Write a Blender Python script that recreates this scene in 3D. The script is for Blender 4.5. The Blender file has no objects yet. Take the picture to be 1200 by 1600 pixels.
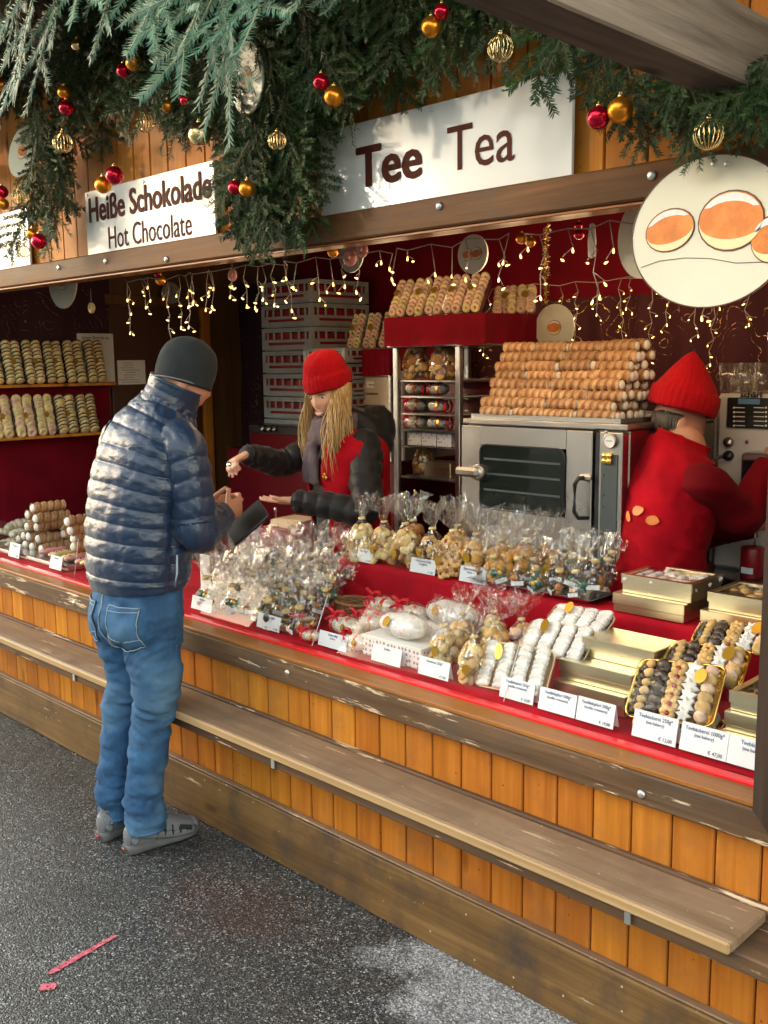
import bpy, bmesh, math, random
from math import sin, cos, pi, radians, sqrt, atan2
from mathutils import Vector, Matrix, Quaternion, noise as mnoise
from mathutils.bvhtree import BVHTree
random.seed(7)
SC = bpy.context.scene
COL = SC.collection
# ---------------------------------------------------------------- camera
CAM_Z = 1.70
FPX = 1550.0
R = ((0.70958373, 0.09725259, -0.6978774), (0.70452649, -0.11415636, 0.70043611), (-0.01154791, -0.98869119, -0.14952052))
cam_data = bpy.data.cameras.new('camera'); cam = bpy.data.objects.new('camera', cam_data); COL.objects.link(cam)
cam_data.sensor_fit = 'HORIZONTAL'; cam_data.sensor_width = 36.0; cam_data.lens = FPX / 1200 * 36.0
cam_data.clip_start = 0.05; cam_data.clip_end = 400
cam.matrix_world = Matrix(((R[0][0], -R[0][1], -R[0][2], 0), (R[1][0], -R[1][1], -R[1][2], 0), (R[2][0], -R[2][1], -R[2][2], CAM_Z), (0, 0, 0, 1)))
SC.camera = cam
# ---------------------------------------------------------------- sky, sun, exposure
SUN_AZ = (0.722, 0.692); SUN_EL = radians(8.65)
w = bpy.data.worlds.new('World'); SC.world = w; w.use_nodes = True
wn = w.node_tree.nodes; wl = w.node_tree.links
sky = wn.new('ShaderNodeTexSky'); sky.sky_type = 'NISHITA'; sky.sun_disc = False
sky.sun_elevation = SUN_EL; sky.sun_rotation = atan2(-SUN_AZ[0], -SUN_AZ[1])
sky.air_density = 1.2; sky.dust_density = 0.8; sky.ozone_density = 0.3
bg = wn['Background']; tint = wn.new('ShaderNodeMix'); tint.data_type = 'RGBA'; tint.blend_type = 'MULTIPLY'; tint.inputs[0].default_value = 1.0; tint.inputs[7].default_value = (1.07, 1.0, 0.91, 1)
sat = wn.new('ShaderNodeHueSaturation'); sat.inputs['Saturation'].default_value = 0.62; wl.new(sky.outputs[0], sat.inputs['Color']); wl.new(sat.outputs[0], tint.inputs[6]); wl.new(tint.outputs[2], bg.inputs[0]); bg.inputs[1].default_value = 0.15
sd = bpy.data.lights.new('sun', 'SUN'); sd.energy = 0.11; sd.angle = radians(1.0); sd.color = (1.0, 0.86, 0.66)
sun = bpy.data.objects.new('sun', sd); COL.objects.link(sun)
sdir = Vector((SUN_AZ[0] * cos(SUN_EL), SUN_AZ[1] * cos(SUN_EL), -sin(SUN_EL)))
sun.rotation_euler = sdir.to_track_quat('-Z', 'Y').to_euler(); sun.location = (-10, -14, 9)
SC.view_settings.view_transform = 'Standard'; SC.view_settings.look = 'None'
SC.view_settings.gamma = 1.0; SC.view_settings.use_curve_mapping = False
SC.view_settings.exposure = 3.3
SC.cycles.max_bounces = 10; SC.cycles.transparent_max_bounces = 40; SC.cycles.diffuse_bounces = 4
SC.cycles.glossy_bounces = 4; SC.cycles.transmission_bounces = 6; SC.cycles.sample_clamp_indirect = 4.0
SC.cycles.caustics_reflective = False; SC.cycles.caustics_refractive = False

# ---------------------------------------------------------------- helpers
def at(px, py, x=None, y=None, z=None):
    """point of the place seen at a measured photo pixel, on a known plane of the place"""
    v = (px - 600.0, py - 800.0, FPX)
    d = [sum(R[i][k] * v[k] for k in range(3)) for i in range(3)]
    if x is not None: t = x / d[0]
    elif y is not None: t = y / d[1]
    else: t = (z - CAM_Z) / d[2]
    return Vector((d[0] * t, d[1] * t, CAM_Z + d[2] * t))

def empty(name, loc=(0, 0, 0), rz=0.0, parent=None):
    o = bpy.data.objects.new(name, None); COL.objects.link(o); o.location = loc; o.rotation_euler = (0, 0, rz)
    o.empty_display_size = 0.05
    if parent: o.parent = parent
    return o
def tag(o, label=None, cat=None, group=None, kind=None):
    if label: o['label'] = label
    if cat: o['category'] = cat
    if group: o['group'] = group
    if kind: o['kind'] = kind
    return o
def thing(name, label, cat, loc=(0, 0, 0), rz=0.0, group=None):
    return tag(empty(name, loc, rz), label, cat, group)
def copy_tree(o, parent=None):
    c = o.copy(); COL.objects.link(c)
    if parent: c.parent = parent
    for ch in o.children: copy_tree(ch, c)
    return c
def link(name, me, parent=None, loc=(0, 0, 0), rot=(0, 0, 0), scale=(1, 1, 1)):
    o = bpy.data.objects.new(name, me); COL.objects.link(o); o.location = loc; o.rotation_euler = rot; o.scale = scale
    if parent: o.parent = parent
    return o

class MB:
    """collects shapes and links them as one mesh"""
    def __init__(s): s.v = []; s.f = []; s.mi = []; s.cur = 0; s.sm = []; s.smooth = False
    def add(s, vs, fs, M=None):
        b = len(s.v)
        for p in vs:
            p = Vector(p)
            if M is not None: p = M @ p
            s.v.append(p)
        for f in fs:
            s.f.append([i + b for i in f]); s.mi.append(s.cur); s.sm.append(s.smooth)
        return s
    def box(s, c, d, bev=0.0, M=None, rz=0.0):
        hx, hy, hz = d[0] / 2, d[1] / 2, d[2] / 2
        if rz:
            T = Matrix.Translation(Vector(c)) @ Matrix.Rotation(rz, 4, 'Z')
        else: T = Matrix.Translation(Vector(c))
        if M is not None: T = M @ T
        if bev <= 0:
            vs = [(x, y, z) for z in (-hz, hz) for y in (-hy, hy) for x in (-hx, hx)]
            fs = [(0, 2, 3, 1), (4, 5, 7, 6), (0, 1, 5, 4), (2, 6, 7, 3), (0, 4, 6, 2), (1, 3, 7, 5)]
            return s.add(vs, fs, T)
        b = min(bev, hx * .95, hy * .95, hz * .95)
        vs = []; idx = {}
        for sx in (-1, 1):
            for sy in (-1, 1):
                for sz in (-1, 1):
                    for a in range(3):
                        e = [hx, hy, hz]
                        for k in range(3):
                            if k != a: e[k] -= b
                        idx[(sx, sy, sz, a)] = len(vs); vs.append((sx * e[0], sy * e[1], sz * e[2]))
        fs = []
        S = [(-1, -1), (1, -1), (1, 1), (-1, 1)]
        for sg in (-1, 1):
            fs.append([idx[(sg, p, q, 0)] for p, q in (S if sg > 0 else S[::-1])])
            fs.append([idx[(q, sg, p, 1)] for p, q in (S if sg > 0 else S[::-1])])
            fs.append([idx[(p, q, sg, 2)] for p, q in (S if sg > 0 else S[::-1])])
        for sx in (-1, 1):
            for sy in (-1, 1):
                for sz in (-1, 1):
                    t = [idx[(sx, sy, sz, a)] for a in range(3)]
                    fs.append(t if sx * sy * sz > 0 else t[::-1])
        def quad(a, b_, c_, d_): fs.append([a, b_, c_, d_])
        for p in (-1, 1):
            for q in (-1, 1):
                f = [idx[(p, q, -1, 0)], idx[(p, q, 1, 0)], idx[(p, q, 1, 1)], idx[(p, q, -1, 1)]]; fs.append(f if p * q < 0 else f[::-1])
                f = [idx[(p, -1, q, 0)], idx[(p, 1, q, 0)], idx[(p, 1, q, 2)], idx[(p, -1, q, 2)]]; fs.append(f if p * q > 0 else f[::-1])
                f = [idx[(-1, p, q, 1)], idx[(1, p, q, 1)], idx[(1, p, q, 2)], idx[(-1, p, q, 2)]]; fs.append(f if p * q < 0 else f[::-1])
        return s.add(vs, fs, T)
    def loft(s, rings, cap0=True, cap1=True, closed=True, M=None):
        n = len(rings[0]); vs = [p for r in rings for p in r]; fs = []
        for i in range(len(rings) - 1):
            for j in range(n if closed else n - 1):
                k = (j + 1) % n
                fs.append((i * n + j, i * n + k, (i + 1) * n + k, (i + 1) * n + j))
        if cap0: fs.append(list(range(n))[::-1])
        if cap1: fs.append([(len(rings) - 1) * n + j for j in range(n)])
        return s.add(vs, fs, M)
    def lathe(s, prof, n=16, M=None, caps=True):
        rings = [[(r * cos(2 * pi * j / n), r * sin(2 * pi * j / n), z) for j in range(n)] for r, z in prof]
        return s.loft(rings, caps, caps, True, M)
    def tube(s, pts, r, n=6, cap=True):
        pts = [Vector(p) for p in pts]; rings = []
        up = Vector((0, 0, 1))
        for i, p in enumerate(pts):
            t = (pts[min(i + 1, len(pts) - 1)] - pts[max(i - 1, 0)])
            if t.length < 1e-9: t = Vector((0, 0, 1))
            t.normalize()
            a = t.cross(up)
            if a.length < 1e-3: a = t.cross(Vector((1, 0, 0)))
            a.normalize(); b = a.cross(t)
            rr = r[i] if isinstance(r, (list, tuple)) else r
            rings.append([p + (a * cos(2 * pi * j / n) + b * sin(2 * pi * j / n)) * rr for j in range(n)])
        return s.loft(rings, cap, cap)
    def ball(s, c, r, u=12, v=8, M=None):
        c = Vector(c); rr = r if isinstance(r, (tuple, list, Vector)) else (r, r, r)
        vs = [(c.x, c.y, c.z - rr[2])]; fs = []
        for i in range(1, v):
            th = pi * i / v
            for j in range(u):
                ph = 2 * pi * j / u
                vs.append((c.x + rr[0] * sin(th) * cos(ph), c.y + rr[1] * sin(th) * sin(ph), c.z - rr[2] * cos(th)))
        vs.append((c.x, c.y, c.z + rr[2])); L = len(vs) - 1
        for j in range(u):
            k = (j + 1) % u
            fs.append((0, 1 + k, 1 + j)); fs.append((L, L - u + j, L - u + k))
        for i in range(v - 2):
            for j in range(u):
                k = (j + 1) % u; a = 1 + i * u
                fs.append((a + j, a + k, a + u + k, a + u + j))
        return s.add(vs, fs, M)
    def torus(s, Rr, r, n=16, m=8, M=None, sz=1.0):
        rings = []
        vs = []; fs = []
        for i in range(n):
            a = 2 * pi * i / n
            for j in range(m):
                b = 2 * pi * j / m
                vs.append(((Rr + r * cos(b)) * cos(a), (Rr + r * cos(b)) * sin(a), r * sin(b) * sz))
        for i in range(n):
            for j in range(m):
                fs.append((i * m + j, ((i + 1) % n) * m + j, ((i + 1) % n) * m + (j + 1) % m, i * m + (j + 1) % m))
        return s.add(vs, fs, M)
    def disc(s, a, b, depth, n=40, M=None):
        """upright elliptical plate in the xz plane, front at y=0, thickness depth to +y"""
        r0 = [(a * cos(2 * pi * j / n), 0, b * sin(2 * pi * j / n)) for j in range(n)]
        r1 = [(x, depth, z) for x, y, z in r0]
        return s.loft([r0, r1], True, True, True, M)
    def mesh(s, name, mats):
        me = bpy.data.meshes.new(name); me.from_pydata([tuple(p) for p in s.v], [], s.f)
        for m in (mats if isinstance(mats, (list, tuple)) else [mats]): me.materials.append(m)
        me.polygons.foreach_set('material_index', s.mi); me.polygons.foreach_set('use_smooth', s.sm)
        bm = bmesh.new(); bm.from_mesh(me); bmesh.ops.recalc_face_normals(bm, faces=bm.faces); bm.to_mesh(me); bm.free()
        me.update(); return me
    def obj(s, name, mats, parent=None, loc=(0, 0, 0), rot=(0, 0, 0)):
        return link(name, s.mesh(name, mats), parent, loc, rot)
def sm(mb=None):
    m = mb or MB(); m.smooth = True; return m
def TR(loc=(0, 0, 0), rx=0, ry=0, rz=0, sc=(1, 1, 1)):
    return Matrix.Translation(Vector(loc)) @ Matrix.Rotation(rz, 4, 'Z') @ Matrix.Rotation(ry, 4, 'Y') @ Matrix.Rotation(rx, 4, 'X') @ Matrix.Diagonal((sc[0], sc[1], sc[2], 1))
def fbm(x, y, z, o=3): return mnoise.fractal(Vector((x, y, z)), 1.0, 2.0, o)

def text_obj(name, body, size, m, parent, loc, rot, bold=0.0, xs=1.0, align='CENTER', ext=0.0006):
    cu = bpy.data.curves.new(name, 'FONT'); cu.body = body; cu.size = size; cu.extrude = ext
    cu.align_x = align; cu.align_y = 'CENTER'; cu.resolution_u = 3
    o = bpy.data.objects.new('tmp_text', cu); COL.objects.link(o)
    dg = bpy.context.evaluated_depsgraph_get()
    me = bpy.data.meshes.new_from_object(o.evaluated_get(dg)); me.name = name
    bpy.data.objects.remove(o); bpy.data.curves.remove(cu)
    if bold:                       # heavier strokes: shifted copies a hair apart in depth
        bm = bmesh.new()
        for k, (dx, dy) in enumerate(((0, 0), (1, 0), (-1, 0), (0, 1), (0, -1), (.7, .7), (-.7, -.7), (.7, -.7), (-.7, .7))):
            c = me.copy(); c.transform(Matrix.Translation((dx * bold, dy * bold * .7, .00005 * k))); bm.from_mesh(c); bpy.data.meshes.remove(c)
        bm.to_mesh(me); bm.free()
    me.transform(Matrix.Diagonal((xs, 1, 1, 1))); me.materials.clear(); me.materials.append(m)
    return link(name, me, parent, loc, rot)

# ---------------------------------------------------------------- materials
class NT:
    def __init__(s, name):
        s.m = bpy.data.materials.new(name); s.m.use_nodes = True; s.t = s.m.node_tree; s.n = s.t.nodes
        s.b = s.n['Principled BSDF']; s.out = s.n['Material Output']
    def node(s, typ, ins=None, **props):
        n = s.n.new('ShaderNode' + typ)
        for k, v in props.items(): setattr(n, k, v)
        for k, v in (ins or {}).items(): s.set(n.inputs[k], v)
        return n
    def set(s, sock, v):
        if isinstance(v, bpy.types.NodeSocket): s.t.links.new(v, sock)
        elif isinstance(v, (tuple, list)) and len(v) == 3 and sock.type == 'RGBA': sock.default_value = (*v, 1)
        else: sock.default_value = v
    def P(s, **kw):
        for k, v in kw.items(): s.set(s.b.inputs[k.replace('_', ' ')], v)
    def coord(s, kind='Object', scale=(1, 1, 1), rand=True):
        tc = s.node('TexCoord'); v = tc.outputs[kind]
        if rand:
            oi = s.node('ObjectInfo'); c = s.node('CombineXYZ')
            for i, k in enumerate((7.3, 13.1, 5.7)):
                mm = s.node('Math', {0: oi.outputs['Random'], 1: k}, operation='MULTIPLY'); s.set(c.inputs[i], mm.outputs[0])
            v = s.node('VectorMath', {0: v, 1: c.outputs[0]}, operation='ADD').outputs[0]
        return s.node('Mapping', {'Vector': v, 'Scale': scale}).outputs[0]
    def noise(s, v, scale, detail=4, rough=0.55, dist=0.0, out=0):
        return s.node('TexNoise', {'Vector': v, 'Scale': scale, 'Detail': detail, 'Roughness': rough, 'Distortion': dist}).outputs[out]
    def vor(s, v, scale, feature='F1', out='Distance', rnd=1.0):
        return s.node('TexVoronoi', {'Vector': v, 'Scale': scale, 'Randomness': rnd}, feature=feature).outputs[out]
    def ramp(s, fac, stops, interp='LINEAR'):
        n = s.node('ValToRGB', {0: fac}); cr = n.color_ramp; cr.interpolation = interp
        while len(cr.elements) < len(stops): cr.elements.new(0.5)
        for e, (p, c) in zip(cr.elements, stops):
            e.position = p; e.color = (c, c, c, 1) if isinstance(c, (int, float)) else (*c, 1)
        return n.outputs[0]
    def mix(s, fac, a, b, mode='MIX'):
        n = s.node('Mix', data_type='RGBA', blend_type=mode); s.set(n.inputs[0], fac); s.set(n.inputs[6], a); s.set(n.inputs[7], b)
        return n.outputs[2]
    def math(s, op, a, b=0.0, clamp=False):
        n = s.node('Math', {0: a, 1: b}, operation=op); n.use_clamp = clamp; return n.outputs[0]
    def bump(s, h, strength=0.3, dist=0.01):
        return s.node('Bump', {'Height': h, 'Strength': strength, 'Distance': dist}).outputs[0]
    def rnd(s): return s.node('ObjectInfo').outputs['Random']

def simple(name, col, rough=0.5, metal=0.0, spec=None, bump=None, var=0.0, **kw):
    t = NT(name); c = col
    if var > 0:
        v = t.coord('Object'); f = t.noise(v, kw.pop('vscale', 30.0), 4)
        c = t.mix(t.ramp(f, [(0.3, 0.0), (0.7, 1.0)]), tuple(x * (1 - var) for x in col), tuple(min(1, x * (1 + var)) for x in col))
    t.P(Base_Color=c, Roughness=rough, Metallic=metal)
    if spec is not None: t.b.inputs['Specular IOR Level'].default_value = spec
    if bump:
        v = t.coord('Object'); t.P(Normal=t.bump(t.noise(v, bump[0], 4), bump[1], bump[2] if len(bump) > 2 else 0.005))
    for k, v in kw.items(): t.P(**{k: v})
    return t.m

def wood(name, dark, light, axis='x', grain=1.0, rough=0.6, knots=0.5, wear=None, wear_amt=0.5, tint=0.15, dirt=None, bump=0.25, spec=0.3, specks=None):
    t = NT(name)
    sc = {'x': (1.2, 28, 28), 'y': (28, 1.2, 28), 'z': (28, 28, 1.2)}[axis]
    ks = {'x': (3.2, 9, 9), 'y': (9, 3.2, 9), 'z': (9, 9, 3.2)}[axis]
    v = t.coord('Object', tuple(k * grain for k in sc)); vk = t.coord('Object', ks); vo = t.coord('Object')
    n1 = t.noise(v, 1.0, 6, 0.6, 0.6); n2 = t.noise(v, 5.0, 3, 0.6)
    g = t.math('ADD', t.math('MULTIPLY', n1, 0.75), t.math('MULTIPLY', n2, 0.25))
    c = t.mix(t.ramp(g, [(0.32, 0.0), (0.68, 1.0)]), dark, light)
    lw = t.noise(vo, 2.5, 3); c = t.mix(t.math('MULTIPLY', t.ramp(lw, [(0.35, 0.0), (0.65, 1.0)]), 0.35), c, tuple(x * 0.6 for x in dark), 'MIX')
    if knots > 0:
        kd = t.vor(vk, 1.0); kr = t.vor(vk, 1.0, out='Color')
        has = t.ramp(t.node('SeparateColor', {0: kr}).outputs[0], [(1 - knots * 0.5, 0.0), (1 - knots * 0.5 + 0.01, 1.0)])
        km = t.math('MULTIPLY', t.ramp(kd, [(0.05, 1.0), (0.13, 0.55), (0.2, 0.0)]), has)
        c = t.mix(km, c, tuple(x * 0.35 for x in dark))
    if dirt is not None:
        dn = t.noise(vo, 6.0, 6, 0.65); c = t.mix(t.ramp(dn, [(0.48, 0.0), (0.7, 0.85)]), c, dirt)
    if wear is not None:
        vw = t.coord('Object', {'x': (3, 30, 30), 'y': (30, 3, 30), 'z': (30, 30, 3)}[axis])
        wn_ = t.noise(vw, 1.0, 8, 0.7); lo = 0.74 - wear_amt * 0.2
        c = t.mix(t.ramp(wn_, [(lo, 0.0), (lo + 0.03, 1.0)]), c, wear)
    if specks is not None:
        sp = t.vor(vo, 30.0); sr = t.node('SeparateColor', {0: t.vor(vo, 30.0, out='Color')}).outputs[0]
        c = t.mix(t.math('MULTIPLY', t.ramp(sp, [(0.05, 1.0), (0.11, 0.0)]), t.ramp(sr, [(0.72, 0.0), (0.74, 1.0)])), c, specks)
    r = t.rnd(); hsv = t.node('HueSaturation', {'Color': c, 'Value': t.math('ADD', t.math('MULTIPLY', r, 2 * tint), 1 - tint), 'Hue': t.math('ADD', t.math('MULTIPLY', r, 0.012), 0.494)})
    t.P(Base_Color=hsv.outputs[0], Roughness=t.math('ADD', t.math('MULTIPLY', n1, 0.3), rough - 0.15), Normal=t.bump(g, bump, 0.004)); t.b.inputs['Specular IOR Level'].default_value = spec
    return t.m

M = {}
M['plank'] = wood('orange_plank', (0.38, 0.125, 0.016), (0.66, 0.265, 0.042), 'z', 0.8, 0.45, 1.3, tint=0.11, dirt=(0.34, 0.14, 0.04), specks=(0.14, 0.05, 0.015), wear=(0.62, 0.40, 0.2), wear_amt=0.1, spec=0.06)
M['plank_dark'] = wood('groove_dark', (0.08, 0.03, 0.01), (0.12, 0.05, 0.015), 'z', 1, 0.7, 0.0)
M['ledge'] = wood('ledge_orange', (0.22, 0.075, 0.018), (0.42, 0.17, 0.045), 'x', 1, 0.4, 0.3, wear=(0.5, 0.36, 0.2), wear_amt=0.15)
M['board'] = wood('weathered_board', (0.075, 0.040, 0.020), (0.23, 0.135, 0.07), 'x', 1.0, 0.6, 0.6, wear=(0.66, 0.52, 0.34), wear_amt=0.78, dirt=(0.10, 0.075, 0.055), bump=0.5)
M['plinth'] = wood('plinth_board', (0.085, 0.045, 0.016), (0.26, 0.15, 0.055), 'x', 0.7, 0.55, 0.5, wear=(0.5, 0.40, 0.27), wear_amt=0.35, dirt=(0.045, 0.036, 0.034), bump=0.3, specks=(0.66, 0.58, 0.42))
M['bench'] = wood('bench_plank', (0.22, 0.14, 0.08), (0.42, 0.30, 0.19), 'x', 0.8, 0.5, 0.35, wear=(0.62, 0.47, 0.28), wear_amt=0.55, dirt=(0.20, 0.135, 0.095), bump=0.35, specks=(0.55, 0.44, 0.30))
M['bench_edge'] = wood('bench_worn_edge', (0.42, 0.27, 0.11), (0.66, 0.47, 0.24), 'x', 0.8, 0.5, 0.2, wear=(0.18, 0.10, 0.05), wear_amt=0.3)
M['beam'] = wood('fascia_beam', (0.075, 0.036, 0.017), (0.23, 0.11, 0.045), 'x', 0.9, 0.55, 0.5, wear=(0.5, 0.38, 0.26), wear_amt=0.22, dirt=(0.11, 0.075, 0.052), spec=0.12)
M['greywood'] = wood('grey_rafter', (0.06, 0.045, 0.036), (0.20, 0.155, 0.125), 'y', 1.3, 0.75, 0.5, wear=(0.45, 0.34, 0.24), wear_amt=0.12, bump=0.6)
M['post'] = wood('dark_post', (0.03, 0.018, 0.014), (0.085, 0.05, 0.035), 'z', 1.0, 0.55, 0.3)
M['redcloth'] = None
def cloth(name, col, sheen=0.3, bump=0.15, sc=60, rough=0.8):
    t = NT(name); v = t.coord('Object'); n = t.noise(v, sc, 5, 0.6)
    n2 = t.noise(v, 5.0, 3)
    c = t.mix(t.ramp(n2, [(0.35, 0.0), (0.65, 1.0)]), tuple(x * 0.75 for x in col), tuple(min(1, x * 1.1) for x in col))
    t.P(Base_Color=c, Roughness=rough, Normal=t.bump(t.math('ADD', n, n2), bump, 0.01))
    t.b.inputs['Sheen Weight'].default_value = sheen; t.b.inputs['Specular IOR Level'].default_value = 0.12
    t.b.inputs['Sheen Tint'].default_value = (*[min(1, x + 0.2) for x in col], 1)
    return t.m
M['redcloth'] = cloth('red_velvet', (0.44, 0.004, 0.016), 0.12)
M['darkcloth'] = cloth('wine_cloth', (0.15, 0.002, 0.010), 0.05); M['boxcloth'] = cloth('deep_red_cloth', (0.22, 0.002, 0.012), 0.08)
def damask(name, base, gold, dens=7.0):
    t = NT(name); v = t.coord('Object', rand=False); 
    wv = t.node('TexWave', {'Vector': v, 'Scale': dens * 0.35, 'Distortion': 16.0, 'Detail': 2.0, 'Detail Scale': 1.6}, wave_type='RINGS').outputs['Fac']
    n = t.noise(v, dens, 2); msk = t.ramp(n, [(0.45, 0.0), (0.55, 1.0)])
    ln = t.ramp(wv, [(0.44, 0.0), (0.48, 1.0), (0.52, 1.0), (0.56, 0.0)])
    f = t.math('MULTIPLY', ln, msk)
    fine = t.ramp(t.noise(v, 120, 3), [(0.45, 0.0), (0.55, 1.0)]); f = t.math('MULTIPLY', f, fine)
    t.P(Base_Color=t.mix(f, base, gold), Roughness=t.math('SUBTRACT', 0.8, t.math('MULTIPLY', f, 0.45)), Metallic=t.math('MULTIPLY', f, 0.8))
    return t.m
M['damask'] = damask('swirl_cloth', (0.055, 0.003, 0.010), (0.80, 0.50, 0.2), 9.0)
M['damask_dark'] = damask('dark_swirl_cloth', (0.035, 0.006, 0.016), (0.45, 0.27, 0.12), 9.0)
M['steel_bolt'] = simple('zinc_bolt', (0.62, 0.65, 0.66), 0.35, 0.9)
M['red_edge'] = simple('red_edging', (0.72, 0.015, 0.02), 0.3, var=0.1)
M['inner_wood'] = wood('inner_wood', (0.09, 0.045, 0.02), (0.2, 0.1, 0.045), 'z', 0.7, 0.6, 0.3)
M['floor'] = simple('stall_floor', (0.08, 0.07, 0.06), 0.7, var=0.3)
M['door'] = simple('brown_door', (0.075, 0.03, 0.018), 0.5, var=0.12)
M['ceil'] = simple('dark_ceiling', (0.05, 0.03, 0.022), 0.7, var=0.2)
# ---------------------------------------------------------------- ground
def make_asphalt():
    t = NT('wet_asphalt'); v = t.coord('Object', rand=False)
    st = t.vor(v, 215.0, out='Color'); sep = t.node('SeparateColor', {0: st})
    n0 = t.noise(v, 0.9, 5, 0.6); big = t.noise(v, 3.0, 5, 0.65)
    # grains: mostly dark, a few pale chips
    val = t.ramp(sep.outputs[0], [(0.0, 0.019), (0.5, 0.048), (0.8, 0.11), (0.93, 0.22), (0.98, 0.42), (1.0, 0.55)])
    tint = t.ramp(sep.outputs[1], [(0.0, (1.0, 0.93, 0.78)), (0.5, (1.0, 1.0, 1.0)), (1.0, (0.85, 0.95, 1.1))])
    c = t.mix(1.0, val, tint, 'MULTIPLY')
    c = t.mix(t.ramp(big, [(0.35, 0.0), (0.7, 0.55)]), c, (0.022, 0.020, 0.018))
    # dry pale patch along the plinth at the right, wet elsewhere
    pos = t.node('TexCoord').outputs['Object']; sx = t.node('SeparateXYZ', {0: pos})
    dx = t.math('ADD', sx.outputs[0], 1.45); dy = t.math('SUBTRACT', sx.outputs[1], 1.98)
    dd = t.math('SQRT', t.math('ADD', t.math('MULTIPLY', t.math('MULTIPLY', dx, dx), 1.3), t.math('MULTIPLY', t.math('MULTIPLY', dy, dy), 3.4)))
    dm = t.math('ADD', dd, t.math('MULTIPLY', t.math('SUBTRACT', t.noise(v, 5.5, 8, 0.72), 0.5), 1.5))
    dry = t.ramp(dm, [(0.28, 1.0), (0.42, 0.7), (0.58, 0.0)])
    dryc = t.mix(1.0, t.ramp(sep.outputs[0], [(0.0, 0.10), (0.4, 0.22), (0.8, 0.38), (1.0, 0.6)]), (0.98, 0.98, 1.02), 'MULTIPLY')
    c = t.mix(dry, c, dryc)
    # rusty stain
    rx = t.math('ADD', sx.outputs[0], 2.35); ry = t.math('SUBTRACT', sx.outputs[1], 1.72)
    rd = t.math('SQRT', t.math('ADD', t.math('MULTIPLY', rx, rx), t.math('MULTIPLY', t.math('MULTIPLY', ry, ry), 2.0)))
    rm = t.math('ADD', rd, t.math('MULTIPLY', t.math('SUBTRACT', t.noise(v, 4.0, 6, 0.7), 0.5), 0.9))
    c = t.mix(t.ramp(rm, [(0.10, 0.26), (0.36, 0.0)]), c, (0.10, 0.03, 0.022))
    wet = t.ramp(big, [(0.35, 0.22), (0.65, 0.5)])
    rough = t.math('ADD', wet, t.math('MULTIPLY', dry, 0.35), True)
    h = t.math('ADD', t.math('MULTIPLY', t.vor(v, 170.0), -1.0), t.math('MULTIPLY', t.noise(v, 60, 4), 0.6))
    t.P(Base_Color=c, Roughness=rough, Normal=t.bump(h, 0.55, 0.004))
    t.b.inputs['Specular IOR Level'].default_value = 0.45
    return t.m
M['asphalt'] = make_asphalt()
g = MB(); g.add([(-70, -70, 0), (70, -70, 0), (70, 70, 0), (-70, 70, 0)], [(0, 1, 2, 3)])
tag(g.obj('ground', M['asphalt']), 'dark wet asphalt in front of the stall', 'ground', kind='structure')

def paint_mat():
    t = NT('pink_paint'); v = t.coord('Object', rand=False)
    n = t.vor(v, 170.0, out='Color'); a = t.ramp(t.node('SeparateColor', {0: n}).outputs[2], [(0.12, 0.0), (0.2, 1.0)])
    c = t.mix(t.ramp(t.noise(v, 40, 4), [(0.35, 0.0), (0.6, 1.0)]), (0.42, 0.07, 0.10), (0.75, 0.14, 0.2))
    t.P(Base_Color=c, Roughness=0.75, Alpha=a, Normal=t.bump(t.noise(v, 150, 3), 0.5, 0.003)); return t.m
M['paint'] = paint_mat()
def paint_mark(name, a, b, wa, wb, label):
    a = Vector(a); b = Vector(b); d = (b - a); L = d.length; d.normalize(); nrm = Vector((-d.y, d.x, 0)); mb = MB(); rng = random.Random(3)
    n = 26; l = []; r = []
    for i in range(n + 1):
        u = i / n; wd = (wa + (wb - wa) * u) * (min(1, u * 9 + .25) * min(1, (1 - u) * 9 + .25)) ** 0.5
        p = a + d * L * u; l.append(p + nrm * wd * rng.uniform(.75, 1.1)); r.append(p - nrm * wd * rng.uniform(.75, 1.1))
    vs = l + r; fs = [(i, n + 1 + i, n + 2 + i, i + 1) for i in range(n)]
    mb.add([(p.x, p.y, 0.004) for p in vs], fs); return tag(mb.obj(name, M['paint']), label, 'paint mark', kind='structure')
paint_mark('paint_stroke', at(76, 1523, z=0), at(182, 1463, z=0), 0.013, 0.007, 'long pink stroke of spray paint on the asphalt')
paint_mark('paint_dot', at(62, 1545, z=0), at(88, 1542, z=0), 0.016, 0.016, 'short pink paint blot at the lower end of the stroke')

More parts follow.
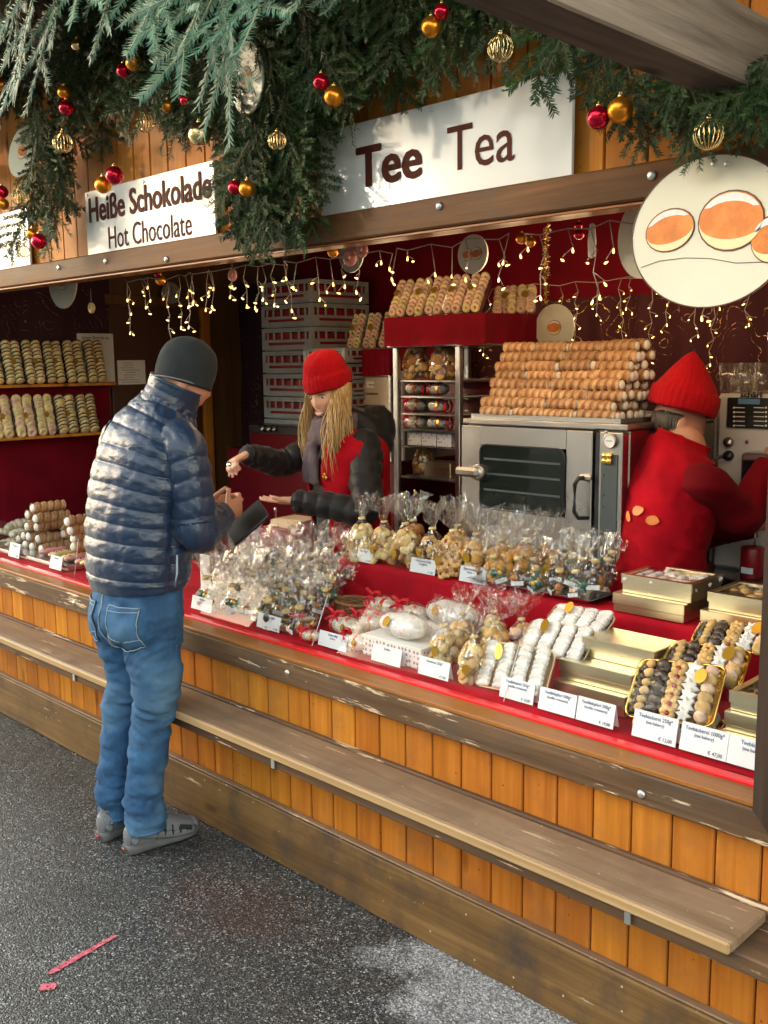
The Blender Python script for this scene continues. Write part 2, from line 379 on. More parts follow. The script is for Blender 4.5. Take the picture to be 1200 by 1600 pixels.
# ---------------------------------------------------------------- houses added out of view, sized to keep direct sun off the stall front
M['render'] = simple('pale_render', (0.42, 0.37, 0.30), 0.85, var=0.12, vscale=2.0)
M['render2'] = simple('grey_render', (0.34, 0.33, 0.32), 0.85, var=0.12, vscale=2.0)
M['rooftile'] = simple('roof_tiles', (0.16, 0.07, 0.05), 0.8, var=0.3, vscale=6)
M['winglass'] = simple('dark_glass', (0.03, 0.035, 0.04), 0.08)
M['white'] = simple('white_paint', (0.78, 0.78, 0.76), 0.45)
def house(x0, x1, h, m, label):
    t = thing('shade_house', label, 'house', ((x0 + x1) / 2, -9.6, 0)); wdt = x1 - x0
    MB().box((0, -3, h / 2), (wdt, 6, h)).obj('wall', m, t)
    MB().loft([[(-wdt / 2 - .0, 0.35, h + .003), (-wdt / 2, -6.3, h + .003), (-wdt / 2, -3, h + 0.4)], [(wdt / 2, 0.35, h + .003), (wdt / 2, -6.3, h + .003), (wdt / 2, -3, h + 0.4)]]).obj('roof', M['rooftile'], t)
    fm = MB().box((0, 0, 0), (1.15, 0.1, 1.55), 0.02).mesh('window', M['white']); pm = MB().box((0, 0.06, 0), (0.95, 0.03, 1.35)).mesh('pane', M['winglass'])
    n = max(2, int(wdt / 2.3))
    for r in range(int(h / 2.8)):
        for i in range(n):
            o = link('window', fm, t, (-wdt / 2 + (i + .5) * wdt / n, 0.04, 1.7 + r * 2.8)); link('pane', pm, o)
house(-44, -13.45, 4.5, M['render'], 'long low cream house added behind the camera to shade the stall')
house(-13.4, 1, 6.4, M['render2'], 'tall grey house added behind the camera to shade the stall')
house(1.05, 22, 5.2, M['render'], 'cream corner house added out of view at the right end across the lane')

# ---------------------------------------------------------------- the stall
stall = thing('market_stall', 'wooden market stall with orange plank front, weathered boards and a long counter', 'market stall', (0, 0, 0))
def part(name, mb, m, parent=None): return mb.obj(name, m, parent or stall)
X0, X1 = -6.4, -0.2
# front planks (one board each, grooves between them)
pm = MB().box((0, 0.011, 0.225), (0.1045, 0.022, 0.46), 0.003).mesh('plank', M['plank'])
x = -0.861 + 5 * 0.1085
while x > X0:
    link('plank', pm, stall, (x - 0.054, 2.03, 0.2)); x -= 0.1085
part('groove_backing', MB().box(((X0 + X1) / 2, 2.062, 0.42), (X1 - X0, 0.016, 0.5)), M['plank_dark'])
# plinth of two boards with a lighter top edge
for a, b in ((X0, -3.55), (-3.546, X1)):
    part('plinth_board', MB().box(((a + b) / 2, 2.012, 0.099), (b - a, 0.036, 0.196), 0.004), M['plinth'])
part('plinth_cap', MB().box(((X0 + X1) / 2, 2.016, 0.2), (X1 - X0, 0.026, 0.006), 0.002), M['bench'])
# bench
BZ = 0.503
for a, b in ((X0, -0.835),):
    part('bench_plank', MB().box(((a + b) / 2, 1.926, BZ - 0.013), (b - a, 0.165, 0.026), 0.004), M['bench'])
    part('bench_edge', MB().box(((a + b) / 2 - 0.001, 1.840, BZ - 0.0145), (b - a - 0.004, 0.012, 0.027), 0.004), M['bench_edge'])
part('bench_rail', MB().box(((X0 + X1) / 2, 2.0205, BZ - 0.012), (X1 - X0, 0.019, 0.036), 0.003), M['board'])
part('bench_support', MB().box(((X0 + X1) / 2, 1.945, BZ - 0.05), (X1 - X0, 0.168, 0.042), 0.004), M['board'])
for px, py in ((115, 1050), (426, 1182), (981, 1416)):
    p = at(px, py, y=1.855)
    part('bench_bracket', MB().box((p.x, 1.856, BZ - 0.05), (0.016, 0.006, 0.036), 0.001), M['steel_bolt'])
# counter board, ledge and red edging
part('counter_board', MB().box(((X0 - 0.80) / 2, 2.012, 0.6965), (-0.80 - X0, 0.044, 0.077), 0.004), M['board'])
part('counter_board', MB().box(((-0.797 + X1) / 2, 2.012, 0.6965), (X1 + 0.797, 0.044, 0.077), 0.004), M['board'])
part('counter_ledge', MB().box(((X0 + X1) / 2, 2.032, 0.742), (X1 - X0, 0.076, 0.014), 0.003), M['ledge'])
part('red_edging', MB().box(((X0 + X1) / 2, 2.085, 0.748), (X1 - X0, 0.03, 0.018), 0.004), M['red_edge'])
part('countertop', MB().box(((X0 + X1) / 2, 2.4, 0.735), (X1 - X0, 0.6, 0.03)), M['inner_wood'])
bolt = sm().ball((0, 0, 0), (0.011, 0.007, 0.011), 10, 6).mesh('bolt', M['steel_bolt'])
for px, py, yy in ((449, 1051, 1.99), (1002, 1241, 1.99), (116, 942, 1.99), (92, 418, 1.978), (165, 408, 1.978), (686, 322, 1.978), (1018, 274, 1.978), (260, 405, 1.978), (418, 377, 1.978)):
    p = at(px, py, y=yy); link('bolt', bolt, stall, (p.x, yy, p.z))
# wavy red cloth on the counter with a ragged front edge
def cloth_sheet(name, x0, x1, y0, y1, z, m, nx=150, ny=14, amp=0.006, parent=None, hang=0.0):
    mb = sm(); vs = []
    for j in range(ny + 1):
        for i in range(nx + 1):
            xx = x0 + (x1 - x0) * i / nx; yy = y0 + (y1 - y0) * j / ny
            if j == 0: yy += 0.012 * fbm(xx * 9, 0, 1)
            zz = z + amp * (fbm(xx * 7, yy * 9, 2.0) + 0.8) + (0.006 * max(0, fbm(xx * 18, yy * 10, 7)) if j < 3 else 0)
            if j == 0: zz = z - 0.003
            vs.append((xx, yy, zz))
    fs = [(j * (nx + 1) + i, j * (nx + 1) + i + 1, (j + 1) * (nx + 1) + i + 1, (j + 1) * (nx + 1) + i) for j in range(ny) for i in range(nx)]
    mb.add(vs, fs); return mb.obj(name, m, parent)
tag(cloth_sheet('counter_cloth', X0, -0.3, 2.105, 2.69, 0.757, M['redcloth'], nx=260), 'crumpled red cloth spread over the whole stall counter', 'cloth')
# right hand post with a mitred foot
part('front_post', MB().add([(-0.868, 1.988, 0.735), (-0.80, 1.988, 0.655), (-0.80, 1.988, 2.04), (-0.868, 1.988, 2.04), (-0.868, 2.075, 0.757), (-0.80, 2.075, 0.66), (-0.80, 2.075, 2.04), (-0.868, 2.075, 2.04)],
     [(0, 1, 2, 3), (4, 7, 6, 5), (0, 3, 7, 4), (1, 5, 6, 2), (3, 2, 6, 7), (0, 4, 5, 1)]), M['post'])
# fascia: beam, planks, rafters, roof
part('fascia_beam', MB().box(((X0 + X1) / 2, 2.02, 2.081), (X1 - X0, 0.08, 0.078), 0.005), M['beam'])
part('beam_underside', MB().box(((X0 + X1) / 2, 2.024, 2.037), (X1 - X0, 0.07, 0.008), 0.002), M['ledge'])
fm = MB().box((0, 0.011, 0.36), (0.1065, 0.022, 0.72), 0.003).mesh('fascia_plank', M['plank'])
x = -0.86 + 5 * 0.1105
while x > X0:
    link('fascia_plank', fm, stall, (x - 0.055, 2.032, 2.118)); x -= 0.1105
part('fascia_backing', MB().box(((X0 + X1) / 2, 2.064, 2.46), (X1 - X0, 0.016, 0.68)), M['plank_dark'])
part('roof', MB().loft([[(X0 - .3, 1.25, 2.9), (X0 - .3, 4.3, 3.3), (X0 - .3, 4.3, 3.36), (X0 - .3, 1.25, 2.96)], [(X1 + .3, 1.25, 2.9), (X1 + .3, 4.3, 3.3), (X1 + .3, 4.3, 3.36), (X1 + .3, 1.25, 2.96)]]), M['inner_wood'])
part('ceiling', MB().box(((X0 + X1) / 2, 3.05, 2.62), (X1 - X0, 1.95, 0.03)), M['ceil'])
part('floor', MB().box(((X0 + X1) / 2, 3.03, 0.06), (X1 - X0, 1.9, 0.12)), M['floor'])
# walls and their cloths
def curtain(name, p0, p1, z0, z1, m, folds=8.0, amp=0.012, n=90, rows=10, nrm=None):
    p0 = Vector((p0[0], p0[1], 0)); p1 = Vector((p1[0], p1[1], 0)); d = p1 - p0; L = d.length; d.normalize(); nn = Vector((-d.y, d.x, 0)); mb = sm(); vs = []
    for j in range(rows + 1):
        for i in range(n + 1):
            u = L * i / n; zz = z0 + (z1 - z0) * j / rows
            o = amp * (sin(u * folds * 2 + 1.7 * sin(u * 3) + 0.6 * fbm(u * 4, zz * 2, 3)) + 0.8 * fbm(u * 6, zz * 2.5, 5))
            p = p0 + d * u + nn * o; vs.append((p.x, p.y, zz))
    mb.add(vs, [(j * (n + 1) + i, j * (n + 1) + i + 1, (j + 1) * (n + 1) + i + 1, (j + 1) * (n + 1) + i) for j in range(rows) for i in range(n)])
    return part(name, mb, m)
part('back_wall', MB().box(((X0 + X1) / 2, 4.02, 1.37), (X1 - X0, 0.05, 2.5)), M['inner_wood'])
part('left_wall', MB().box((-5.3, 3.05, 1.37), (0.05, 1.95, 2.5)), M['inner_wood'])
part('right_wall', MB().box((-0.24, 3.05, 1.37), (0.05, 1.95, 2.5)), M['inner_wood'])
curtain('upper_cloth', (-0.3, 3.93), (-4.6, 3.93), 1.98, 2.6, M['darkcloth'], 3, 0.008)
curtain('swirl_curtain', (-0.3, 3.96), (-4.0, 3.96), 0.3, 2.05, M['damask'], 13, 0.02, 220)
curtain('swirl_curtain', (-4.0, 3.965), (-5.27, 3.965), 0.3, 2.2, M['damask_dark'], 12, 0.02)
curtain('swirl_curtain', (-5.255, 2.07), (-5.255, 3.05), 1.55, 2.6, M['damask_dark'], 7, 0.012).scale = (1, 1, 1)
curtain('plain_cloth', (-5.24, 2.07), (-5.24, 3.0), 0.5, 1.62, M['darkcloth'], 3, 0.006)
# door in the left wall
part('door', MB().box((-5.262, 3.34, 1.06), (0.03, 0.62, 1.95), 0.004), M['door'])
part('door_frame', MB().box((-5.25, 3.69, 1.06), (0.05, 0.06, 2.0), 0.004), M['plank'])
part('door_frame', MB().box((-5.25, 3.36, 2.075), (0.05, 0.72, 0.06), 0.004), M['inner_wood'])
# eave rafters above the lane
def rafter(p_low_left, xw, z, hh):
    part('rafter', MB().box((xw, 0.95, z + hh / 2), (0.13, 2.04, hh), 0.006), M['greywood'])
# ================================================================ goods on the counter
def foodmat(name, col, rough=0.65, var=0.25, sc=60, spec=0.3, bump=0.4, sss=0.0):
    t = NT(name); v = t.coord('Object'); n = t.noise(v, sc, 4, 0.6); r = t.rnd()
    c = t.mix(t.ramp(n, [(0.35, 0.0), (0.65, 1.0)]), tuple(x * (1 - var) for x in col), tuple(min(1, x * (1 + var * .6)) for x in col))
    c = t.node('HueSaturation', {'Color': c, 'Value': t.math('ADD', t.math('MULTIPLY', r, 0.3), 0.85)}).outputs[0]
    t.P(Base_Color=c, Roughness=rough, Normal=t.bump(n, bump, 0.002)); t.b.inputs['Specular IOR Level'].default_value = spec
    return t.m
M['biscuit'] = foodmat('pale_biscuit', (0.66, 0.42, 0.155))
M['biscuit2'] = foodmat('golden_biscuit', (0.58, 0.31, 0.08))
M['biscuit3'] = foodmat('brown_biscuit', (0.36, 0.16, 0.055))
M['straw'] = foodmat('pale_yellow_biscuit', (0.74, 0.60, 0.30))
M['pinkb'] = foodmat('pinkish_biscuit', (0.74, 0.50, 0.36))
M['choc'] = foodmat('dark_chocolate', (0.035, 0.016, 0.009), 0.35, 0.3, 50, 0.5)
M['sugar'] = foodmat('icing_sugar', (0.82, 0.80, 0.77), 0.85, 0.12, 90, 0.15)
M['sugarcrust'] = foodmat('sugared_crust', (0.70, 0.62, 0.52), 0.85, 0.35, 70, 0.15, 0.8)
M['pinkglaze'] = foodmat('pink_glaze', (0.70, 0.30, 0.26), 0.35, 0.12, 40, 0.5)
M['yglaze'] = foodmat('yellow_glaze', (0.70, 0.58, 0.24), 0.35, 0.12, 40, 0.5)
M['jam'] = simple('red_jam', (0.30, 0.01, 0.015), 0.2)
M['cream'] = foodmat('white_cream', (0.84, 0.81, 0.75), 0.6, 0.06, 30, 0.3)
M['dough'] = foodmat('pale_dough', (0.84, 0.75, 0.56), 0.5, 0.15, 25, 0.35)
M['green'] = foodmat('green_paper', (0.025, 0.13, 0.085), 0.4, 0.3, 60, 0.5)
def rollmat():
    t = NT('puff_pastry'); v = t.coord('Object'); n = t.noise(v, 26, 4, 0.6); n2 = t.noise(v, 160, 3)
    c = t.mix(t.ramp(n, [(0.35, 0.0), (0.68, 1.0)]), (0.36, 0.165, 0.06), (0.60, 0.37, 0.18))
    sx = t.node('SeparateXYZ', {0: t.node('TexCoord').outputs['Object']})
    ph = t.math('SUBTRACT', t.math('MULTIPLY', sx.outputs[1], 36.8), t.math('DIVIDE', t.math('ARCTAN2', sx.outputs[2], sx.outputs[0]), 6.28318))
    gr = t.math('FRACT', ph); c = t.mix(t.ramp(gr, [(0.0, 0.75), (0.12, 0.0), (0.8, 0.0), (1.0, 0.75)]), c, (0.20, 0.065, 0.015))
    c = t.mix(t.ramp(n2, [(0.56, 0.0), (0.8, 0.45)]), c, (0.78, 0.68, 0.54))
    c = t.node('HueSaturation', {'Color': c, 'Value': t.math('ADD', t.math('MULTIPLY', t.rnd(), 0.45), 0.72)}).outputs[0]
    t.P(Base_Color=c, Roughness=0.6, Normal=t.bump(n2, 0.3, 0.002)); return t.m
M['roll'] = rollmat()
def goldmat(name, col, rough, bump):
    t = NT(name); v = t.coord('Object'); n = t.noise(v, 45, 4, 0.6)
    t.P(Base_Color=col, Metallic=1.0, Roughness=rough, Normal=t.bump(n, bump, 0.003)); return t.m
M['gold'] = goldmat('gold_card', (0.86, 0.77, 0.54), 0.30, 0.12)
M['goldfoil'] = goldmat('gold_foil', (0.92, 0.62, 0.16), 0.16, 0.2)
M['sticker'] = simple('gold_sticker', (0.62, 0.36, 0.04), 0.25, 0.65)
M['silver'] = goldmat('silver_tray', (0.72, 0.72, 0.74), 0.25, 0.15)
M['card'] = simple('price_card', (0.74, 0.80, 0.84), 0.35)
M['print'] = simple('blue_print', (0.03, 0.06, 0.16), 0.5)
M['ribbon'] = simple('red_satin_ribbon', (0.62, 0.008, 0.02), 0.28, bump=(40, 0.3))
def cellomat(name='cellophane', base=0.05, crease=0.28, tint=(1, 1, 1)):
    t = NT(name); v = t.coord('Object')
    vz = t.coord('Object', (1, 1, .3))
    n = t.node('TexNoise', {'Vector': vz, 'Scale': 55.0, 'Detail': 2.0, 'Roughness': 0.5, 'Distortion': 0.6}).outputs[0]
    rid = t.math('ABSOLUTE', t.math('SUBTRACT', n, 0.5)); cr = t.ramp(rid, [(0.0, 1.0), (0.015, 0.4), (0.035, 0.0)])
    lw = t.node('LayerWeight', {'Blend': 0.25}).outputs['Facing']
    fac = t.math('ADD', t.math('ADD', t.math('MULTIPLY', t.math('POWER', lw, 2.5), 0.5), base), t.math('MULTIPLY', cr, crease), True)
    bmp = t.bump(n, 0.6, 0.01)
    gl = t.node('BsdfGlossy', {'Color': tint, 'Roughness': 0.07, 'Normal': bmp}).outputs[0]
    df = t.node('BsdfTranslucent', {'Color': tint}).outputs[0]
    g2 = t.node('MixShader', {0: 0.18, 1: gl, 2: df}).outputs[0]
    tr = t.node('BsdfTransparent', {'Color': (0.985, 0.985, 0.985)}).outputs[0]
    mx = t.node('MixShader', {0: fac, 1: tr, 2: g2}).outputs[0]
    t.t.links.new(mx, t.out.inputs['Surface']); return t.m
M['cello'] = cellomat('cellophane', 0.06, 0.38)
M['cello2'] = cellomat('cellophane_gift', 0.04, 0.32, (1.0, 1.0, 1.0))
M['clearbox'] = cellomat('clear_plastic', 0.03, 0.0)
def glassmat():
    t = NT('acrylic_pane'); lw = t.node('LayerWeight', {'Blend': 0.3}).outputs['Fresnel']
    gl = t.node('BsdfGlossy', {'Roughness': 0.02}).outputs[0]; tr = t.node('BsdfTransparent', {'Color': (0.985, 0.99, 0.985)}).outputs[0]
    t.t.links.new(t.node('MixShader', {0: t.math('MULTIPLY', lw, 0.03), 1: tr, 2: gl}).outputs[0], t.out.inputs['Surface']); return t.m
M['pane'] = glassmat()
M['paneedge'] = simple('acrylic_edge', (0.72, 0.74, 0.74), 0.25)
M['wicker'] = wood('wicker', (0.13, 0.06, 0.025), (0.42, 0.24, 0.11), 'x', 2.0, 0.6, 0)

# ---- small shapes shared by all the baked goods
def c_round(r=0.019, h=0.009, m='biscuit'): return sm().ball((0, 0, 0), (r, r, h), 12, 6).mesh('biscuit', M[m])
def c_ring(r=0.019, m='pinkb'): return sm().torus(r * 0.62, r * 0.42, 14, 7, None, 0.9).mesh('biscuit', M[m])
def c_crescent(m='sugar', L=0.05, r=0.0115, bend=0.5):
    pts = []; rr = []
    for i in range(9):
        a = (i / 8 - .5) * 2; pts.append((L / 2 * sin(a * 1.25), -L * 0.38 * cos(a * 1.25) + L * .3, 0)); rr.append(r * (1 - 0.62 * abs(a) ** 2.2))
    return sm().tube(pts, rr, 8).mesh('biscuit', M[m])
def c_star(m='sugar', r=0.022, h=0.009):
    mb = MB(); n = 12; o = [((r if i % 2 == 0 else r * .58) * cos(pi * i / 6), (r if i % 2 == 0 else r * .58) * sin(pi * i / 6)) for i in range(n)]
    rings = [[(x, y, -h / 2) for x, y in o], [(x, y, h / 4) for x, y in o], [(x * .8, y * .8, h / 2) for x, y in o]]
    return mb.loft(rings).mesh('biscuit', M[m])
def c_flower(m='biscuit', r=0.021):
    mb = sm()
    for i in range(6): mb.ball((r * .55 * cos(i * pi / 3), r * .55 * sin(i * pi / 3), 0), (r * .45, r * .45, r * .38), 8, 5)
    mb.cur = 1; mb.ball((0, 0, r * .22), (r * .3, r * .3, r * .25), 8, 5)
    return mb.mesh('biscuit', [M[m], M['jam']])
ME = dict(round=c_round(), round2=c_round(0.017, 0.011, 'straw'), ball=c_round(0.019, 0.016, 'biscuit2'), brown=c_round(0.021, 0.012, 'biscuit3'), bits=c_round(0.011, 0.009, 'biscuit'),
          ring=c_ring(), ringy=c_ring(0.02, 'straw'), flower=c_flower(), crescent=c_crescent(), star=c_star(), straw=c_round(0.018, 0.008, 'straw'), dark=c_round(0.019, 0.010, 'choc'), pink=c_round(0.018, 0.009, 'pinkb'))

def bag_mesh(name, rb, hb, neck, top, seed, m, flare=0.05, n=18, mat='cello', flat=0.0):
    """cellophane bag: bulged body, pinched neck, ruffled open top"""
    rng = random.Random(seed); prof = []
    for z, r in ((0.0, rb * .86), (hb * .12, rb), (hb * .45, rb * 1.03), (hb * .78, rb * .92), (hb, rb * .62), ((hb + neck) / 2, rb * .36), (neck, 0.009), (neck + (top - neck) * .12, 0.014)):
        prof.append((z, r))
    k = 4
    for i in range(1, k + 1): prof.append((neck + (top - neck) * (.12 + .88 * i / k), 0.014 + (flare - .014) * (i / k) ** 0.8))
    rings = []; ph = rng.uniform(0, 6); tilt = rng.uniform(-.25, .25), rng.uniform(-.15, .15)
    for i, (z, r) in enumerate(prof):
        up = max(0, (z - neck) / (top - neck)); ring = []
        for j in range(n):
            a = 2 * pi * j / n
            if up > 0:
                rr = r * (1 + 0.45 * sin(3 * a + ph) + 0.3 * sin(7 * a + ph * 2)) * rng.uniform(.75, 1.2)
                ring.append((rr * cos(a) + tilt[0] * (z - neck), rr * sin(a) * .6 + tilt[1] * (z - neck), z + up * rng.uniform(-.012, .016)))
            else:
                fl = 0.0 if z < hb * .8 else 0.12 * sin(6 * a + ph)
                rr = r * (1 + fl) * rng.uniform(.95, 1.05); ring.append((rr * cos(a), rr * sin(a), z))
        rings.append(ring)
    mb = MB(); mb.loft(rings, True, False); return mb.mesh(name, m)
CEL = [bag_mesh('cellophane', 0.052, 0.115, 0.145, 0.235, 20 + i, M['cello'], 0.06) for i in range(4)]
GCEL = [bag_mesh('cellophane', 0.032, 0.042, 0.072, 0.135, 50 + i, M['cello2'], 0.042, 14) for i in range(6)]
TIE = sm().torus(0.0095, 0.0042, 10, 6).mesh('tie', M['straw'])
STK = MB().disc(0.013, 0.016, 0.0015, 16).mesh('sticker', M['sticker'])
rngB = random.Random(11)
ORD = ['first', 'second', 'third', 'fourth', 'fifth', 'sixth', 'seventh', 'eighth', 'ninth', 'tenth', 'eleventh', 'twelfth', 'thirteenth', 'fourteenth', 'fifteenth', 'sixteenth', 'seventeenth', 'eighteenth', 'nineteenth', 'twentieth']
def biscuit_bag(p, kinds, label, group, s=1.0, n=46, sticker=True, cel=None, rz=None):
    t = thing('biscuit_bag', label, 'bag', p, rngB.uniform(-.5, .5) if rz is None else rz, group); t.scale = (s, s, s)
    for i in range(n):
        a = rngB.uniform(0, 2 * pi); z = 0.008 + 0.108 * (i / n); rr = 0.046 * (1 if i % 4 else .45) * (1 - 0.35 * max(0, (z - .07) / .045)) - 0.006
        o = link('biscuit', ME[rngB.choice(kinds)], t, (rr * cos(a), rr * sin(a), z), (rngB.uniform(.6, 1.6), rngB.uniform(-.5, .5), a + pi / 2))
        q = rngB.uniform(.85, 1.1); o.scale = (q, q, q)
    link('cellophane', cel or rngB.choice(CEL), t, (0, 0, 0), (0, 0, rngB.uniform(0, 6)))
    link('tie', TIE, t, (0, 0, 0.145), (0, 0, 0))
    if sticker: link('sticker', STK, t, (rngB.uniform(-.012, .012), -0.0545, rngB.uniform(.05, .08)), (0, 0, 0))
    return t

# ---- red stepped display behind the front row
TY, TZ = 2.545, 0.95
def draped(name, x0, x1, y0, y1, zt, zb, m, label, fold=0.006, nx=140):
    mb = sm(); prof = [(y1, zb), (y1, zt - .01), (y1 - .008, zt), ((y0 + y1) / 2, zt + .001), (y0 + .012, zt), (y0 + .002, zt - .006), (y0, zt - .025), (y0 - .004, (zt + zb) / 2), (y0 - .01, zb + .03), (y0 - .012, zb)]
    vs = []; n = nx
    for k, (yy, zz) in enumerate(prof):
        for i in range(n + 1):
            xx = x0 + (x1 - x0) * i / n; o = fold * sin(xx * 26 + 2 * sin(xx * 7)) * (max(0, k - 5) / 4) + fold * .6 * fbm(xx * 11, k * .5, 3) * (1 if k > 4 else 0)
            vs.append((xx, yy + o, zz + .002 * fbm(xx * 8, yy * 8, 1)))
    mb.add(vs, [(k * (n + 1) + i, k * (n + 1) + i + 1, (k + 1) * (n + 1) + i + 1, (k + 1) * (n + 1) + i) for k in range(len(prof) - 1) for i in range(n)])
    for sgn, i in ((0, 0), (1, n)): mb.f.append([k * (n + 1) + i for k in range(len(prof))]); mb.mi.append(0); mb.sm.append(False)
    return tag(mb.obj(name, m), label, 'display step')
draped('display_step', -2.80, -0.30, TY, 2.74, TZ, 0.762, M['redcloth'], 'long red velvet covered step carrying biscuit bags and gold boxes')

TB = [(566, 852, 2.60, ['round2'], 'pale flat biscuits, leftmost on the red step behind its card'),
      (601, 868, 2.60, ['round', 'round2'], 'small round pale biscuits, second on the red step'),
      (634, 876, 2.595, ['round', 'straw'], 'large flat pale biscuits with a gold oval seal, third on the red step'),
      (646, 834, 2.69, ['brown', 'ball'], 'darker biscuits half hidden in the back row of the red step'),
      (676, 868, 2.61, ['bits'], 'tiny nugget biscuits right behind the middle price card'),
      (708, 886, 2.595, ['flower'], 'flower biscuits with jam centres on the red step'),
      (716, 842, 2.69, ['round', 'ball'], 'golden biscuits in the back row left of the oven handle'),
      (744, 882, 2.615, ['ball', 'round'], 'orange golden biscuits behind the right price card of the step'),
      (783, 902, 2.60, ['ball'], 'plump round golden biscuits leaning to the left, right of the last step card'),
      (822, 890, 2.64, ['brown', 'ball'], 'large brown biscuits with a gold seal beside the silver tray'),
      (857, 868, 2.69, ['ball', 'brown'], 'brown biscuits squeezed in behind the silver tray')]
for px, py, yy, kinds, lab in TB:
    p = at(px, py, y=yy); biscuit_bag((p.x, yy, TZ + .003), kinds, 'bag of ' + lab, 'cellophane biscuit bags on the red step', rngB.uniform(1.03, 1.13))
for px, py, yy, kinds, lab in ((694, 1047, 2.20, ['round', 'round2', 'bits'], 'small round biscuits right behind a price card in the front row'), (741, 1068, 2.17, ['round', 'round2'], 'small round biscuits left of the sugared crescent tray'),
        (722, 985, 2.34, ['round'], 'biscuits standing behind the two front bags'), (775, 1000, 2.33, ['round', 'ball'], 'biscuits behind the sugared crescent tray'), (772, 955, 2.44, ['round2'], 'pale biscuits at the foot of the red step'), (815, 968, 2.42, ['pink', 'round'], 'pinkish biscuits below the red step beside the crescents')):
    p = at(px, py, y=yy); biscuit_bag((p.x, yy, 0.768), kinds, 'bag of ' + lab, 'cellophane biscuit bags at the front of the counter', 0.95)

# ---- small gift bags in a heap and on the silver tray
SW = []
for i in range(5):
    rg = random.Random(90 + i); mb = sm(); cols = [[0, 1, 1], [1, 1, 2], [0, 3], [3, 0], [1, 3]][i]
    for k in range(7):
        mb.cur = rg.choice(cols); a = rg.uniform(0, 6.3); mb.ball((.017 * cos(a), .017 * sin(a), rg.uniform(.008, .03)), rg.uniform(.008, .012), 8, 5)
    mb.smooth = False; mb.cur = 4; mb.box((0, -.029, .008), (.034, .002, .011))
    SW.append(mb.mesh('sweets', [M['biscuit3'], M['green'], M['sticker'], M['choc'], M['card']]))
rngG = random.Random(5)
def gift_bag(p, label, group, s=1.0):
    o = link('gift_bag', rngG.choice(GCEL), None, p, (rngG.uniform(-.28, .28), rngG.uniform(-.3, .3), rngG.uniform(-.8, .8)), (s, s, s * rngG.uniform(.9, 1.12)))
    tag(o, label, 'gift bag', group)
    link('sweets', rngG.choice(SW), o, (0, 0, 0.002)); link('tie', TIE, o, (0, 0, .072), (0, 0, 0), (.9, .9, 1.3))
for k in range(8):
    u = k / 7; yy = 2.165 + 0.07 * k; zz = 0.77
    xa = at(322 + 62 * u, 955 - 100 * u, y=yy).x; xb = at(470 + 100 * u, 1000 - 128 * u, y=yy).x
    n = max(4, int((xb - xa) / 0.066))
    for i in range(n + 1):
        xx = xa + (xb - xa) * i / n + rngG.uniform(-.012, .012)
        gift_bag((xx, yy + rngG.uniform(-.012, .012), zz + k * (.004 + .014 * i / n) + rngG.uniform(-.004, .015)), 'small clear gift bag, %s from the left in the %s row of the big heap' % (ORD[i], ORD[k]), 'small gift bags heaped right of the customer', rngG.uniform(1.12, 1.4))
tr_ = thing('silver_tray', 'silver tray full of small gift bags on the red step', 'tray', (-1.88, 2.64, TZ + .004))
MB().loft([[(-.22, -.085, .004), (.22, -.085, .004), (.22, .085, .004), (-.22, .085, .004)], [(-.235, -.1, .018), (.235, -.1, .018), (.235, .1, .018), (-.235, .1, .018)]], True, False).obj('dish', M['silver'], tr_)
MB().add([(-.25, -.115, .02), (.25, -.115, .02), (.25, .115, .02), (-.25, .115, .02), (-.232, -.097, .016), (.232, -.097, .016), (.232, .097, .016), (-.232, .097, .016)], [(0, 1, 5, 4), (1, 2, 6, 5), (2, 3, 7, 6), (3, 0, 4, 7)]).obj('rim', M['silver'], tr_)
for k in range(4):
    for i in range(6):
        gift_bag((-2.085 + .078 * i + .02 * (k % 2), 2.565 + .05 * k, TZ + .02 + .012 * k), 'small clear gift bag, %s from the left in the %s row on the silver tray' % (ORD[i], ORD[k]), 'small gift bags on the silver tray', rngG.uniform(1.1, 1.3))
def basket(name, p, a, b, h, label):
    t = thing(name, label, 'basket', p); mb = sm(); n = 36; rows = int(h / .006)
    for r in range(rows):
        z = .004 + r * .0062; rings = []
        mb.tube([((a * (.88 + .12 * r / rows)) * cos(2 * pi * j / n), (b * (.88 + .12 * r / rows)) * sin(2 * pi * j / n), z + .002 * sin(j * 3.14 * .5 + r * 3.14)) for j in range(n + 1)], .0042, 5)
    mb.obj('weave', M['wicker'], t); MB().disc(a * .88, b * .88, .004, 28, TR((0, 0, .006), rx=-pi / 2)).obj('bottom', M['wicker'], t)
    sm().tube([(a * 1.02 * cos(2 * pi * j / n), b * 1.02 * sin(2 * pi * j / n), h + .002) for j in range(n + 1)], .006, 6).obj('rim', M['wicker'], t)
p = at(432, 992, y=2.19); basket('wicker_basket', (p.x + .02, 2.22, .768), .15, .07, .036, 'low brown wicker basket under the gift bags behind the second price card')
p = at(562, 935, y=2.42); basket('wicker_basket', (p.x, 2.40, .80), .085, .06, .045, 'small brown wicker basket beside the ribboned loaves at the foot of the step')

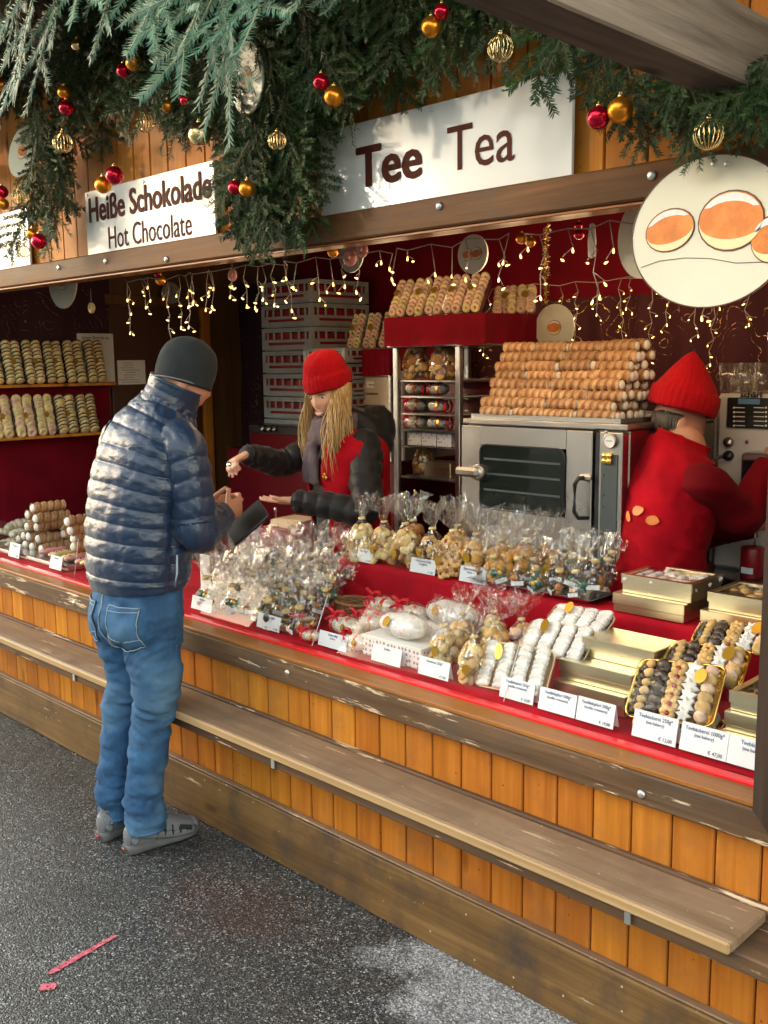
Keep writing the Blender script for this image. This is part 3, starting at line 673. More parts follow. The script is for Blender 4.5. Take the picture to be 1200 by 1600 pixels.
# ---- sugared loaves (with and without ribbon) and dotted boxes
def loaf_mesh(seed, L, W, H, m):
    mb = sm(); rings = []; n = 16
    for i in range(13):
        a = -1 + 2 * i / 12; e = max(.03, (1 - abs(a) ** 3.2)) ** .5; ring = []
        for j in range(n):
            th = 2 * pi * j / n; y = W / 2 * e * cos(th); z = H * .5 + H * .5 * e * sin(th) * (1.0 if sin(th) > 0 else .96); z += .10 * H * fbm(a * 2.5, th, seed)
            if z < .003: z = .003
            ring.append((a * L / 2, y + .06 * W * fbm(a * 3, seed, th), z))
        rings.append(ring)
    return mb.loft(rings).mesh('loaf', m)
LOAF = [loaf_mesh(i * 3.1, .125, .075, .06, M['sugarcrust']) for i in range(3)]
BIGLOAF = [loaf_mesh(20 + i * 3.1, .19, .105, .075, M['sugar']) for i in range(2)]
def bowm():
    mb = sm()
    for sx in (-1, 1):
        pts = [(0, 0, 0), (sx * .016, -.006, .014), (sx * .032, 0, .016), (sx * .034, .006, .004), (sx * .018, .006, -.002), (0, 0, 0)]
        mb.tube(pts, .0052, 6)
        mb.tube([(0, 0, 0), (sx * .014, -.012, -.006), (sx * .03, -.016, -.016)], .0042, 5)
    mb.ball((0, 0, .003), .008, 8, 5); return mb.mesh('bow', M['ribbon'])
BOW = bowm()
def band(L, W, H):
    mb = MB(); n = 14; r0 = [((-.007), W / 2 * 1.05 * cos(2 * pi * j / n), H * .5 + H * .53 * sin(2 * pi * j / n)) for j in range(n)]
    return mb.loft([r0, [(.007, y, z) for _, y, z in r0]], False, False).mesh('ribbon', M['ribbon'])
BAND = band(.125, .075, .06)
LCEL = loaf_mesh(77, .142, .088, .068, M['cello']); BLCEL = loaf_mesh(78, .205, .118, .084, M['cello'])
def ribbon_loaf(p, rz, s, label, bowx=-.04, group='ribboned loaves left of the dotted box'):
    t = thing('ribboned_loaf', label, 'loaf', p, rz, group); t.scale = (s, s, s)
    link('loaf', rngB.choice(LOAF), t); link('ribbon', BAND, t, (bowx, 0, 0)); link('ribbon', BAND, t, (bowx + .055, 0, 0), (0, 0, .35)); link('bow', BOW, t, (bowx, -.01, .062), (0, 0, rngB.uniform(-.5, .5)), (1.15, 1.15, 1.15))
    link('wrapper', LCEL, t); link('sticker', STK, t, (.028, -.04, .038), (-.25, 0, 0), (.7, 1, .7)); return t
RL = [(486, 1002, 2.13, .768, .62, .2, 'smallest sugared loaf with red ribbon at the front, left of the card'), (541, 988, 2.19, .80, 1.0, -.1, 'sugared loaf with red bow directly above the blank front card'), (556, 1018, 2.165, .768, .9, 0, 'sugared loaf lying flat under the other ribboned loaves'),
      (575, 976, 2.26, .80, .95, .15, 'sugared loaf with red ribbon wedged left of the big powdered loaf'), (585, 953, 2.31, .81, .85, -.3, 'rosy ribboned loaf in the middle row'), (614, 958, 2.31, .80, .85, .2, 'ribboned loaf touching the big powdered loaf from behind'),
      (598, 930, 2.41, .82, 1.0, -.1, 'sugared loaf with red bow at the back left below the red step'), (643, 940, 2.40, .82, 1.0, .1, 'sugared loaf with red ribbon and gold seal at the back, left of the longest loaf'), (478, 990, 2.21, .775, .7, .9, 'small ribboned loaf half hidden by gift bags')]
for px, py, yy, zz, s, rz, lab in RL:
    p = at(px, py, y=yy); ribbon_loaf((p.x, yy, zz), rz, s, lab)
def dotmat():
    t = NT('dotted_card'); v = t.coord('Object', rand=False); d = t.vor(v, 62.0, rnd=.35); k = t.ramp(d, [(0.28, 1.0), (0.34, 0.0)])
    t.P(Base_Color=t.mix(k, (0.78, 0.75, 0.74), (0.36, 0.22, 0.24)), Roughness=0.5); return t.m
M['dots'] = dotmat()
def dotted_box(p, d, rz, label, group='white dotted pastry boxes'):
    t = thing('dotted_box', label, 'box', p, rz, group); MB().box((0, 0, d[2] / 2), (d[0], d[1], d[2]), .002).obj('carton', M['dots'], t)
    MB().box((0, 0, d[2] + .002), (d[0] + .004, d[1] + .004, .006), .002).obj('lid', M['white'], t); return t
p0 = at(566, 1030, y=2.15); p1 = at(658, 1052, y=2.15); bx = (p0.x + p1.x) / 2
dotted_box((bx, 2.21, .766), (abs(p1.x - p0.x), .12, .062), 0, 'white pastry box with grey dots at the front under the big powdered loaf')
p = at(665, 960, y=2.36); dotted_box((p.x, 2.42, .766), (.2, .11, .06), 0, 'white dotted pastry box under the longest powdered loaf at the back')
def big_loaf(p, rz, s, label):
    t = thing('powdered_loaf', label, 'loaf', p, rz, 'powdered loaves in clear wrap'); t.scale = (s, s, s)
    link('loaf', rngB.choice(BIGLOAF), t); link('wrapper', BLCEL, t); link('sticker', STK, t, (-.02, -.056, .058), (-.6, 0, 0), (1.1, 1, 1.1))
big_loaf((bx + .005, 2.205, .836), -.12, 1.0, 'big powdered loaf in clear wrap on the front dotted box')
p = at(670, 985, y=2.29); big_loaf((p.x, 2.31, .80), -.1, .85, 'powdered loaf in clear wrap half hidden behind the big front loaf')
big_loaf((at(704, 945, y=2.41).x, 2.42, .834), -.05, 1.05, 'longest powdered loaf in clear wrap at the back below the red step')

# ---- trays given by three corners
def frame3(BL, BR, TL):
    u = BR - BL; v = TL - BL; lu = u.length; u = u.normalized(); nrm = u.cross(v).normalized(); v2 = nrm.cross(u)
    Mx = Matrix(((u.x, v2.x, nrm.x, BL.x), (u.y, v2.y, nrm.y, BL.y), (u.z, v2.z, nrm.z, BL.z), (0, 0, 0, 1)))
    return Mx, lu, v.dot(v2)
def rounded(w, h, r, n=5, z=0.0):
    pts = []
    for cx, cy, a0 in ((w - r, r, -pi / 2), (w - r, h - r, 0), (r, h - r, pi / 2), (r, r, pi)):
        for i in range(n + 1):
            a = a0 + pi / 2 * i / n; pts.append((cx + r * cos(a), cy + r * sin(a), z))
    return pts
def inset(pts, d, w, h, z): return [(w / 2 + (x - w / 2) * (1 - 2 * d / w), h / 2 + (y - h / 2) * (1 - 2 * d / h), z) for x, y, _ in pts]
def tray_base(name, Mx, w, h, mat, label, group=None, depth=.014):
    t = empty(name); t.matrix_world = Mx; tag(t, label, 'tray', group)
    o = rounded(w, h, .025); mb = sm()
    mb.loft([inset(o, .012, w, h, -.001), inset(o, .010, w, h, .002), inset(o, .004, w, h, depth), o and [(x, y, depth + .002) for x, y, _ in o], [(x, y, depth - .001) for x, y, _ in o], inset(o, .012, w, h, -.004)], True, True)
    mb.obj('dish', mat, t); return t
def cookie_tray(Mx, w, h, label, seed):
    t = tray_base('cookie_tray', Mx, w, h, M['goldfoil'], label, 'gold trays of mixed biscuits'); rg = random.Random(seed)
    cols = [('cone', 6), ('choco', 5), ('flower', 6), ('star', 6), ('round', 6)]
    for ci, (k, n) in enumerate(cols):
        x = w * (.14 + .18 * ci)
        for i in range(n):
            y = h * (.13 + .74 * i / (n - 1)); sc = w / .17
            if k == 'cone': me = rg.choice((ME['dark'], ME['round'])); o = link('biscuit', CONE, t, (x, y, .016), (0, 0, rg.uniform(.3, .9)))
            elif k == 'choco': o = link('biscuit', ME['dark'], t, (x, y, .02), (.6, 0, rg.uniform(-.3, .3)))
            elif k == 'flower': o = link('biscuit', ME['flower'], t, (x, y, .02), (.5, 0, rg.uniform(0, 1)))
            elif k == 'star': o = link('biscuit', ME['star'], t, (x, y, .022), (.45, 0, rg.uniform(0, 1)))
            else: o = link('biscuit', ME[rg.choice(('pink', 'round'))], t, (x, y, .02), (.7, .2, 0))
            q = rg.uniform(.62, .78) * sc; o.scale = (q, q, q)
    o = rounded(w - .01, h - .01, .022); mb = sm(); mb.loft([[(x + .005, y + .005, .015) for x, y, _ in o], [(x + .005, y + .005, .036) for x, y, _ in inset(o, .008, w, h, 0)], [(x + .005, y + .005, .041) for x, y, _ in inset(o, .02, w, h, 0)]], False, True)
    mb.obj('clear_lid', M['clearbox'], t); s = link('sticker', STK, t, (w * .8, h * .72, .044), (-pi / 2, 0, 0), (1.25, 1, 1.25)); return t
cm = sm(); cm.tube([(-.022, 0, 0), (-.008, 0, .001), (.008, 0, .002), (.02, 0, .002)], [.003, .008, .012, .009], 8); cm.cur = 1; cm.tube([(-.023, 0, 0), (-.012, 0, .0012), (-.002, 0, .0018)], [.0035, .0085, .0105], 8)
CONE = cm.mesh('biscuit', [M['biscuit'], M['choc']])
def tray3(bl, br, tl, yb, yt, zb=.772):
    BL = at(*bl, y=yb); BR = at(*br, y=yb); TL = at(*tl, y=yt); return frame3(BL, BR, TL)
Mx, w_, h_ = tray3((977, 1122), (1117, 1142), (1010, 1032), 2.165, 2.27); cookie_tray(Mx, w_, h_, 'gold tray of mixed biscuits, the nearest one leaning behind the tea bakery card', 1)
Mx, w_, h_ = tray3((985, 1140), (1118, 1160), (990, 1112), 2.165, 2.24); cookie_tray(Mx, w_, h_, 'gold tray of mixed biscuits lying underneath the nearest leaning tray', 2)
Mx, w_, h_ = tray3((1030, 1062), (1160, 1082), (1050, 1005), 2.31, 2.39); cookie_tray(Mx, w_, h_, 'gold tray of mixed biscuits, second behind the nearest leaning tray', 3)
Mx, w_, h_ = tray3((1078, 1012), (1205, 1030), (1090, 975), 2.42, 2.49); cookie_tray(Mx, w_, h_, 'gold tray of mixed biscuits, farthest back below the gold boxes on the step', 4)
M['paper'] = simple('cream_card_tray', (0.66, 0.48, 0.28), 0.5)
def crescent_tray(Mx, w, h, label, seed, cols=4, rows=9):
    t = tray_base('crescent_tray', Mx, w, h, M['paper'], label, 'trays of sugared crescents', .018); rg = random.Random(seed)
    for c in range(cols):
        for r in range(rows):
            link('biscuit', ME['crescent'], t, (w * (.15 + .7 * c / (cols - 1)), h * (.1 + .82 * r / (rows - 1)), .02 + rg.uniform(0, .004)), (.9, rg.uniform(-.15, .15), rg.uniform(-.15, .15) + pi), (.82, 1.1, 1.1))
    o = rounded(w - .01, h - .01, .022); mb = sm(); mb.loft([[(x + .005, y + .005, .02) for x, y, _ in o], [(x + .005, y + .005, .04) for x, y, _ in inset(o, .006, w, h, 0)]], False, True)
    mb.obj('clear_lid', M['clearbox'], t); link('sticker', STK, t, (w * .3, h * .76, .043), (-pi / 2, 0, .3), (1.0, 1, 1.5))
Mx, w_, h_ = tray3((744, 1073), (856, 1096), (762, 1002), 2.16, 2.23); crescent_tray(Mx, w_, h_, 'tray of white sugared crescents standing at the front behind the vanilla card', 1)
Mx, w_, h_ = tray3((812, 1022), (915, 1043), (828, 972), 2.27, 2.35); crescent_tray(Mx, w_, h_, 'tray of white sugared crescents in the middle row beside the gold boxes', 2)
Mx, w_, h_ = tray3((850, 985), (945, 1003), (868, 952), 2.38, 2.46); crescent_tray(Mx, w_, h_, 'tray of white sugared crescents at the back under the red step', 3, 4, 7)

# ---- gold boxes
def gold_box(fl, fr, h, yf, dep, label, zt=None, window=None, group='gold pastry boxes'):
    a = at(*fl, y=yf); b = at(*fr, y=yf); L = abs(b.x - a.x); zt = (a.z + b.z) / 2 if zt is None else zt
    t = thing('gold_box', label, 'box', ((a.x + b.x) / 2, yf + dep / 2, zt - h), 0, group)
    MB().box((0, 0, (h - .012) / 2), (L - .006, dep - .006, h - .012), .0015).obj('tray', M['gold'], t)
    mb = MB(); tk = .0015
    if window:
        for s in (-1, 1):
            mb.box((s * (L / 2 - .008), 0, h - .002), (.016, dep, .004)); mb.box((0, s * (dep / 2 - .008), h - .0022), (L - .032, .016, .0036))
            mb.box((0, s * (dep / 2 - tk / 2), h - .016), (L - .004, tk, .024)); mb.box((s * (L / 2 - tk / 2), 0, h - .016), (tk, dep - .0035, .024))
        mb.obj('lid', M['gold'], t); MB().box((0, 0, h - .003), (L - .032, dep - .032, .001)).obj('clear_window', M['clearbox'], t)
        rg = random.Random(len(label)); nx = int(L / .034); ny = int(dep / .04)
        for i in range(nx):
            for j in range(ny): link('biscuit', ME[rg.choice(window)], t, (-L / 2 + (i + .5) * L / nx, -dep / 2 + (j + .5) * dep / ny, h - .016), (rg.uniform(-.3, .3), rg.uniform(-.3, .3), rg.uniform(0, 3)))
    else:
        MB().box((0, 0, h - .017), (L, dep, .034), .002).obj('lid', M['gold'], t)
    return t
BH = .052
def stack(yf, top_z, specs):
    z = top_z
    for fl, fr, h, dy, dep, lab, win in specs:
        gold_box(fl, fr, h, yf + dy, dep, lab, z, win); z -= h + .0008
zt = TZ + .003 + 2 * .056 + .001
stack(2.50 + .06, zt, [((971, 883), (1082, 900), .056, 0.0, .19, 'gold box with clear lid on top of the left pile on the step', ['crescent', 'star']), ((957, 918), (1070, 937), .056, -.02, .2, 'closed gold box at the bottom of the left pile on the step', None)])
stack(2.50 + .06, zt - .012, [((1106, 906), (1215, 924), .05, .0, .19, 'gold box of dark biscuits under a clear lid beside the highest pile', ['round', 'dark']), ((1094, 938), (1215, 958), .05, -.015, .2, 'closed gold box under the dark biscuit box beside the post', None)])
z3 = .768 + 3 * .056
stack(2.21, z3, [((909, 979), (1024, 991), .056, .08, .14, 'closed gold box topmost of the front pile of three', None), ((873, 1017), (988, 1038), .056, .02, .17, 'closed gold box in the middle of the front pile of three', None), ((864, 1047), (977, 1077), .056, 0, .17, 'closed gold box lowest of the front pile of three', None)])
stack(2.20, .768 + 3 * .048, [((1140, 1062), (1230, 1078), .048, .0, .16, 'gold box with a dark clear lid on the short pile beside the post', ['dark', 'dark']), ((1132, 1092), (1230, 1110), .048, -.01, .17, 'closed gold box second in the short pile beside the post', None), ((1122, 1132), (1230, 1150), .048, -.025, .18, 'closed gold box lowest in the short pile beside the post', None)])

# ---- price cards
def price_card(bl, br, ht, yy, lines, label, zb=None, tilt=.22):
    a = at(*bl, y=yy); b = at(*br, y=yy); L = (b - a).length; c = (a + b) / 2
    t = thing('price_card', label, 'price card', (c.x, yy, (zb if zb is not None else .766) + .001), 0, 'white price cards')
    Mt = TR((0, 0, 0), rx=-tilt); H = ht
    MB().box((0, 0, H / 2), (L, .0015, H), 0, Mt).obj('card', M['card'], t)
    MB().box((0, 0, H / 2), (L, .0012, H), 0, TR((0, 2 * H * sin(tilt) * 1.0, 0), rx=tilt)).obj('back_leaf', M['card'], t)
    for txt, u, v, s, al in lines:
        pos = Mt @ Vector((u * L, -.0016, v * H))
        text_obj('lettering', txt, s * H, M['print'], t, pos, (pi / 2 - tilt, 0, 0), 0.0, .9, al, .0002)
def L3(a, b, c): return [(a, 0, .82, .2, 'CENTER'), (b, 0, .62, .17, 'CENTER'), (c, .42, .14, .19, 'RIGHT')]
PC = [((986, 1172), (1054, 1190), .068, 2.118, L3('Teebäckerei 250g*', '(tea bakery)', '€ 12,00'), 'price card for tea bakery in front of the leaning gold tray'),
      ((1060, 1192), (1133, 1211), .068, 2.118, L3('Teebäckerei 1000g*', '(tea bakery)', '€ 47,00'), 'second price card from the post, for the large tea bakery'),
      ((1134, 1207), (1212, 1226), .068, 2.118, L3('Teebäckerei', '(tea bakery)', '€'), 'price card half hidden by the dark post'),
      ((899, 1145), (957, 1160), .062, 2.118, L3('Vanillekipferl 500g*', '(vanilla croissants)', '€ 19,00'), 'price card in front of the closed front pile of gold boxes'),
      ((840, 1128), (897, 1142), .06, 2.118, L3('Vanillekipferl 500g*', '(vanilla croissants)', ''), 'pale price card between two vanilla cards'),
      ((780, 1103), (832, 1114), .058, 2.125, L3('Vanillekipferl 250g*', '(vanilla croissants)', '€ 10,00'), 'price card leaning on the sugared crescent tray'),
      ((653, 1062), (700, 1073), .054, 2.122, L3('Haselnuss 250g*', '', '€ 7,00'), 'price card below the front biscuit bags'),
      ((580, 1037), (625, 1050), .054, 2.122, L3('Stollen', '', ''), 'nearly blank price card in front of the dotted box'),
      ((497, 1012), (540, 1020), .05, 2.122, L3('Stollen 400g*', '(stollen)', ''), 'price card in front of the ribboned loaves'),
      ((401, 983), (436, 993), .052, 2.125, L3('Lebkuchen 200g*', '6', '€ 5,50'), 'price card in front of the wicker basket'),
      ((299, 961), (330, 969), .05, 2.125, L3('Magenbrot', '11', '€ 4,50'), 'price card at the left end of the gift bag heap beside the customer')]
for a, b, h, yy, ln, lab in PC: price_card(a, b, h, yy, ln, lab)
for a, b, h, ln, lab in (((547, 861), (581, 867), .05, L3('Haselnuss 250g*', '', '€ 7,00'), 'leftmost price card on the red step'), ((640, 877), (679, 884), .052, L3('Kokosbusserl 250g*', '(macaroons)', '€ 7,00'), 'middle price card on the red step'), ((717, 893), (758, 900), .054, L3('Butterbäckerei 250g*', '(butter biscuits)', '€ 8,00'), 'right price card on the red step')):
    price_card(a, b, h, 2.552, ln, lab, TZ + .001)
for a, b, h, ln, lab in (((14, 879), (30, 884), .07, L3('Croissant', '', '€ 3,50'), 'price card in front of the cream rolls on the left'), ((78, 900), (96, 905), .062, L3('Schnitten', '', '€'), 'price card in front of the glazed bars')):
    price_card(a, b, h, 2.118, ln, lab)

# ---- acrylic sneeze screens
def pane(name, p0, p1, label, H=.24, lean=.10, ends=(0, 1), zb=.76, yb=2.112):
    t = thing(name, label, 'screen', (0, 0, 0)); rows = []
    vs = [(p0, yb, zb), (p1, yb, zb), (p1, yb + lean, zb + H), (p0, yb + lean, zb + H)]; vs += [(x, y + .003, z) for x, y, z in vs]
    MB().add(vs, [(0, 1, 2, 3), (7, 6, 5, 4), (0, 4, 5, 1), (2, 6, 7, 3)]).obj('pane', M['pane'], t)
    for e in ends:
        x = (p0, p1)[e]; sm().tube([(x, yb - .001, zb), (x, yb + lean - .001, zb + H)], .0014, 5).obj('polished_edge', M['paneedge'], t)
xs = [at(371, 905, y=2.14).x, at(488, 1017, y=2.112).x, at(788, 1110, y=2.112).x, -.872]
pane('acrylic_screen', xs[1], xs[2] - .002, 'clear leaning acrylic screen in front of the ribboned loaves and biscuit bags', .16, .075, (0, 1))
pane('acrylic_screen', xs[2] + .002, xs[3], 'clear leaning acrylic screen in front of the gold boxes and trays', .16, .075, ())
pane('acrylic_screen', at(0, 880, y=2.112).x - .9, at(117, 908, y=2.112).x, 'clear leaning acrylic screen in front of the cream rolls at the left end', .17, .03, (1,))
pane('acrylic_screen', at(312, 960, y=2.112).x, xs[1] - .003, 'clear leaning acrylic screen in front of the gift bag heap', .16, .075, ())

# ---- cream rolls and other pastry at the left end
def roll_meshes():
    mb = sm(); rings = []; n = 14; L = .125; N = 44
    for i in range(N + 1):
        u = i / N; ring = []; tw = u * 4.6
        for j in range(n):
            a = 2 * pi * j / n; ph = (tw - a / (2 * pi)) % 1.0; r = .0148 + .0058 * sin(pi * ph) ** .7; ring.append((r * cos(a), L * (u - .5), r * sin(a)))
        rings.append(ring)
    body = mb.loft(rings, False, False).mesh('cream_roll', M['roll'])
    cm_ = sm(); cm_.ball((0, 0, 0), (.0152, .010, .0152), 12, 6)
    return body, cm_.mesh('cream', M['cream'])
ROLL, RCREAM = roll_meshes(); rngR = random.Random(21)
def cream_roll(p, rz, label, group, s=1.0, tilt=0.0):
    s *= rngR.uniform(.95, 1.06)
    o = link('cream_roll', ROLL, None, p, (tilt + rngR.uniform(-.03, .03), 0, rz), (s, s * rngR.uniform(.95, 1.03), s)); tag(o, label, 'pastry', group)
    [link('cream', RCREAM, o, (0, q_ * .0605, 0)) for q_ in (-1, 1)]; return o
LR = [(24, 857), (29, 861), (39, 864), (48, 868), (31, 842), (47, 850), (57, 853), (41, 836), (51, 837), (64, 842), (70, 857), (63, 822), (52, 821), (62, 810), (47, 804), (54, 794), (114, 814), (116, 828), (118, 841), (121, 854)]
for kk, (px, py) in enumerate(LR):
    yy = 2.30 if px < 100 else 2.30
    p = at(px, py, y=yy); cream_roll((p.x, yy + .065 + rngR.uniform(-.01, .01), p.z), rngR.uniform(-.06, .06) + .06, 'golden cream roll, %s of the heap %s' % (ORD[kk % 16], 'behind the croissant card' if kk < 16 else 'close to the acrylic edge beside the customer'), 'cream rolls heaped at the left end', 1.42)
for kk, (px, py) in enumerate(((80, 852), (100, 848), (86, 838), (104, 834), (84, 824), (100, 820))):
    p = at(px, py, y=2.43); cream_roll((p.x, 2.5, p.z), rngR.uniform(-.06, .06), 'golden cream roll in the rear of the left heap, %s counted upwards' % ORD[kk], 'cream rolls heaped at the left end', 1.42)
def bar_mesh(m):
    mb = sm(); rings = []
    for i in range(9):
        u = i / 8; e = max(.2, 1 - abs(2 * u - 1) ** 6) ** .5; rings.append([(.024 * e * cos(a), .15 * (u - .5), .016 + .015 * e * sin(a)) for a in [2 * pi * j / 12 for j in range(12)]])
    mb.loft(rings); mb.cur = 1
    for k in range(4): mb.ball((0.004 * (-1) ** k, -.05 + .033 * k, .031), .0042, 6, 4)
    return mb.mesh('glazed_bar', [m, M['jam']])
BARS = {'pink': bar_mesh(M['pinkglaze']), 'yellow': bar_mesh(M['yglaze'])}
for kk, (px, py, k) in enumerate(((64, 872, 'pink'), (78, 872, 'pink'), (82, 880, 'yellow'), (98, 882, 'yellow'), (104, 888, 'pink'), (128, 880, 'yellow'), (120, 892, 'pink'), (136, 893, 'pink'))):
    p = at(px, py, y=2.22); tag(link('glazed_bar', BARS[k], None, (p.x, 2.29, max(.772, p.z - .02)), (0, 0, rngR.uniform(-.1, .1))), k + ' glazed bar with dark dots below the cream rolls, %s from the left' % ORD[kk], 'pastry', k + ' glazed bars')
MBr = sm()
for k in range(7):
    a = (k - 3) / 3.0; MBr.ball((.085 * sin(a * 1.1), .028 * cos(a * 1.6), .024), (.024 * (1.25 - .5 * abs(a)), .03 * (1.2 - .55 * abs(a)), .025 * (1.2 - .5 * abs(a))), 12, 8)
CRO = MBr.mesh('pale_pastry', M['dough'])
for i in range(26):
    px = -50 + (i % 7) * 13 + rngR.uniform(-3, 3); r = i // 7; py = 850 - r * 15 + (i % 7) * 1.2
    p = at(px, py, y=2.30 + .03 * r); tag(link('pale_pastry', CRO, None, (p.x, 2.33 + .03 * r, p.z), (rngR.uniform(-.2, .2), rngR.uniform(-.2, .2), rngR.uniform(.8, 1.9))), 'pale braided pastry at the far left end, %s from the left in row %s' % (ORD[i % 7], ORD[r]), 'pastry', 'pale braided pastries at the far left')
for x0, x1, lab in ((at(20, 880, y=2.2).x, at(60, 880, y=2.2).x + .42, 'long silver tray under the cream rolls'), (at(20, 880, y=2.2).x - .9, at(20, 880, y=2.2).x - .02, 'long silver tray under the pale pastries')):
    t = thing('serving_tray', lab, 'tray', ((x0 + x1) / 2, 2.35, .766)); L = x1 - x0
    MB().box((0, 0, .002), (L, .42, .004), .001).obj('dish', M['silver'], t)
    mb = MB(); [mb.box((0, s * .209, .012), (L, .003, .016)) for s in (-1, 1)]; [mb.box((s * (L / 2 - .0015), 0, .012), (.003, .414, .016)) for s in (-1, 1)]; mb.obj('rim', M['silver'], t)
# ================================================================ inside the stall
M['steel'] = None
def steelmat():
    t = NT('brushed_steel'); v = t.coord('Object', (1, 1, 90)); n = t.noise(v, 8, 3); v2 = t.coord('Object'); n2 = t.noise(v2, 5, 4)
    t.P(Base_Color=(0.47, 0.46, 0.45), Metallic=1.0, Roughness=t.math('ADD', t.math('MULTIPLY', n2, 0.2), 0.2), Normal=t.bump(n, 0.06, 0.002)); return t.m
M['steel'] = steelmat()
M['crate'] = simple('grey_crate_plastic', (0.27, 0.29, 0.30), 0.5, var=0.15, vscale=12)
M['crate_in'] = simple('crate_shadow_gap', (0.02, 0.02, 0.022), 0.8)
M['black'] = simple('black_plastic', (0.015, 0.016, 0.018), 0.3, var=0.2)
M['blackmat'] = simple('black_rubber', (0.02, 0.02, 0.022), 0.65, var=0.2)
M['darkglass'] = simple('dark_oven_glass', (0.012, 0.016, 0.013), 0.06)
M['cream_sign'] = simple('cream_sign', (0.70, 0.68, 0.56), 0.3, var=0.03, vscale=8)
M['signwhite'] = simple('sign_white', (0.72, 0.74, 0.74), 0.16, spec=0.3, var=0.03, vscale=5)
M['brownprint'] = simple('brown_lettering', (0.075, 0.018, 0.012), 0.6, spec=0.08)
M['grey'] = simple('grey_paint', (0.34, 0.34, 0.33), 0.5, var=0.08)
M['beige'] = simple('beige_poster', (0.55, 0.44, 0.30), 0.4, var=0.06)
M['slate'] = simple('slate_print', (0.06, 0.075, 0.08), 0.4)
M['redplast'] = simple('red_panel', (0.25, 0.008, 0.015), 0.35, var=0.15)
M['maroon'] = simple('maroon_gloss', (0.10, 0.006, 0.010), 0.18)
M['paper'] = M['paper']
M['icebun'] = foodmat('printed_bun', (0.80, 0.26, 0.07), 0.4, 0.25, 20)
M['bunpale'] = simple('printed_bun_band', (0.86, 0.70, 0.42), 0.4)
M['outline'] = simple('printed_outline', (0.12, 0.05, 0.03), 0.4)
M['bluelcd'] = simple('blue_display', (0.12, 0.25, 0.40), 0.2)
def printed_bun(parent, cx, cz, a, b, y, rot=0.0):
    """flat print of a sugared bun: outline, glaze, pale band, sugar cap"""
    c, s = cos(rot), sin(rot)
    def ell(a_, b_, f0, f1, ox=0, oz=0, n=22):
        pts = []
        for i in range(n + 1):
            th = f0 + (f1 - f0) * i / n; x, z = a_ * cos(th) + ox, b_ * sin(th) + oz; pts.append((cx + c * x - s * z, cz + s * x + c * z))
        return pts
    def flat(name, pts, yy, m):
        mb = MB(); n = len(pts); mb.add([(x, yy, z) for x, z in pts] + [(x, yy + .0006, z) for x, z in pts], [list(range(n)), list(range(n, 2 * n))[::-1]]); return mb.obj(name, m, parent)
    flat('print_outline', ell(a * 1.05, b * 1.06, 0, 2 * pi)[:-1], y - .0012, M['outline']); flat('print_glaze', ell(a, b, 0, 2 * pi)[:-1], y - .0022, M['icebun'])
    low = ell(a * .99, b * .98, pi * 1.02, pi * 1.98); up = ell(a * .97, b * .55, pi * 1.98, pi * 1.02, 0, -b * .08); flat('print_band', low + up[1:-1], y - .0032, M['bunpale'])
    top = ell(a * .97, b * .96, pi * .16, pi * .84); dn = ell(a * .8, b * .45, pi * .84, pi * .16, 0, b * .22); flat('print_sugar', top + dn[1:-1], y - .0032, M['sugar'])

# ---- left wall shelves with trays
SX = -5.13
for z, ye, lab in ((1.603, 2.985, 'upper'), (1.325, 2.875, 'lower')):
    part('wall_shelf', MB().box((SX - .06, (2.06 + ye) / 2, z - .008), (.125, ye - 2.06, .016), .002), M['plank'])
SAND = sm().ball((0, 0, .003), (.021, .021, .0055), 12, 5); SAND.cur = 1; SAND.ball((0, 0, -.004), (.0205, .0205, .0045), 12, 5); SAND = SAND.mesh('biscuit', [M['straw'], M['choc']])
def wall_tray(y0, y1, z, hgt, kind, label, seed):
    a = radians(14); Mx = Matrix(((0, -sin(a), cos(a), SX - .012), (1, 0, 0, y0), (0, cos(a), sin(a), z + .001), (0, 0, 0, 1)))
    w = y1 - y0 - .004; t = empty('biscuit_tray'); t.matrix_world = Mx; tag(t, label, 'tray', 'trays of biscuits on the wall shelves'); rg = random.Random(seed)
    o = rounded(w, hgt, .014); mb = sm(); mb.loft([inset(o, .004, w, hgt, -.0035), inset(o, .003, w, hgt, 0), [(x, y, .026) for x, y, _ in o], [(x, y, .024) for x, y, _ in inset(o, -.002, w, hgt, 0)]], True, False); mb.obj('dish', M['clearbox'], t)
    n = 11
    for c in range(2):
        for r in range(n):
            me = SAND if kind == 's' else rg.choice((ME['ring'], ME['ringy'], ME['ringy']))
            o2 = link('biscuit', me, t, (w * (.27 + .46 * c) + rg.uniform(-.002, .002), hgt * (.07 + .86 * r / (n - 1)), .019), (rg.uniform(.9, 1.2) if kind == 's' else rg.uniform(.2, .6), rg.uniform(-.15, .15), 0)); q = w / .088 * rg.uniform(.93, 1.05); o2.scale = (q, q, q)
    o3 = link('sticker', STK, t, (w * .5, hgt * .5, .043), (-pi / 2, 0, 0), (.9, 1, 1.0))
yb = [at(px, 590, x=SX).y for px in (-25, 8, 40, 73, 104, 137, 169)]
for i in range(6): wall_tray(yb[i], yb[i + 1], 1.603, .235, 's', 'clear tray of chocolate edged biscuits, %s from the left on the upper shelf' % ORD[i], 40 + i)
yb = [at(px, 680, x=SX).y for px in (-12, 25, 60, 91, 125, 157)]
for i in range(5): wall_tray(yb[i], yb[i + 1], 1.325, .215, 'r' if i < 3 else 's', ('clear tray of pastel ring biscuits, %s from the left on the lower shelf' if i < 3 else 'clear tray of chocolate edged biscuits, %s from the left on the lower shelf') % ORD[i], 60 + i)
p = at(122, 560, x=-5.235); q = at(180, 595, x=-5.235); zt = at(150, 521, x=-5.235).z
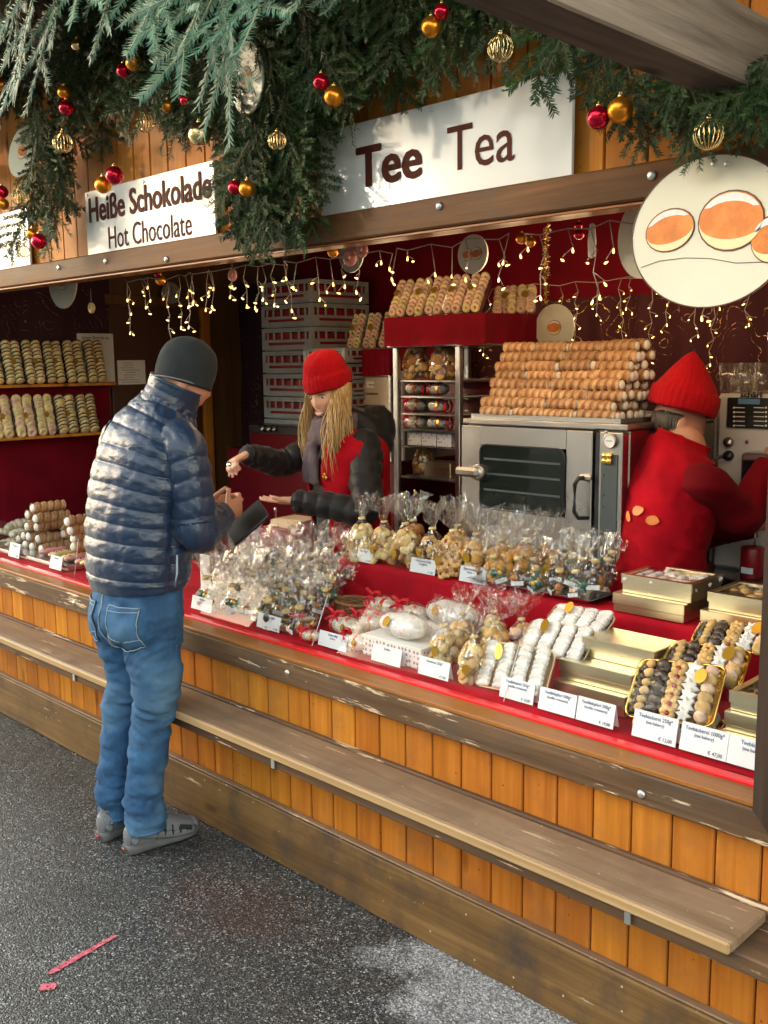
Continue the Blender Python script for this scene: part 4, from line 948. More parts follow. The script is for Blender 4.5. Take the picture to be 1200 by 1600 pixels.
t = thing('notice_board', 'white notice board with dark lettering at the far end of the upper shelf', 'sign', (-5.235, (p.y + q.y) / 2, 1.604)); W_ = q.y - p.y
MB().box((0, 0, (zt - 1.604) / 2), (.006, W_, zt - 1.604), .002).obj('board', M['signwhite'], t)
for k, (tx, sz) in enumerate((('Unser Betrieb ist', .026), ('steuerlich', .02))): text_obj('lettering', tx, sz, M['outline'], t, (.004, .0, zt - 1.604 - .025 - .032 * k), (pi / 2, 0, pi / 2), 0, .95)
p = at(183, 563, x=-5.245); q = at(228, 600, x=-5.245)
t = thing('paper_notice', 'white printed sheet pinned to the brown door', 'notice', (-5.2455, (p.y + q.y) / 2, (p.z + q.z) / 2))
MB().box((0, 0, 0), (.001, q.y - p.y, p.z - q.z)).obj('sheet', M['white'], t); mb = MB(); rg = random.Random(4)
for k in range(9): mb.box((.0008, -.02 + rg.uniform(-.01, .02), .055 - .014 * k), (.0004, rg.uniform(.05, .14), .004))
mb.obj('print', M['grey'], t)
p = at(265, 458, x=-5.24)
t = thing('wall_clock', 'round grey wall clock above the brown door', 'clock', p, pi / 2); MB().disc(.062, .062, -.02, 36).obj('face', M['grey'], t)
sm().torus(.062, .006, 36, 6, TR((0, -.012, 0), rx=pi / 2)).obj('rim', M['steel'], t)
mb = MB(); mb.box((0, -.022, .018), (.004, .002, .04)); mb.box((.012, -.0225, -.008), (.003, .002, .034), 0, TR((0, 0, 0), ry=.8)); mb.obj('hands', M['black'], t)
p = at(346, 464, y=3.93); t = thing('fire_sign', 'red fire extinguisher sign with white symbols on the back wall', 'sign', p)
MB().box((0, 0, 0), (.125, .004, .17), .001).obj('plate', M['white'], t); MB().box((0, -.0028, 0), (.115, .002, .16)).obj('red_field', M['redplast'], t)
mb = MB(); mb.box((-.03, -.005, -.01), (.028, .001, .07)); mb.box((-.03, -.005, .035), (.012, .001, .012)); mb.loft([[(.012, -.005, -.05), (.05, -.005, -.05), (.045, -.005, 0), (.052, -.005, .05), (.03, -.005, .01), (.02, -.005, .03)], [(.012, -.0042, -.05), (.05, -.0042, -.05), (.045, -.0042, 0), (.052, -.0042, .05), (.03, -.0042, .01), (.02, -.0042, .03)]]); mb.obj('symbols', M['white'], t)

# ---- grey crates
def crate_meshes(L, D, H, wall=.006, name='crate'):
    """stacking crate: rim, corner posts, slotted upper band, solid lower wall, hand slit"""
    mb = MB()
    for s in (-1, 1):
        for ax in (0, 1):
            ln, dp = (L, D) if ax == 0 else (D, L)
            def bx(u, z, lu, lz, th=wall, off=0.0):
                c = (u, s * (dp / 2 - th / 2 - off), z) if ax == 0 else (s * (dp / 2 - th / 2 - off), u, z); d = (lu, th, lz) if ax == 0 else (th, lu, lz); mb.box(c, d, .0012)
            cut = .03 if ax == 1 else 0.0
            bx(0, H * .94, ln - cut * .6, H * .10, .010); bx(0, H * .43, ln - .02, H * .13, wall); bx(0, H * .16, ln - .02, H * .19, wall); bx(0, H * .3, ln - .02 - .07, .0, wall) if False else None
            for e in (-1, 1): bx(e * (ln / 2 - .032), H * .30, .05, H * .14, wall * .98); bx(e * (ln / 2 - .012), H * .5, .0235, H * .9, .0095, .0006)
            for k in (-.25, -.09, .09, .25): bx(k * ln, H * .65, .014, H * .31, wall * .97)
            for k in (-.38, .38): bx(k * ln, H * .65, .012, H * .31, wall * .97)
            bx(0, H * .845, ln - .024, H * .09, wall * .95)
    mb.box((0, 0, .006), (L - .02, D - .02, .008))
    me = mb.mesh('shell', M['crate']); inn = MB().box((0, 0, H * .42), (L - .03, D - .03, H * .66)).mesh('load', M['redplast']); return me, inn
CR = crate_meshes(.41, .415, .1205); CR2 = crate_meshes(.30, .34, .075)
names = ['bottom', 'second from the bottom', 'third from the bottom', 'middle', 'third from the top', 'second from the top', 'topmost']
cz = 2.13 - 7 * .121 + .0
for k in range(7):
    c = thing('crate', 'grey slotted plastic crate, %s of the tall left stack' % (names[k] if k != 3 else 'fourth from the bottom'), 'crate', (-3.905 - .205, 3.405 + .21, cz + k * .121 - .121 + .118), 0, 'grey crates stacked at the back'); link('shell', CR[0], c); link('load', CR[1], c)
p = at(465, 545, y=3.22)
for k in range(8):
    c = thing('crate', 'shallow grey crate, %s in the low stack behind the saleswoman' % (ORD[k] + ' from the top'), 'crate', (p.x + .19, 3.22 + .17, p.z - .075 - k * .0765), 0, 'shallow grey crates behind the saleswoman'); link('shell', CR2[0], c); link('load', CR2[1], c)
part('back_counter', MB().box((-3.85, 3.6, .68), (1.3, .62, 1.12), .005), M['maroon'])
# ---- black appliance with dials under the crates
a = at(386, 668, y=3.30); b = at(470, 668, y=3.30)
t = thing('coffee_grinder', 'dark glossy appliance with three round dials under the tall crate stack', 'appliance', ((a.x + b.x) / 2, 3.5, 1.241)); W_ = b.x - a.x
hh = 1.41 - 1.241 - .045
MB().box((0, 0, .06), (W_, .38, .15), .006).obj('body', M['black'], t)
MB().box((0, -.1925, .04), (W_ * .92, .004, .10), .002).obj('front', M['maroon'], t)
for k, px in enumerate((411, 421, 430)):
    q = at(px, 674, y=3.305); kb = sm().lathe([(.0, 0), (.017 - .002 * k, 0), (.015 - .002 * k, .014), (.0, .016)], 16, TR((q.x - (a.x + b.x) / 2, -.194, .115), rx=pi / 2)).obj('dial', M['steel'], t)
MB().box((0, -.196, -.012), (W_ * .96, .006, .02), .001).obj('trim', M['steel'], t)
# ---- cabinet with posters and the ruffled red cloth
CY = 3.36
a = at(512, 580, y=CY); b = at(611, 580, y=CY); zc = at(560, 580, y=CY).z
cab = thing('poster_cabinet', 'white cabinet with framed posters behind the saleswoman', 'cabinet', ((a.x + b.x) / 2, CY + .27, .12)); W_ = b.x - a.x + .12
MB().box((0, 0, (zc - .12) / 2), (W_, .5, zc - .12), .006).obj('body', M['grey'], cab)
def poster(p0, p1, label, lines, lower=False):
    A = at(*p0, y=CY - .02); B = at(*p1, y=CY - .02); w = B.x - A.x; h = A.z - B.z
    t = thing('framed_poster', label, 'poster', ((A.x + B.x) / 2, CY + .018 - .025, B.z)); 
    MB().box((0, .004, h / 2), (w, .012, h), .002).obj('sheet', M['beige'] if not lower else M['white'], t)
    mb = MB(); f = .016
    for s in (-1, 1): mb.box((s * (w / 2 - f / 2), -.002, h / 2), (f, .02, h), .003); mb.box((0, -.002, h / 2 + s * (h / 2 - f / 2)), (w - 2 * f - .001, .02, f), .003)
    mb.obj('frame', M['steel'], t)
    if not lower:
        MB().box((.0, -.0035, h * .42), (w * .66, .001, h * .45)).obj('picture', M['slate'], t)
        MB().box((-.01, -.0035, h * .87), (w * .2, .001, h * .07)).obj('label', M['white'], t)
        mb = sm(); [mb.torus(.014, .006, 12, 6, TR((.02 * (-1) ** k * .5, -.006, h * (.28 + .06 * k)), rx=pi / 2), .5) for k in range(3)]; mb.obj('printed_ring', M['cream'], t)
    for tx, sz, v in lines: text_obj('lettering', tx, sz, M['outline'], t, (0, -.0045, h * v), (pi / 2, 0, 0), 0, .9)
poster((548, 583), (611, 724), 'framed beige poster with a dark picture of ring biscuits', [('Teebäckerei', .019, .77), ('Salzburg', .012, .87)])
poster((580, 728), (611, 800), 'white framed poster below the beige one, mostly hidden', [('ein', .03, .6)], True)
def ruffle(name, x0, x1, y0, y1, zt, zb, m, label, freq=40, amp=.008, seed=0.0):
    """cloth hung around a shelf: front and right side with folds"""
    path = [(x0, y1), (x0, y0), (x1, y0), (x1, y1)]; mb = sm(); pts = []
    for (ax, ay), (bx, by) in zip(path[:-1], path[1:]):
        L = sqrt((bx - ax) ** 2 + (by - ay) ** 2); n = max(6, int(L / .006))
        for i in range(n): u = i / n; pts.append((ax + (bx - ax) * u, ay + (by - ay) * u, (by - ay) / L, -(bx - ax) / L, len(pts) * .006))
    pts.append((x1, y1, 0, 0, len(pts) * .006)); vs = []; n = len(pts); rows = 6
    for r in range(rows + 1):
        v = r / rows
        for x, y, nx, ny, s in pts:
            o = amp * (.25 + .75 * v) * (sin(s * freq + 2 * sin(s * 9 + seed)) + .8 * fbm(s * 14, v * 1.5, seed))
            vs.append((x - 0 * nx + (-ny if False else 0) + nx * o, y + ny * o, zt + (zb - zt) * v + .006 * fbm(s * 8, 3, seed) * v))
    mb.add(vs, [(r * n + i, r * n + i + 1, (r + 1) * n + i + 1, (r + 1) * n + i) for r in range(rows) for i in range(n - 1)])
    mb.smooth = True; mb.add([(x0, y0, zt), (x1, y0, zt), (x1, y1, zt), (x0, y1, zt)], [(0, 1, 2, 3)])
    return tag(mb.obj(name, m), label, 'cloth')
q = at(560, 546, y=CY)
ruffle('shelf_cloth', a.x - .03, b.x + .02, CY - .03, CY + .3, q.z, q.z - .125, M['boxcloth'], 'gathered red cloth hanging from the shelf above the posters', 130, .006)
# ---- trolley rack
RX0, RX1, RY0, RY1 = -3.026, -2.647, 3.10, 3.60
rack = thing('trolley_rack', 'steel trolley rack with trays of packed pastries beside the oven', 'rack', ((RX0 + RX1) / 2, (RY0 + RY1) / 2, .12)); cx_, cy_ = (RX0 + RX1) / 2, (RY0 + RY1) / 2
for sx in (RX0 + .013, RX1 - .013):
    for sy in (RY0 + .013, RY1 - .013): MB().box((sx - cx_, sy - cy_, .82), (.026, .026, 1.64), .003).obj('post', M['steel'], rack)
MB().box((0, 0, 1.648), (RX1 - RX0 + .05, RY1 - RY0 + .02, .015), .002).obj('top', M['steel'], rack)
shz = [at(660, y_, y=RY0 + .03).z for y_ in (593, 618, 645, 671, 697, 745)]
for z in shz: MB().box((0, 0, z - .12 - .006), (RX1 - RX0 - .056, RY1 - RY0 - .03, .01), .002).obj('shelf', M['steel'], rack)
MB().box((0, .2, .7), (RX1 - RX0 - .06, .004, 1.3)).obj('back_panel', M['black'], rack)
def on_rack(px, zi, yy=RY0 + .1): p = at(px, 640, y=yy); return Vector((p.x, yy, shz[zi] + .0005))
for px, lab in ((652, 'left bag of nut biscuits on the upper rack tray'), (694, 'right bag of nut biscuits on the upper rack tray')):
    biscuit_bag(on_rack(px, 0), ['bits', 'round', 'brown'], 'square clear ' + lab, 'bags of nut biscuits in the rack', 1.18, 60, False, rz=.1)
biscuit_bag(on_rack(662, 5), ['bits', 'brown', 'round'], 'clear bag of brown nut biscuits alone on the lower rack tray', 'bags of nut biscuits in the rack', .95, 50, False, rz=.2)
for zi, lab in ((1, 'upper'), (2, 'middle'), (3, 'lower')):
    for px, side in ((650, 'left'), (685, 'right')): ribbon_loaf(on_rack(px, zi), rngB.uniform(-.15, .15), .86, '%s sugared loaf with red ribbon on the %s loaf tray of the rack' % (side, lab), rngB.choice((-.04, .02)), 'ribboned loaves in the rack')
    MB().box((.0, .03, shz[zi] + .026 - .12), (RX1 - RX0 - .1, .01, .05)).obj('red_backing', M['redplast'], rack)
for k, px in enumerate((655, 678, 702)):
    p = on_rack(px, 4, RY0 + .07); dotted_box(p, (.08, .07, .06), 0, 'white dotted pastry box, %s from the left in the rack' % ORD[k], 'small dotted boxes in the rack')
for zi, px, lab in ((5, 700, 'gold box lying behind the nut bag in the rack'),):
    p = on_rack(px, zi, RY0 + .1); t = thing('gold_box', lab, 'box', p); MB().box((-.02, 0, .024), (.15, .1, .048), .002).obj('tray', M['gold'], t); MB().box((-.02, 0, .056), (.154, .104, .016), .002).obj('lid', M['gold'], t)
rz_ = at(700, 541, y=RY0).z
ruffle('rack_cloth', at(600, 535, y=3.06).x, at(757, 535, y=3.06).x, 3.06, 3.40, rz_ + .125, rz_ + .004, M['boxcloth'], 'dark red cloth covering the box on top of the trolley rack', 45, .007, 4.0)
def leaning_tray(p, rz, w, hgt, lean, kind, label, group, seed, face=0):
    """clear tray of ring biscuits leaning back, facing the lane"""
    Mx = Matrix.Translation(p) @ Matrix.Rotation(rz, 4, 'Z') @ Matrix.Rotation(pi / 2 - lean, 4, 'X'); t = empty('biscuit_tray'); t.matrix_world = Mx; tag(t, label, 'tray', group); rg = random.Random(seed)
    o = [(x - w / 2, y, z) for x, y, z in rounded(w, hgt, .016)]; mb = sm(); mb.loft([[(x * .94, y, -.003) for x, y, z in o], [(x, y, .028) for x, y, z in o], [(x * 1.03, y, .027) for x, y, z in o]], True, False); mb.obj('dish', M['clearbox'], t)
    n = 8
    for c in range(2):
        for r in range(n):
            me = rg.choice((ME['ring'], ME['ring'], ME['ringy'])); o2 = link('biscuit', me, t, (w * (-.24 + .48 * c), hgt * (.08 + .84 * r / (n - 1)), .022), (rg.uniform(.5, .9), rg.uniform(-.3, .3), 0)); q = w / .085 * rg.uniform(.95, 1.15); o2.scale = (q, q, q)
    link('sticker', STK, t, (rg.uniform(-.2, .2) * w, hgt * .55, .05), (-pi / 2, 0, 0))
TP = [(622, 488), (650, 488), (679, 489), (708, 490), (738, 488)]
for k, (px, py) in enumerate(TP):
    p = at(px, py, y=3.12); leaning_tray(Vector((p.x, 3.12, rz_ + .127)), .12, .088, .17, .55, 'r', 'leaning clear tray of pink ring biscuits, %s from the left on the rack cloth' % ORD[k], 'trays of ring biscuits on the rack cloth', 70 + k)
for k, (px, py) in enumerate(((785, 478), (808, 476), (822, 474))):
    p = at(px, py, y=3.30); leaning_tray(Vector((p.x, 3.30, rz_ + .127)), .5, .08, .11, .5, 'r', 'smaller tray of pale ring biscuits, %s from left at the cloth right end' % ORD[k], 'trays of ring biscuits on the rack cloth', 80 + k)
for k, px in enumerate((553, 578, 603)):
    p = at(px, 540, y=CY + .02); leaning_tray(Vector((p.x, CY + .03, q.z + .002)), .08, .08, .17, .35, 'r', 'clear tray of pink ring biscuits, %s from the left on the gathered cloth' % ORD[k], 'trays of ring biscuits on the gathered cloth', 90 + k)
# ---- oven
OX0, OX1, OY, OZ = -2.34, -1.665, 2.765, 1.495
ov = thing('steel_oven', 'stainless steel bakery oven with dark door window and control strip', 'oven', ((OX0 + OX1) / 2, OY, .86)); cx_ = (OX0 + OX1) / 2
OH = OZ - .86
def opx(px, py): p = at(px, py, y=OY); return p.x - cx_, p.z - .86
MB().box((0, .305, OH / 2 - .01), (OX1 - OX0 - .006, .57, OH - .02), .004).obj('body', M['steel'], ov)
MB().box((0, .298, OH - .009), (OX1 - OX0 + .004, .608, .018), .003).obj('top', M['steel'], ov)
dx0, _ = opx(727, 700); dx1, _ = opx(931, 700)
wx0, wz1 = opx(757, 693); wx1, _ = opx(890, 700); _, wz0 = opx(800, 797)
# door built as a frame round the window
mb = MB(); dt = .045; z0, z1 = .03, OH - .024
mb.box(((dx0 + wx0) / 2, 0, (z0 + z1) / 2), (wx0 - dx0, dt, z1 - z0), .003); mb.box(((wx1 + dx1) / 2, 0, (z0 + z1) / 2), (dx1 - wx1, dt, z1 - z0), .003)
mb.box(((wx0 + wx1) / 2, 0.0004, (wz1 + z1) / 2), (wx1 - wx0 + .0, dt - .001, z1 - wz1), .0); mb.box(((wx0 + wx1) / 2, .0004, (z0 + wz0) / 2), (wx1 - wx0, dt - .001, wz0 - z0), .0)
dr = mb.obj('door', M['steel'], ov)
wn_ = [(x + wx0, -.0255 + 0 * y, y + wz0) for x, y, _ in rounded(wx1 - wx0, wz1 - wz0, .03)]
MB().loft([wn_, [(x, .015, z) for x, y, z in wn_]]).obj('window', M['darkglass'], dr)
mb = sm(); rr = [(x + wx0, -.0262, y + wz0) for x, y, _ in rounded(wx1 - wx0, wz1 - wz0, .03)]; mb.tube(rr + [rr[0]], .003, 6); mb.obj('gasket', M['blackmat'], dr)
mb = MB(); [mb.box(((wx0 + wx1) / 2, -.0261, wz0 + (wz1 - wz0) * v), ((wx1 - wx0) * .9, .0006, .007)) for v in (.3, .55, .78)]; mb.obj('inner_rail', M['slate'], dr)
hx, hz = opx(757, 737); sm().lathe([(0, 0), (.03, 0), (.03, .012), (.024, .03), (0, .03)], 20, TR((hx, -.022, hz), rx=pi / 2)).obj('latch_base', M['steel'], dr)
hb = sm(); pts = [(x, -.048 + y, z) for x, y, z in ()]; MB().box((hx - .03, -.064, hz + .002), (.105, .022, .034), .010).obj('latch_handle', M['steel'], dr)
hx, hz = opx(921, 745); hx2, hz2 = opx(917, 806); mb = sm(); mb.tube([(hx + .01, -.02, hz), (hx - .006, -.055, hz), (hx - .012, -.066, hz - .02), (hx - .012, -.066, hz2 + .02), (hx - .004, -.055, hz2), (hx + .012, -.02, hz2 - .002)], .0075, 8); mb.obj('pull_handle', M['black'], dr); MB().box((hx + .005, -.03, hz), (.045, .02, .02), .006).obj('pull_mount', M['steel'], dr)
mb = MB(); sx0, _ = opx(934, 700); sx1, _ = opx(941, 700); mb.box(((sx0 + sx1) / 2, .0, OH / 2), (sx1 - sx0, .03, OH - .06), .002); mb.obj('hinge_strip', M['blackmat'], ov)
px0, _ = opx(945, 700); px1, _ = opx(976, 700); MB().box(((px0 + px1) / 2, -.004, OH / 2 - .005), (px1 - px0 + .012, .04, OH - .04), .003).obj('control_panel', M['steel'], ov)
cp = MB().box(((px0 + px1) / 2 - .002, -.0255, OH / 2 - .03), (px1 - px0 - .012, .004, OH - .13), .001).obj('control_face', M['slate'], ov)
gx, gz = opx(961, 688); MB().disc(.021, .021, -.008, 24, TR((gx, -.026, gz))).obj('gauge', M['white'], cp); sm().torus(.021, .003, 24, 6, TR((gx, -.033, gz), rx=pi / 2)).obj('gauge_rim', M['steel'], cp)
MB().box((gx, -.0347, gz), (.02, .001, .002), 0, None).obj('gauge_needle', M['black'], cp)
gx, gz = opx(957, 715); mb = sm(); [mb.ball((gx + .012 * cos(a_ * pi / 2 + .78), -.034, gz + .012 * sin(a_ * pi / 2 + .78)), (.011, .008, .011), 10, 6) for a_ in range(4)]; mb.obj('selector_knob', M['goldfoil'], cp)
for py in (718, 741, 772, 790): gx, gz = opx(948, py); sm().ball((gx + .004, -.028, gz), .004, 8, 6).obj('lamp_button', M['green'], cp)
gx, gz = opx(955, 674); sm().ball((gx, -.03, gz), .006, 8, 6).obj('top_knob', M['steel'], cp)
t = thing('baking_sheet', 'flat steel baking sheet on the oven under the pile of cream rolls', 'tray', (cx_ - .01, OY + .27, OZ + .001)); MB().box((0, 0, .002), (.62, .5, .004), .001).obj('sheet', M['steel'], t)
mb = MB(); [mb.box((0, s * .2485, .009), (.62, .003, .012)) for s in (-1, 1)]; [mb.box((s * .3085, 0, .009), (.003, .494, .012)) for s in (-1, 1)]; mb.obj('rim', M['steel'], t)
part('oven_stand', MB().box((cx_, OY + .3, .49), (.62, .52, .735), .004), M['black'])
rx1 = at(957, 640, y=OY + .03).x; RLc = .1385
for r in range(8):
    z = OZ + .021 + .0325 * r; nd = 5 - int(r * .45)
    for d in range(nd):
        for c in range(4):
            if d > 0 and c > 0 and r < 7: continue
            yy = OY + .055 + .021 * r + .043 * d; xx = rx1 - RLc * (c + .5) - .012 * (r % 2)
            cream_roll((xx + rngR.uniform(-.008, .008), yy + rngR.uniform(-.008, .008), z + rngR.uniform(-.003, .003)), pi / 2 + rngR.uniform(-.13, .13),
                       'cream roll on the oven, %s row up, %s from right, %s layer' % (ORD[r], ORD[c], 'front' if d == 0 else ORD[d]), 'cream rolls piled on the oven', 1.08)
# ---- coffee machine with glasses
MY = 3.20
a = at(1119, 615, y=MY); t = thing('coffee_machine', 'white coffee machine with black display in front of the swirl curtain', 'coffee machine', (a.x, MY, .98)); H_ = a.z - .98 
def mpx(px, py): p = at(px, py, y=MY); return p.x - a.x, p.z - .98
M['machine'] = simple('machine_white', (0.60, 0.58, 0.57), 0.35, var=.04)
MB().box((.24, .2, H_ / 2), (.48, .38, H_), .012).obj('body', M['machine'], t)
MB().box((-.012, .2, H_ / 2 - .03), (.02, .34, H_ - .08), .006).obj('side_panel', M['grey'], t)
x0, z1 = mpx(1136, 621); x1, z0 = mpx(1215, 671); sc_ = MB().box(((x0 + x1) / 2, .006, (z0 + z1) / 2), (x1 - x0, .012, z1 - z0), .003).obj('display_panel', M['black'], t)
xa, za = mpx(1157, 627); MB().box((xa + .03, -.001, za), (.075, .002, .018)).obj('lcd', M['bluelcd'], sc_)
mb = MB()
for k in range(5):
    for px, w_ in ((1150, .035), (1180, .035)): xx, zz = mpx(px + 6, 637 + 7 * k); mb.box((xx, -.0008, zz), (w_, .001, .0025)); xx, zz = mpx(1147 if px == 1150 else 1197, 637 + 7 * k); mb.box((xx, -.0008, zz), (.006, .001, .006))
mb.obj('menu_print', M['white'], sc_)
xx, zz = mpx(1172, 616); text_obj('lettering', 'schärf', .026, M['black'], t, (xx, .0085, zz - .002), (pi / 2, 0, 0), .0008, 1.2)
for py, m in ((691, 'steel'), (712, 'black')): xx, zz = mpx(1137, py); sm().lathe([(0, 0), (.018, 0), (.016, .014), (0, .016)], 18, TR((xx, .012, zz), rx=pi / 2)).obj('knob', M[m], t)
xx, zz = mpx(1132, 712); x2, z2 = mpx(1133, 738); sm().tube([(xx, -.01, zz), (xx - .008, -.05, zz - .01), (xx - .01, -.052, z2 + .01), (xx + .006, -.05, z2)], .0055, 8).obj('steam_pipe', M['steel'], t)
xx, zz = mpx(1160, 738); MB().box((xx + .06, .0, zz), (.12, .03, .12), .006).obj('dispenser_recess', M['black'], t); xx, zz = mpx(1165, 691); sm().ball((xx, .008, zz), .006, 8, 6).obj('red_button', M['redplast'], t)
xx, zz = mpx(1185, 712); MB().box((xx + .02, -.03, zz), (.09, .09, .03), .008).obj('spout', M['steel'], t)
part('rear_counter', MB().box((-1.05, 3.38, .545), (1.15, .6, .85), .004), M['black'])
part('rear_counter_top', MB().box((-1.05, 3.38, .9755), (1.16, .62, .008), .002), M['steel'])
M['glass'] = cellomat('drinking_glass', .10, .10)
for k, (px, py) in enumerate(((1140, 610), (1163, 611), (1188, 612), (1150, 606), (1196, 590))):
    p = at(px, 611, y=MY + .1); b_ = p.z if k < 4 else a.z + .002
    tag(sm().lathe([(.026, 0), (.034, .002), (.04, .1), (.038, .1), (.032, .006)], 18, None, True).obj('drinking_glass', M['glass'], None, (p.x, MY + .1 + (.09 if k >= 3 else 0), a.z + .002 + (.102 if k == 4 else 0))), 'clear drinking glass on the coffee machine, ' + ('%s from the left in the front row' % ORD[k] if k < 3 else ('behind the front row at the left' if k == 3 else 'stacked highest at the right')), 'glass', 'drinking glasses on the coffee machine')
p = at(1168, 812, y=3.08); t = thing('red_can', 'red printed can standing below the coffee machine spout', 'can', (p.x, 3.13, .98)); sm().lathe([(.036, 0), (.038, .004), (.038, .1), (.036, .104)], 20).obj('body', M['redplast'], t); MB().box((0, -.0375, .03), (.04, .003, .02)).obj('label', M['card'], t); sm().tube([(.005, 0, .1), (.01, -.01, .16)], .003, 6).obj('spoon', M['steel'], t)
# ---- till corner beside the customer
p = at(402, 838, z=.93); t = thing('payment_terminal', 'black payment printer standing on the counter beside the customer', 'terminal', (p.x, p.y, .766))
MB().box((0, 0, .055), (.2, .14, .11), .012).obj('body', M['black'], t); sm().tube([(-.1, -.05, .115), (.1, -.05, .115)], .028, 14).obj('roll_cover', M['black'], t)
p = at(440, 815, z=1.0); t = thing('menu_box', 'flat beige box with papers beside the black terminal', 'box', (p.x, p.y + .08, .766)); MB().box((0, 0, .10), (.28, .2, .2), .004).obj('stand', M['redplast'], t)
MB().box((0, 0, .2165), (.2, .13, .032), .003).obj('carton', M['beige'], t); mb = MB(); [mb.box((.01 * k, .003 * k, .2345 + .0035 * k), (.17, .12, .003), 0, None, .06 * k) for k in range(3)]; mb.obj('papers', M['paper'], t)
sm().lathe([(.004, 0), (.004, .03), (.008, .034), (.007, .05), (.0, .054)], 10, TR((-.09, -.04, .2335))).obj('bell_knob', M['steel'], t)
p = at(322, 880, y=2.24); t = thing('white_stand', 'white upright acrylic stand behind the customer, left of the gift bags', 'stand', (p.x, 2.24, .766)); MB().box((0, 0, .09), (.07, .012, .19), .002).obj('panel', M['white'], t); MB().box((0, .02, .003), (.08, .08, .006), .001).obj('foot', M['white'], t)
# ================================================================ people
def crom(P, n):
    """Catmull-Rom through rows of numbers, n samples, uniform in chord length"""
    P = [list(p) for p in P]; d = [0.0]
    for a, b in zip(P[:-1], P[1:]): d.append(d[-1] + max(1e-6, sqrt(sum((a[k] - b[k]) ** 2 for k in range(3)))))
    out = []; L = d[-1]; j = 0
    for i in range(n):
        s = L * i / (n - 1)
        while j < len(P) - 2 and s > d[j + 1]: j += 1
        t = (s - d[j]) / (d[j + 1] - d[j]); p0 = P[max(0, j - 1)]; p1 = P[j]; p2 = P[j + 1]; p3 = P[min(len(P) - 1, j + 2)]
        out.append([0.5 * (2 * b + (c - a) * t + (2 * a - 5 * b + 4 * c - e) * t * t + (3 * b - a - 3 * c + e) * t ** 3) for a, b, c, e in zip(p0, p1, p2, p3)])
    return out, L
def sweep(mb, rows, hint=(1, 0, 0), nl=24, na=20, disp=None, cap0=True, cap1=True, sq=2.0):
    """rows: (x,y,z,rx,ry) along a limb; cross section is (super)elliptical, wide axis kept along hint"""
    R_, L = crom(rows, nl); rings = []; h = Vector(hint)
    for i, q in enumerate(R_):
        p = Vector(q[:3]); t = Vector(R_[min(i + 1, nl - 1)][:3]) - Vector(R_[max(i - 1, 0)][:3]); t.normalize()
        a = h - t * h.dot(t); a.normalize(); b = t.cross(a); s = L * i / (nl - 1); ring = []
        for j in range(na):
            th = 2 * pi * j / na; c, sn = cos(th), sin(th)
            c2 = abs(c) ** (2 / sq) * (1 if c >= 0 else -1); s2 = abs(sn) ** (2 / sq) * (1 if sn >= 0 else -1)
            d = disp(s, th, p) if disp else 0.0
            ring.append(p + a * (q[3] + d) * c2 + b * (q[4] + d) * s2)
        rings.append(ring)
    mb.loft(rings, cap0, cap1); return mb
def remesh(mb, name, mats, voxel, smooth=2, disp=None, fac=0.5):
    me = mb.mesh('tmp', mats); o = bpy.data.objects.new('tmp', me); COL.objects.link(o)
    m = o.modifiers.new('r', 'REMESH'); m.mode = 'VOXEL'; m.voxel_size = voxel; m.use_smooth_shade = True
    if smooth: s_ = o.modifiers.new('s', 'SMOOTH'); s_.iterations = smooth; s_.factor = fac
    out = bpy.data.meshes.new_from_object(o.evaluated_get(bpy.context.evaluated_depsgraph_get())); out.name = name
    bpy.data.objects.remove(o); bpy.data.meshes.remove(me)
    if disp:
        nn = [v.normal.copy() for v in out.vertices]
        for v, n in zip(out.vertices, nn): v.co += n * disp(v.co)
    out.polygons.foreach_set('use_smooth', [True] * len(out.polygons)); out.update(); return out
def hand(mb, wrist, d, n, thumb_side, curl=(.25, .3, .35, .4), spread=.06, thumb=.5, sc=1.0, wr=.026):
    """wrist, finger direction d, palm normal n (out of the palm), thumb_side = +1/-1 along d x n"""
    d = Vector(d).normalized(); n = Vector(n); n = (n - d * n.dot(d)).normalized(); s = d.cross(n) * thumb_side; w = Vector(wrist)
    sweep(mb, [(*(w - d * .03 * sc), wr * sc, wr * .8 * sc), (*w, .027 * sc, .019 * sc), (*(w + d * .03 * sc), .036 * sc, .017 * sc), (*(w + d * .07 * sc), .041 * sc, .0145 * sc), (*(w + d * .092 * sc), .037 * sc, .011 * sc)], tuple(s), 14, 14)
    for k, (off, L) in enumerate(((.0295, .072), (.010, .080), (-.0095, .074), (-.028, .058))):
        p = w + d * (.084 - .004 * abs(k - 1)) * sc + s * off * sc; c = curl[k]; pts = [p - d * .012 * sc]; dirv = (d + s * spread * (1.5 - k)).normalized(); rr = [.0088 * sc]; pts.append(p); rr.append(.0092 * sc)
        for seg, fr in enumerate((.45, .31, .24)):
            ang = c * (1.0 if seg == 0 else 1.15); ax = dirv.cross(n).normalized(); dirv = (Matrix.Rotation(ang, 3, ax) @ dirv).normalized(); 
            for half in (0.5, 1.0): q = p + dirv * L * sc * fr * half; pts.append(q); rr.append((.0088 - .0009 * (seg + half)) * sc)
            p = q
        rows = [(*a, r, r) for a, r in zip(pts, rr)]; sweep(mb, rows, tuple(s), 16, 10)
    p = w + d * .018 * sc + s * .024 * sc; dv = (d * .72 + s * .62 + n * thumb).normalized(); rows = [(*(p - dv * .01 * sc), .013 * sc, .013 * sc), (*p, .0135 * sc, .0135 * sc)]
    for L, bend in ((.034, 0.0), (.028, .35), (.022, .3)): dv = (dv + d * bend * .8 + n * bend * .3).normalized(); p = p + dv * L * sc; rows.append((*p, (.0115 - .001 * len(rows) * .6) * sc, (.0115 - .001 * len(rows) * .6) * sc))
    sweep(mb, rows, tuple(n), 14, 10)
